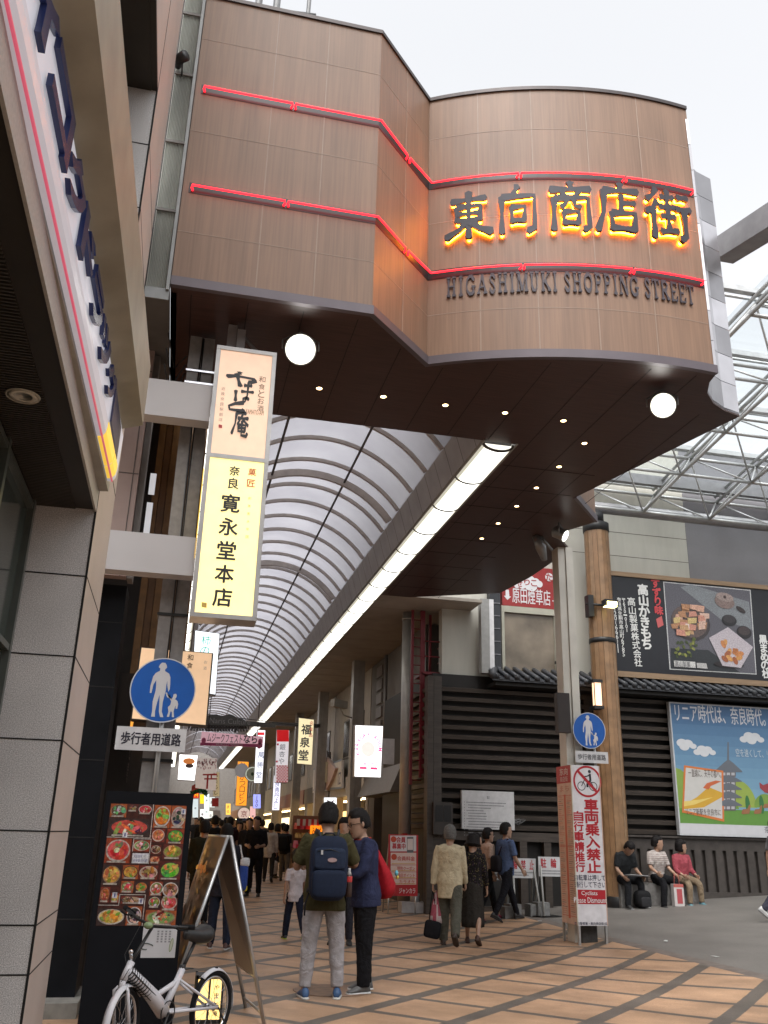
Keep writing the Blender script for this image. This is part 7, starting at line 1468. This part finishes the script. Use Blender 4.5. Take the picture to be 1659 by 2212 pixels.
    for i in range(m+1):
        t = -math.pi/2+math.pi*i/m; t = max(min(t, 1.56), -1.56); ring = []
        for k in range(n):
            a = 2*math.pi*k/n; d = np.array([math.cos(t)*math.cos(a), math.cos(t)*math.sin(a), math.sin(t)]); R = np.array([.091, .112, .133]); th = 1.0
            nz = mnoise.noise(Vector((d[0]*4+seed, d[1]*4, d[2]*4))); 
            front = d[1] > .12 and d[2] < .52-.12*abs(d[0]) ; low_ = d[2] < (-.52 if d[1] < -.1 else -.12)
            if hairstyle == 'fade': low_ = d[2] < (-.40 if d[1] < -.1 else .08); th = 1.0+.07*max(0, d[2])
            if hairstyle == 'bob': low_ = d[2] < -.75; front = d[1] > .42 and d[2] < .48; th = 1.10
            if hairstyle == 'long': low_ = d[2] < -.85; front = d[1] > .38 and d[2] < .46; th = 1.06
            dq = np.sign(d)*np.abs(d)**.86; nz2 = mnoise.noise(Vector((d[0]*13+seed, d[1]*13, d[2]*13))); p = dq*R*(th-.02+.05*nz+(.055 if hairstyle in ('short', 'quiff') else .03)*nz2)
            if hairstyle == 'quiff' and d[1] > -.3 and d[2] > .3: p = p*(1.02+.03*(d[1] > 0)*d[2]); p[2] = min(p[2], .138)
            if front or low_: p = d*R*.78
            ring.append(sh_(hp(p[0], p[1]*.98+.0, p[2]+.140)))
        rings.append(ring)
    mbh.loft(rings)
    if lod == 2 and hairstyle != 'hat':
        for q in range(260):
            a = rr.uniform(0, 6.283); z = rr.uniform(-.5, .98); c_ = math.sqrt(1-z*z); d = np.array([c_*math.cos(a), c_*math.sin(a), z])
            if (d[1] > .12 and z < .5) or z < (-.42 if d[1] < -.1 else 0): continue
            p0 = d*np.array([.088, .108, .129]); tg = np.array([rr.uniform(-.6, .6), .25*(d[1] > 0)-.25, -1.0+.9*z]); tg -= d*(tg@d); tg /= np.linalg.norm(tg)+1e-6; p1 = p0*1.035+tg*rr.uniform(.018, .034)
            wv = np.cross(d, tg)*.006; mbh.add([sh_(hp(*(p0-wv+[0, 0, .14]))), sh_(hp(*(p0+wv+[0, 0, .14]))), sh_(hp(*(p0*1.05+tg*.008+[0, 0, .14]))), sh_(hp(*(p1+[0, 0, .14])))], [(0, 1, 2), (0, 2, 3), (1, 3, 2)])
    if hairstyle == 'long': mbh.loft([[sh_(hp(rx*math.cos(2*math.pi*k/14), y+ry*math.sin(2*math.pi*k/14), z)) for k in range(14)] for z, rx, ry, y in ((.16, .08, .06, -.05), (.06, .088, .05, -.07), (-.06, .10, .045, -.09), (-.16, .085, .035, -.10), (-.24, .05, .02, -.10))])
    if hairstyle == 'hat': 
        mbh.loft([[sh_(hp(r*math.cos(2*math.pi*k/18), r*1.12*math.sin(2*math.pi*k/18), z)) for k in range(18)] for z, r in ((.095, .13), (.105, .128), (.15, .10), (.21, .096), (.25, .085), (.272, .05), (.278, .01))])
    if lod: finish(_mesh(mbh), 'hat' if hairstyle == 'hat' else 'hair', HAIRM, hair, root)
    else: finish(_mesh(mbh), 'hair', HAIRM, hair, root)
    # shirt
    if shirt is not None:
        mb = MB(); torso(mb, .024, .80 if hem <= .82 else .88, 1.425)
        if hem < .80: mb.loft([R_(0, 0, hem, .168*B+.018, .118*B+.02, tp), R_(0, 0, .86, .168*B+.018, .118*B+.02, tp)])
        if hem > .9: pass
        mb.tube([sh_(q) for q in (arms[0][0]+[0, 0, -.012], tp(-.09, -.012, 1.385), tp(0, -.012, 1.39), tp(.09, -.012, 1.385), arms[1][0]+[0, 0, -.012])], [r*s for r in (.060, .068, .066, .068, .060)], 14)
        for S, E, W, d1, d2, sd in arms:
            if sleeve <= 0: continue
            if sleeve <= .62: P = [S-d1*.035-np.array([sd*.012, 0, 0]), S+d1*.02, S+d1*.09, S+d1*.285*min(1, sleeve*1.5)]; rr_ = [.066, .071, .069, .066]
            else:
                P = [S-d1*.035-np.array([sd*.012, 0, 0]), S+d1*.04, E-d1*.03, E+d2*.04, E+d2*.245*min(1, (sleeve-.5)*2)]; rr_ = [.068, .068, .056, .054, .044]
            mb.tube([sh_(p) for p in P], [r*s*(.55+.45*B) for r in rr_], 14)
        remesh(mb, 'shirt', vox, 3, .0045*s if lod else .003, CLOTH, patt or shirt, root, 8.0, seed)
    if collar is not None:
        mb = MB(); mb.tube([sh_(tp(.078*math.cos(t), -.012+.072*math.sin(t), 1.432+.008*math.sin(t)*-1)) for t in [2*math.pi*i/18 for i in range(18)]], .011*s, 6, closed=True); finish(_mesh(mb), 'collar', CLOTH, collar, root)
    if pants is not None:
        mb = MB(); mb.loft([R_(0, -.004*(z < 1), z, rx*B+.010, ry*B+.012, fl if seat is None else fl) for z, rx, ry in ((.80, .13, .10), (.86, .156, .110), (.92, .156, .108), (.97, .140, .096))])
        for H, K, A, t1, t2, pit in legs:
            T = [H+[0, 0, .05], H+(K-H)*.3, K-t1*.05, K+t2*.06, K+t2*.2, K+t2*(.16+.245*plen), K+t2*(.16+.255*plen)+t2*.012]; mb.tube([sh_(p) for p in T], [r*s*(.5+.5*B)*w for r, w in zip((.092, .099, .080, .073, .068, .058, .058), (1, 1, .5+.5*pwid, pwid, pwid, pwid, pwid))], 14)
        remesh(mb, 'trousers', vox, 3, .006*s if lod else .003, CLOTH, pants, root, 7.0, seed+50)
    if skirt is not None:
        mb = MB(); ys = (legs[0][2][1]+legs[1][2][1])/2
        prof = [(1.02, .15, .11), (.92, .175, .135), (.75, .19, .16), (.55, .2, .185), (.36, .205, .2), (.27, .20, .195)]
        mb.loft([[sh_((rx*B+.014*math.sin(9*2*math.pi*k/36)*(1.02-z)*1.3)*np.array([math.cos(2*math.pi*k/36), 0, 0])+np.array([0, (ry+.014*math.sin(9*2*math.pi*k/36+1)*(1.02-z))*math.sin(2*math.pi*k/36)+ys*(1.02-z)*.9, z])) for k in range(36)] for z, rx, ry in prof]); finish(_mesh(mb), 'skirt', CLOTH, skirt, root)
    # shoes
    for (H, K, A, t1, t2, pit), sd in zip(legs, (-1, 1)):
        M = rotz(-sd*RD_(8))@rotx(-pit); fp = lambda x, y, z: sh_(A+M@np.array([x, y, z])); mb = MB()
        up_ = [(-.075, .020, -.06, -.03), (-.062, .034, -.068, .022), (-.02, .037, -.068, .03), (.04, .040, -.068, .012), (.10, .045, -.068, -.018), (.15, .040, -.068, -.036), (.178, .022, -.064, -.046)]
        mb.loft([[fp(w*math.cos(t), y, (zb+zt)/2+(zt-zb)/2*math.sin(t)) for t in [2*math.pi*k/12 for k in range(12)]] for y, w, zb, zt in up_], shoe)
        so = sole or tuple(c*.6 for c in shoe)
        mb.loft([[fp(w*math.cos(t), y, -.066+.012*math.sin(t)) for t in [2*math.pi*k/12 for k in range(12)]] for y, w in ((-.08, .022), (-.066, .038), (-.02, .039), (.04, .042), (.10, .049), (.155, .043), (.184, .022))], so)
        o = MBbuild(mb, 'shoe', SHOE, root)
    root['_k'] = 1; del root['_k']
    return root, dict(tp=tp, hp=hp, sh=sh_, arms=arms, s=s)
def _mesh(mb): me = bpy.data.meshes.new('m'); me.from_pydata([tuple(map(float, v)) for v in mb.v], [], mb.f); return me
def MBbuild(mb, name, mat, root):
    o = mb.build(name, mat); o.parent = root; return o
def carry(name, label, cat, src, group=None):
    """a carried thing: top-level, standing at the same place and turned the same way as whoever carries it"""
    t = thing(name, label, cat, src.location, group); t.rotation_euler = src.rotation_euler; return t
def at(px, py): p = gnd(px, py); return (p[0], p[1], gz(p[0], p[1]))
def hgt(pos, hx, hy):
    d = ray(hx, hy); t = math.hypot(pos[0], pos[1])/math.hypot(d[0], d[1]); return float((EYE+d*t)[2]-pos[2])
# --- the two men in the foreground
p = at(692, 2157)
m1, k1 = person('man seen from behind in an olive T-shirt, grey joggers and navy backpack', p, 4, hgt(p, 712, 1743), 1.12, 2, .85, hairstyle='quiff', shirt=(.062, .056, .026), sleeve=.56, hem=.74, pants=(.37, .355, .37), pwid=.95, plen=.86, shoe=(.03, .085, .20), sole=(.6, .6, .58), legab=5.5, sh=(18, 22), ab=(22, 26), el=(78, 80), inw=(25, 30), head=(12, 12), lean=2)
NB_ = (.015, .022, .045)
b = carry('backpack', 'bulky navy backpack with two front pockets on the man in olive', 'backpack', m1); s = k1['s']; S = lambda x, y, z: k1['sh'](k1['tp'](x, y, z))
mb = MB(); sbox(mb, S(0, -.225, 1.12), .185*s, .105*s, .29*s, .45, NB_); o = MBbuild(mb, 'main_bag', BAGM, b)
mb = MB(); sbox(mb, S(0, -.325, 1.20), .155*s, .04*s, .10*s, .4, (.020, .030, .058)); q = MBbuild(mb, 'upper_pocket', BAGM, b); mb = MB(); mb.tube([S(-.12, -.365, 1.265), S(0, -.37, 1.285), S(.11, -.36, 1.25)], .004*s, 5, (.01, .01, .012)); mb.box(S(-.09, -.378, 1.235), S(-.07, -.366, 1.275), (.5, .5, .5)); mb.ell(Fr(S(.02, -.372, 1.19), (s, 0, 0), (0, 0, s)), 0, 0, .045, .02, -.002, .004, (.35, .25, .25), 12); MBbuild(mb, 'zipper', PAINT, q)
mb = MB(); sbox(mb, S(0, -.325, .98), .165*s, .055*s, .125*s, .4, (.013, .020, .042)); MBbuild(mb, 'lower_pocket', BAGM, b)
for sd in (-1, 1):
    mb = MB(); mb.tube([S(sd*.08, -.17, 1.38), S(sd*.095, -.13, 1.44), S(sd*.11, -.02, 1.455), S(sd*.115, .09, 1.40), S(sd*.12, .135, 1.25), S(sd*.15, .10, 1.02), S(sd*.17, -.10, .92)], [(.030*s, .014*s)]*7, 8, (.045, .045, .055), up=(1, 0, 0)); MBbuild(mb, 'shoulder_strap', BAGM, b)
    mb = MB(); mb.tube([S(sd*.17, -.17, .90), S(sd*.20, -.16, .80), S(sd*.20, -.15, .70)], .009*s, 5, (.015, .015, .02)); MBbuild(mb, 'loose_strap', BAGM, b)
mb = MB(); mb.tube([S(-.06, -.21, 1.40), S(-.04, -.24, 1.43), S(.04, -.24, 1.43), S(.06, -.21, 1.40)], .011*s, 6, (.03, .03, .035)); MBbuild(mb, 'grab_handle', BAGM, b)
bt_ = carry('drink_bottle', 'dark cola bottle with a red label in the side pocket of the navy backpack', 'bottle', m1); mb = MB(); c = S(.205, -.20, .98); mb.lathe(c, [(.004, -.12), (.03, -.118), (.033, -.08), (.033, .06), (.026, .09)], 14, (.03, .012, .008)); mb.lathe(c, [(.0335, .02), (.034, .025), (.034, .07), (.0335, .075)], 14, (.5, .03, .03)); MBbuild(mb, 'body', PAINT, bt_); mb = MB(); mb.lathe(c, [(.026, .09), (.013, .125), (.014, .13), (.015, .15), (.004, .152)], 12, (.6, .6, .6)); MBbuild(mb, 'cap', PAINT, bt_)
p = at(782, 2143)
m2, k2 = person('man in glasses and navy top facing the man in olive, red sack behind', p, -97, hgt(p, 760, 1757), 1.14, 2, .9, hairstyle='fade', shirt=(.030, .036, .080), sleeve=.9, hem=.78, pants=(.010, .010, .012), pwid=1.06, shoe=(.10, .10, .10), sole=(.55, .55, .55), legab=2, hip=(3, -4), knee=(2, 2), sh=(22, 15), ab=(10, 10), el=(70, 62), inw=(20, 25), head=(-4, 10), lean=5, collar=(.35, .05, .03), glasses=True)
b = carry('red_sack', 'bright red cloth sack on the back of the man in navy', 'bag', m2); s = k2['s']; S = lambda x, y, z: k2['sh'](k2['tp'](x, y, z))
mb = MB(); rings = []
for z, rx, ry, yo in ((1.36, .03, .02, -.12), (1.30, .05, .035, -.14), (1.20, .09, .055, -.17), (1.08, .13, .085, -.205), (.97, .15, .105, -.225), (.89, .14, .10, -.225), (.84, .09, .07, -.21), (.83, .03, .03, -.20)): rings.append([S((rx+.008*math.sin(5*t))*math.cos(t), yo+(ry+.008*math.cos(4*t))*math.sin(t), z) for t in [2*math.pi*k/24 for k in range(24)]])
mb.loft(rings, (.33, .010, .018)); MBbuild(mb, 'sack', BAGM, b)
mb = MB(); mb.tube([S(.02, -.13, 1.39), S(.09, -.05, 1.46), S(.11, .05, 1.43), S(.10, .12, 1.30)], .012*s, 6, (.30, .01, .016)); MBbuild(mb, 'strap', BAGM, b)
mb = MB(); mb.ball(S(0, -.36, 1.07), .022, .022, .03, 8, 6, (.1, .4, .5)); mb.ball(S(.02, -.375, 1.03), .016, .016, .025, 8, 6, (.7, .6, .1)); MBbuild(mb, 'charm', PAINT, b)
# --- boy, old couple, walkers
p = at(632, 2030)
m3, k3 = person('small boy in a white T-shirt and navy jeans walking away beside the man in olive', p, -4, hgt(p, 638, 1848), .92, 2, .9, hs=1.32, shirt=(.62, .57, .60), sleeve=.5, hem=.76, pants=(.018, .022, .042), pwid=1.12, shoe=(.02, .028, .04), sole=(.42, .60, .06), legab=5, hip=(12, -16), knee=(2, 26), sh=(-14, 16), ab=(12, 12), el=(14, 16), hairstyle='short')
p = at(972, 2043)
m4, k4 = person('grey-haired old man in a cream shirt carrying bags in his left hand', p, 22, hgt(p, 983, 1788), 1.05, 2, .95, hair=(.13, .125, .12), shirt=(.56, .48, .33), sleeve=1.0, hem=.66, pants=(.10, .098, .078), pwid=1.15, shoe=(.05, .032, .024), legab=2, hip=(10, -16), knee=(4, 24), sh=(-4, 6), ab=(13, 8), el=(10, 20), curl=1.1)
def hang(src, k, i, name, label, build): t = carry(name, label, 'bag', src); S_, E_, W_, d1, d2, sd = k['arms'][i]; build(k['sh'](W_+d2*.09), t); return t
def b1(c, t):
    mb = MB(); mb.tube([c, c+(-.03, .0, -.2), c+(-.05, 0, -.42)], .008, 5, (.012, .012, .014)); mb.tube([c, c+(.04, .0, -.2), c+(.06, 0, -.42)], .008, 5, (.012, .012, .014)); MBbuild(mb, 'strap', BAGM, t)
    mb = MB(); sbox(mb, c+(0, 0, -.55), .13, .06, .125, .4, (.012, .012, .015), roty(.15)); MBbuild(mb, 'pouch', BAGM, t)
hang(m4, k4, 0, 'black_pouch_bag', 'black strapped bag hanging low from the hand of the old man in cream', b1)
def b2(c, t):
    mb = MB(); rings = []
    for z, rx, ry in ((.0, .012, .012), (-.06, .03, .02), (-.2, .07, .04), (-.36, .10, .05), (-.46, .10, .05), (-.47, .06, .03)): rings.append([c+(.06+(rx+.006*math.sin(6*a))*math.cos(a), .03+ry*math.sin(a), z) for a in [2*math.pi*k/20 for k in range(20)]])
    rr = random.Random(3); mb.loft(rings); mb.c = [(.60, .50, .50) if rr.random() < .62 else (.42, .10, .14) for _ in mb.f]; MBbuild(mb, 'sack', BAGM, t)
hang(m4, k4, 0, 'pink_white_carrier_bag', 'pink and white patterned carrier bag in the hand of the old man in cream', b2)
p = at(1022, 2040); rr_ = random.Random(5)
def floral(c):
    v = mnoise.noise(Vector((c[0]*55, c[1]*55, c[2]*55))); return (.16, .13, .06) if v > .42 else (.05, .03, .05) if v < -.4 else (.018, .016, .016)
m5, k5 = person('woman in black hat and long dark skirt beside the old man', p, 24, hgt(p, 1012, 1806), .92, 2, .95, hairstyle='hat', shirt=(.03, .03, .03), patt=floral, sleeve=.9, hem=.86, skirt=(.034, .030, .026), shoe=(.07, .03, .02), legab=2, hip=(12, -12), knee=(2, 20), sh=(-6, 4), ab=(8, 10), el=(14, 14), head=(8, 12))
p = at(1096, 1990)
m6, k6 = person('young man in a blue short-sleeved shirt and black trousers striding right past the barricades', p, 72, hgt(p, 1102, 1780), .95, 2, .9, shirt=(.085, .12, .22), sleeve=.55, hem=.82, pants=(.012, .012, .016), pwid=.9, shoe=(.016, .015, .015), legab=1, hip=(24, -20), knee=(4, 10), sh=(-4, 12), ab=(10, 8), el=(10, 26), head=(10, 0))
b = carry('shoulder_bag', 'black shoulder bag on the back of the young man in blue', 'bag', m6); S = lambda x, y, z: k6['sh'](k6['tp'](x, y, z)); mb = MB(); sbox(mb, S(-.06, -.19, 1.0), .13, .07, .15, .5, (.014, .012, .016)); MBbuild(mb, 'pouch', BAGM, b); mb = MB(); mb.tube([S(-.08, -.14, 1.1), S(.02, -.13, 1.28), S(.12, -.05, 1.44), S(.12, .08, 1.38), S(-.02, .14, 1.15)], .014, 6, (.035, .02, .03)); MBbuild(mb, 'strap', BAGM, b)
p = at(1056, 1987)
m7, _k = person('woman in a peach top and pink shoes walking behind the young man in blue', p, 80, hgt(p, 1074, 1793), .9, 2, .95, hairstyle='short', shirt=(.50, .36, .29), sleeve=.55, pants=(.012, .012, .014), shoe=(.35, .05, .09), legab=1, hip=(18, -14), knee=(4, 14), sh=(10, -8), ab=(8, 8), el=(30, 20), glasses=True)
p = at(1030, 1995)
m8, _k = person('dark-haired woman looking right, mostly hidden behind the woman in the black hat', p, 84, hgt(p, 1036, 1805), .9, 1, .95, hairstyle='bob', shirt=(.03, .028, .03), sleeve=.9, pants=(.02, .02, .022), hip=(8, -8), knee=(2, 10), el=(20, 20))
# --- three on the stone bench
bs = thing('stone_bench', 'rough grey stone block bench against the dark wall', 'bench', (10, 18.4, 0)); f = PYf(18.25)
bx0, bx1 = f(1338, 1930)[0], f(1512, 1930)[0]; zb = gz((bx0+bx1)/2, 18.3); SEAT = zb+.42
mb = MB(); mb.box((bx0, 18.2, zb-.2), (bx0+.62, 18.75, SEAT-.02)); mb.box((bx0+.64, 18.22, zb-.2), (bx1, 18.75, SEAT)); MBo = mb.build('block', pm('rough_stone', (.19, .18, .17), .8, ns=9, amp=.3, bump=.5, bs=25), bs)
def sit(px, label, az, h, **k):
    x = f(px, 1900)[0]; g_ = gz(x, 18.2); return person(label, (x, 18.42, g_), az, h, seat=SEAT-g_, hip=k.pop('hip', (84, 80)), knee=k.pop('knee', (84, 80)), lod=1, group='people on the stone bench', **k)
n1, kn1 = sit(1352, 'man in black bent over a white paper on the stone bench', 172, 1.72, lean=22, shirt=(.022, .024, .026), sleeve=.55, pants=(.018, .019, .022), shoe=(.03, .03, .03), sole=(.3, .3, .3), sh=(24, 24), ab=(12, 12), el=(58, 58), inw=(6, 6), head=(0, 34), skin=.9, legab=8)
def stripes(c): return (.50, .45, .42) if math.sin(c[2]*150) > -.25 else (.34, .28, .26)
n2, kn2 = sit(1428, 'man in a pale striped polo shirt between the two others on the stone bench', 168, 1.74, lean=6, shirt=(.5, .45, .42), patt=stripes, sleeve=.55, pants=(.012, .012, .014), shoe=(.02, .02, .02), sole=(.4, .4, .4), sh=(18, 22), ab=(14, 16), el=(44, 52), head=(-55, 2), legab=12)
n3, kn3 = sit(1482, 'woman in a rose-red top and beige trousers at the right end of the stone bench', 172, 1.60, lean=4, shirt=(.36, .075, .095), sleeve=.85, hem=.74, pants=(.24, .18, .12), shoe=(.12, .26, .30), sole=(.4, .5, .5), sh=(16, 18), ab=(8, 10), el=(50, 50), inw=(10, 10), head=(-48, 2), hairstyle='bob', legab=6, plen=.9)
pa = carry('paper_sheet', 'white paper in the hands of the man bent over on the bench', 'paper', n1); mb = MB(); c = (kn1['sh'](kn1['arms'][0][2])+kn1['sh'](kn1['arms'][1][2]))/2; mb.fbox(Fr(c+(0, .1, .02), (1, 0, .05), (0, 1, .12)), -.24, -.1, .24, .12, 0, .006, (.6, .6, .62)); MBbuild(mb, 'sheet', PRINT, pa)
mb = MB(); x = f(1374, 1930)[0]; c = np.array((x, 18.0, gz(x, 18))); sbox(mb, c+(0, 0, .17), .17, .13, .17, .6, (.012, .012, .013)); sbox(mb, c+(.02, -.1, .12), .12, .05, .1, .5, (.03, .03, .032)); mb.tube([c+(-.06, 0, .33), c+(0, 0, .40), c+(.06, 0, .33)], .01, 5, (.02, .02, .02)); tag(mb.build('rucksack', BAGM), 'black rucksack on the ground at the feet of the man in black on the bench', 'backpack')
mb = MB(); x = f(1449, 1930)[0]; z = gz(x, 18.0); mb.box((x-.11, 17.92, z), (x+.11, 18.04, z+.42), (.60, .56, .54)); mb.box((x-.05, 17.917, z+.05), (x+.07, 17.921, z+.33), (.45, .08, .09)); mb.box((x-.11, 17.916, z+.36), (x+.11, 17.922, z+.421), (.5, .12, .10)); mb.tube([(x-.06, 17.98, z+.42), (x-.04, 17.98, z+.62), (x+.04, 17.98, z+.62), (x+.06, 17.98, z+.42)], .006, 5, (.5, .1, .08)); tag(mb.build('paper_carrier_bag', PRINT), 'white and red paper carrier bag at the feet of the man in the striped polo', 'bag')
p = at(1652, 1992); x = p[0]+.42
m9, _k = person('passer-by stepping in at the right edge of the plaza in white trainers', (x, p[1], gz(x, p[1])), 95, 1.7, 1, 1, shirt=(.2, .2, .22), pants=(.05, .05, .07), shoe=(.6, .6, .6), hip=(20, -24), knee=(2, 20), sh=(-14, 14))
# --- people inside the arcade
def walk(label, fx, fy, hx, hy, az, lod=1, **k):
    p = at(fx, fy); return person(label, p, az, min(1.9, max(1.4, hgt(p, hx, hy))), lod=lod, group='people walking in the arcade', **k)
walk('man all in black standing with hands clasped in front, facing the camera', 545, 1936, 545, 1768, 196, 1, shirt=(.008, .008, .010), sleeve=.66, pants=(.008, .008, .010), shoe=(.008, .008, .008), sh=(10, 10), ab=(14, 14), el=(72, 72), inw=(34, 34), head=(18, 4), legab=4, skin=.8, build=1.08)
walk('man in dark clothes close behind the man all in black', 528, 1925, 530, 1771, 190, 1, shirt=(.012, .012, .016), sleeve=.9, pants=(.012, .012, .014))
walk('woman in a white hooded top with a dark shoulder strap, seen from behind', 578, 1905, 577, 1780, 10, 1, shirt=(.46, .43, .40), sleeve=1, hem=.7, pants=(.03, .028, .026), hairstyle='short', hip=(10, -12), knee=(2, 20))
walk('woman in a dark coat looking right beside the white hooded top', 594, 1897, 596, 1783, 60, 1, shirt=(.014, .014, .02), sleeve=1, hem=.6, pants=(.02, .02, .025), hairstyle='bob', hip=(8, -8), knee=(2, 12))
m10, k10 = walk('man in a charcoal T-shirt and beige trousers with a black backpack', 612, 1903, 628, 1784, 25, 1, shirt=(.03, .03, .034), sleeve=.55, pants=(.17, .145, .115), sh=(0, -6), hip=(4, -6))
b = carry('backpack', 'black backpack on the man in charcoal and beige inside the arcade', 'backpack', m10); S = lambda x, y, z: k10['sh'](k10['tp'](x, y, z)); mb = MB(); sbox(mb, S(0, -.2, 1.15), .17, .1, .24, .5, (.010, .010, .011)); MBbuild(mb, 'main_bag', BAGM, b)
walk('long-haired woman in dark clothes just left of the man in olive', 655, 1900, 660, 1786, 200, 1, shirt=(.014, .016, .026), sleeve=1, pants=(.02, .02, .03), hairstyle='long')
p = at(735, 2040); person('woman with a dark fringe peering out between the two foreground men', (p[0], p[1], p[2]), 195, hgt(p, 737, 1775), .9, 1, 1.0, hairstyle='bob', shirt=(.45, .45, .45), sleeve=.6, pants=(.03, .03, .04), group='people walking in the arcade')
m11, k11 = walk('person in blue jeans and dark jacket half hidden behind the A-frame board', 470, 2050, 462, 1786, 8, 2, shirt=(.022, .022, .03), sleeve=1, hem=.7, pants=(.020, .026, .045), shoe=(.07, .03, .025), sole=(.5, .5, .48), sh=(-4, 4), ab=(6, 14), hip=(3, -3), hairstyle='short')
b = carry('tote_bag', 'white and royal blue tote bag with a yellow corner beside the A-frame board', 'bag', m11); S = lambda x, y, z: k11['sh'](k11['tp'](x, y, z)); mb = MB(); sbox(mb, S(.30, 0, 1.0), .06, .14, .20, .5, (.03, .07, .30)); sbox(mb, S(.31, 0, 1.19), .066, .145, .06, .5, (.6, .6, .62)); sbox(mb, S(.31, .05, .82), .055, .07, .04, .5, (.6, .5, .03)); MBbuild(mb, 'pouch', BAGM, b); mb = MB(); mb.tube([S(.28, .1, 1.2), S(.2, .04, 1.43), S(.22, -.04, 1.43), S(.28, -.1, 1.2)], .012, 5, (.6, .6, .6)); MBbuild(mb, 'strap', BAGM, b)
walk('person in a dark green jacket partly behind the right edge of the menu board', 424, 2000, 424, 1777, 10, 1, shirt=(.020, .024, .016), sleeve=1, hem=.7, pants=(.012, .012, .014), build=1.05)
CR = [(452, 1920, 'man in a black jacket with his back turned behind the A-frame board', (.010, .010, .012), 1.76, 'short', 0), (486, 1915, 'man with dark red checks on his black shirt near the man all in black', (.03, .010, .012), 1.74, 'short', 5), (509, 1905, 'woman in glasses facing the camera in the crowd', (.02, .018, .02), 1.62, 'bob', 185), (441, 1890, 'person in a white shirt in the crowd left of the A-frame board', (.5, .5, .5), 1.66, 'short', 180),
      (470, 1880, 'person in grey deep in the crowd', (.12, .12, .13), 1.66, 'short', 0), (497, 1876, 'person in navy deep in the crowd', (.02, .025, .05), 1.7, 'short', 170), (520, 1880, 'person in brown deep in the crowd', (.10, .06, .04), 1.64, 'bob', 190), (560, 1885, 'person in dark grey past the man all in black', (.04, .04, .045), 1.7, 'short', 0), (606, 1884, 'person in a pale orange top by the souvenir stall', (.4, .22, .12), 1.6, 'bob', 100),
      (640, 1888, 'shopper in white near the souvenir stall', (.5, .48, .46), 1.62, 'bob', 90), (428, 1872, 'person in black far in the arcade', (.015, .015, .015), 1.7, 'short', 0), (455, 1862, 'person in beige far in the arcade', (.3, .25, .18), 1.65, 'short', 180), (480, 1860, 'person in blue far in the arcade', (.06, .09, .18), 1.68, 'short', 0), (503, 1858, 'person in charcoal far in the arcade', (.03, .03, .03), 1.66, 'short', 0), (535, 1862, 'person in maroon far in the arcade', (.12, .03, .03), 1.62, 'bob', 180), (550, 1868, 'person in olive far in the arcade', (.07, .07, .03), 1.7, 'short', 0), (421, 1850, 'distant person in light grey near the far arch', (.28, .28, .28), 1.65, 'short', 180), (446, 1846, 'distant person in black near the far arch', (.012, .012, .012), 1.7, 'short', 0), (468, 1845, 'distant person in pink near the far arch', (.4, .2, .22), 1.6, 'bob', 180), (489, 1846, 'distant person in dark blue near the far arch', (.02, .03, .06), 1.68, 'short', 0)]
CW = ['black', 'charcoal', 'navy', 'white', 'tan', 'grey', 'brown', 'dark green']; CC = [(.012, .012, .013), (.03, .03, .032), (.02, .025, .05), (.45, .44, .43), (.25, .19, .13), (.14, .14, .14), (.08, .05, .035), (.03, .04, .025)]
for i in range(16):
    rr = random.Random(100+i); fx = 418+i*9.3+rr.uniform(-3, 3); fy = 1840+rr.uniform(0, 34); j = (i*3+1) % 8
    CR.append((fx, fy, 'far-off %s in %s, %s of the arcade crowd' % (['man', 'woman'][i % 2], CW[j], ['at the left end', 'left of the middle', 'right of the middle', 'at the right end'][i//4]), CC[j], rr.uniform(1.58, 1.76), ['short', 'bob'][i % 2], rr.choice([0, 180])))
for i, (fx, fy, lb, c, h_, hst, az) in enumerate(CR):
    p = at(fx, fy); rr = random.Random(i); person(lb, p, az+rr.uniform(-12, 12), h_, 1, 1 if i < 4 else 0, shirt=c, sleeve=rr.choice([.55, 1]), pants=rr.choice([(.012, .012, .016), (.03, .035, .06), (.12, .10, .08), (.02, .02, .02)]), hairstyle=hst, hip=(10, -12), knee=(2, 16), sh=(-8, 8), group='people walking in the arcade')
mb = MB(); p = at(588, 1900); sbox(mb, np.array(p)+(0, 0, .35), .16, .06, .2, .6, (.5, .48, .5)); mb.tube([np.array(p)+(-.05, 0, .52), np.array(p)+(0, 0, .72), np.array(p)+(.05, 0, .52)], .01, 5, (.5, .5, .5)); tag(mb.build('white_carrier_bag', BAGM), 'white plastic carrier bag hanging beside the woman in the white hooded top', 'bag')
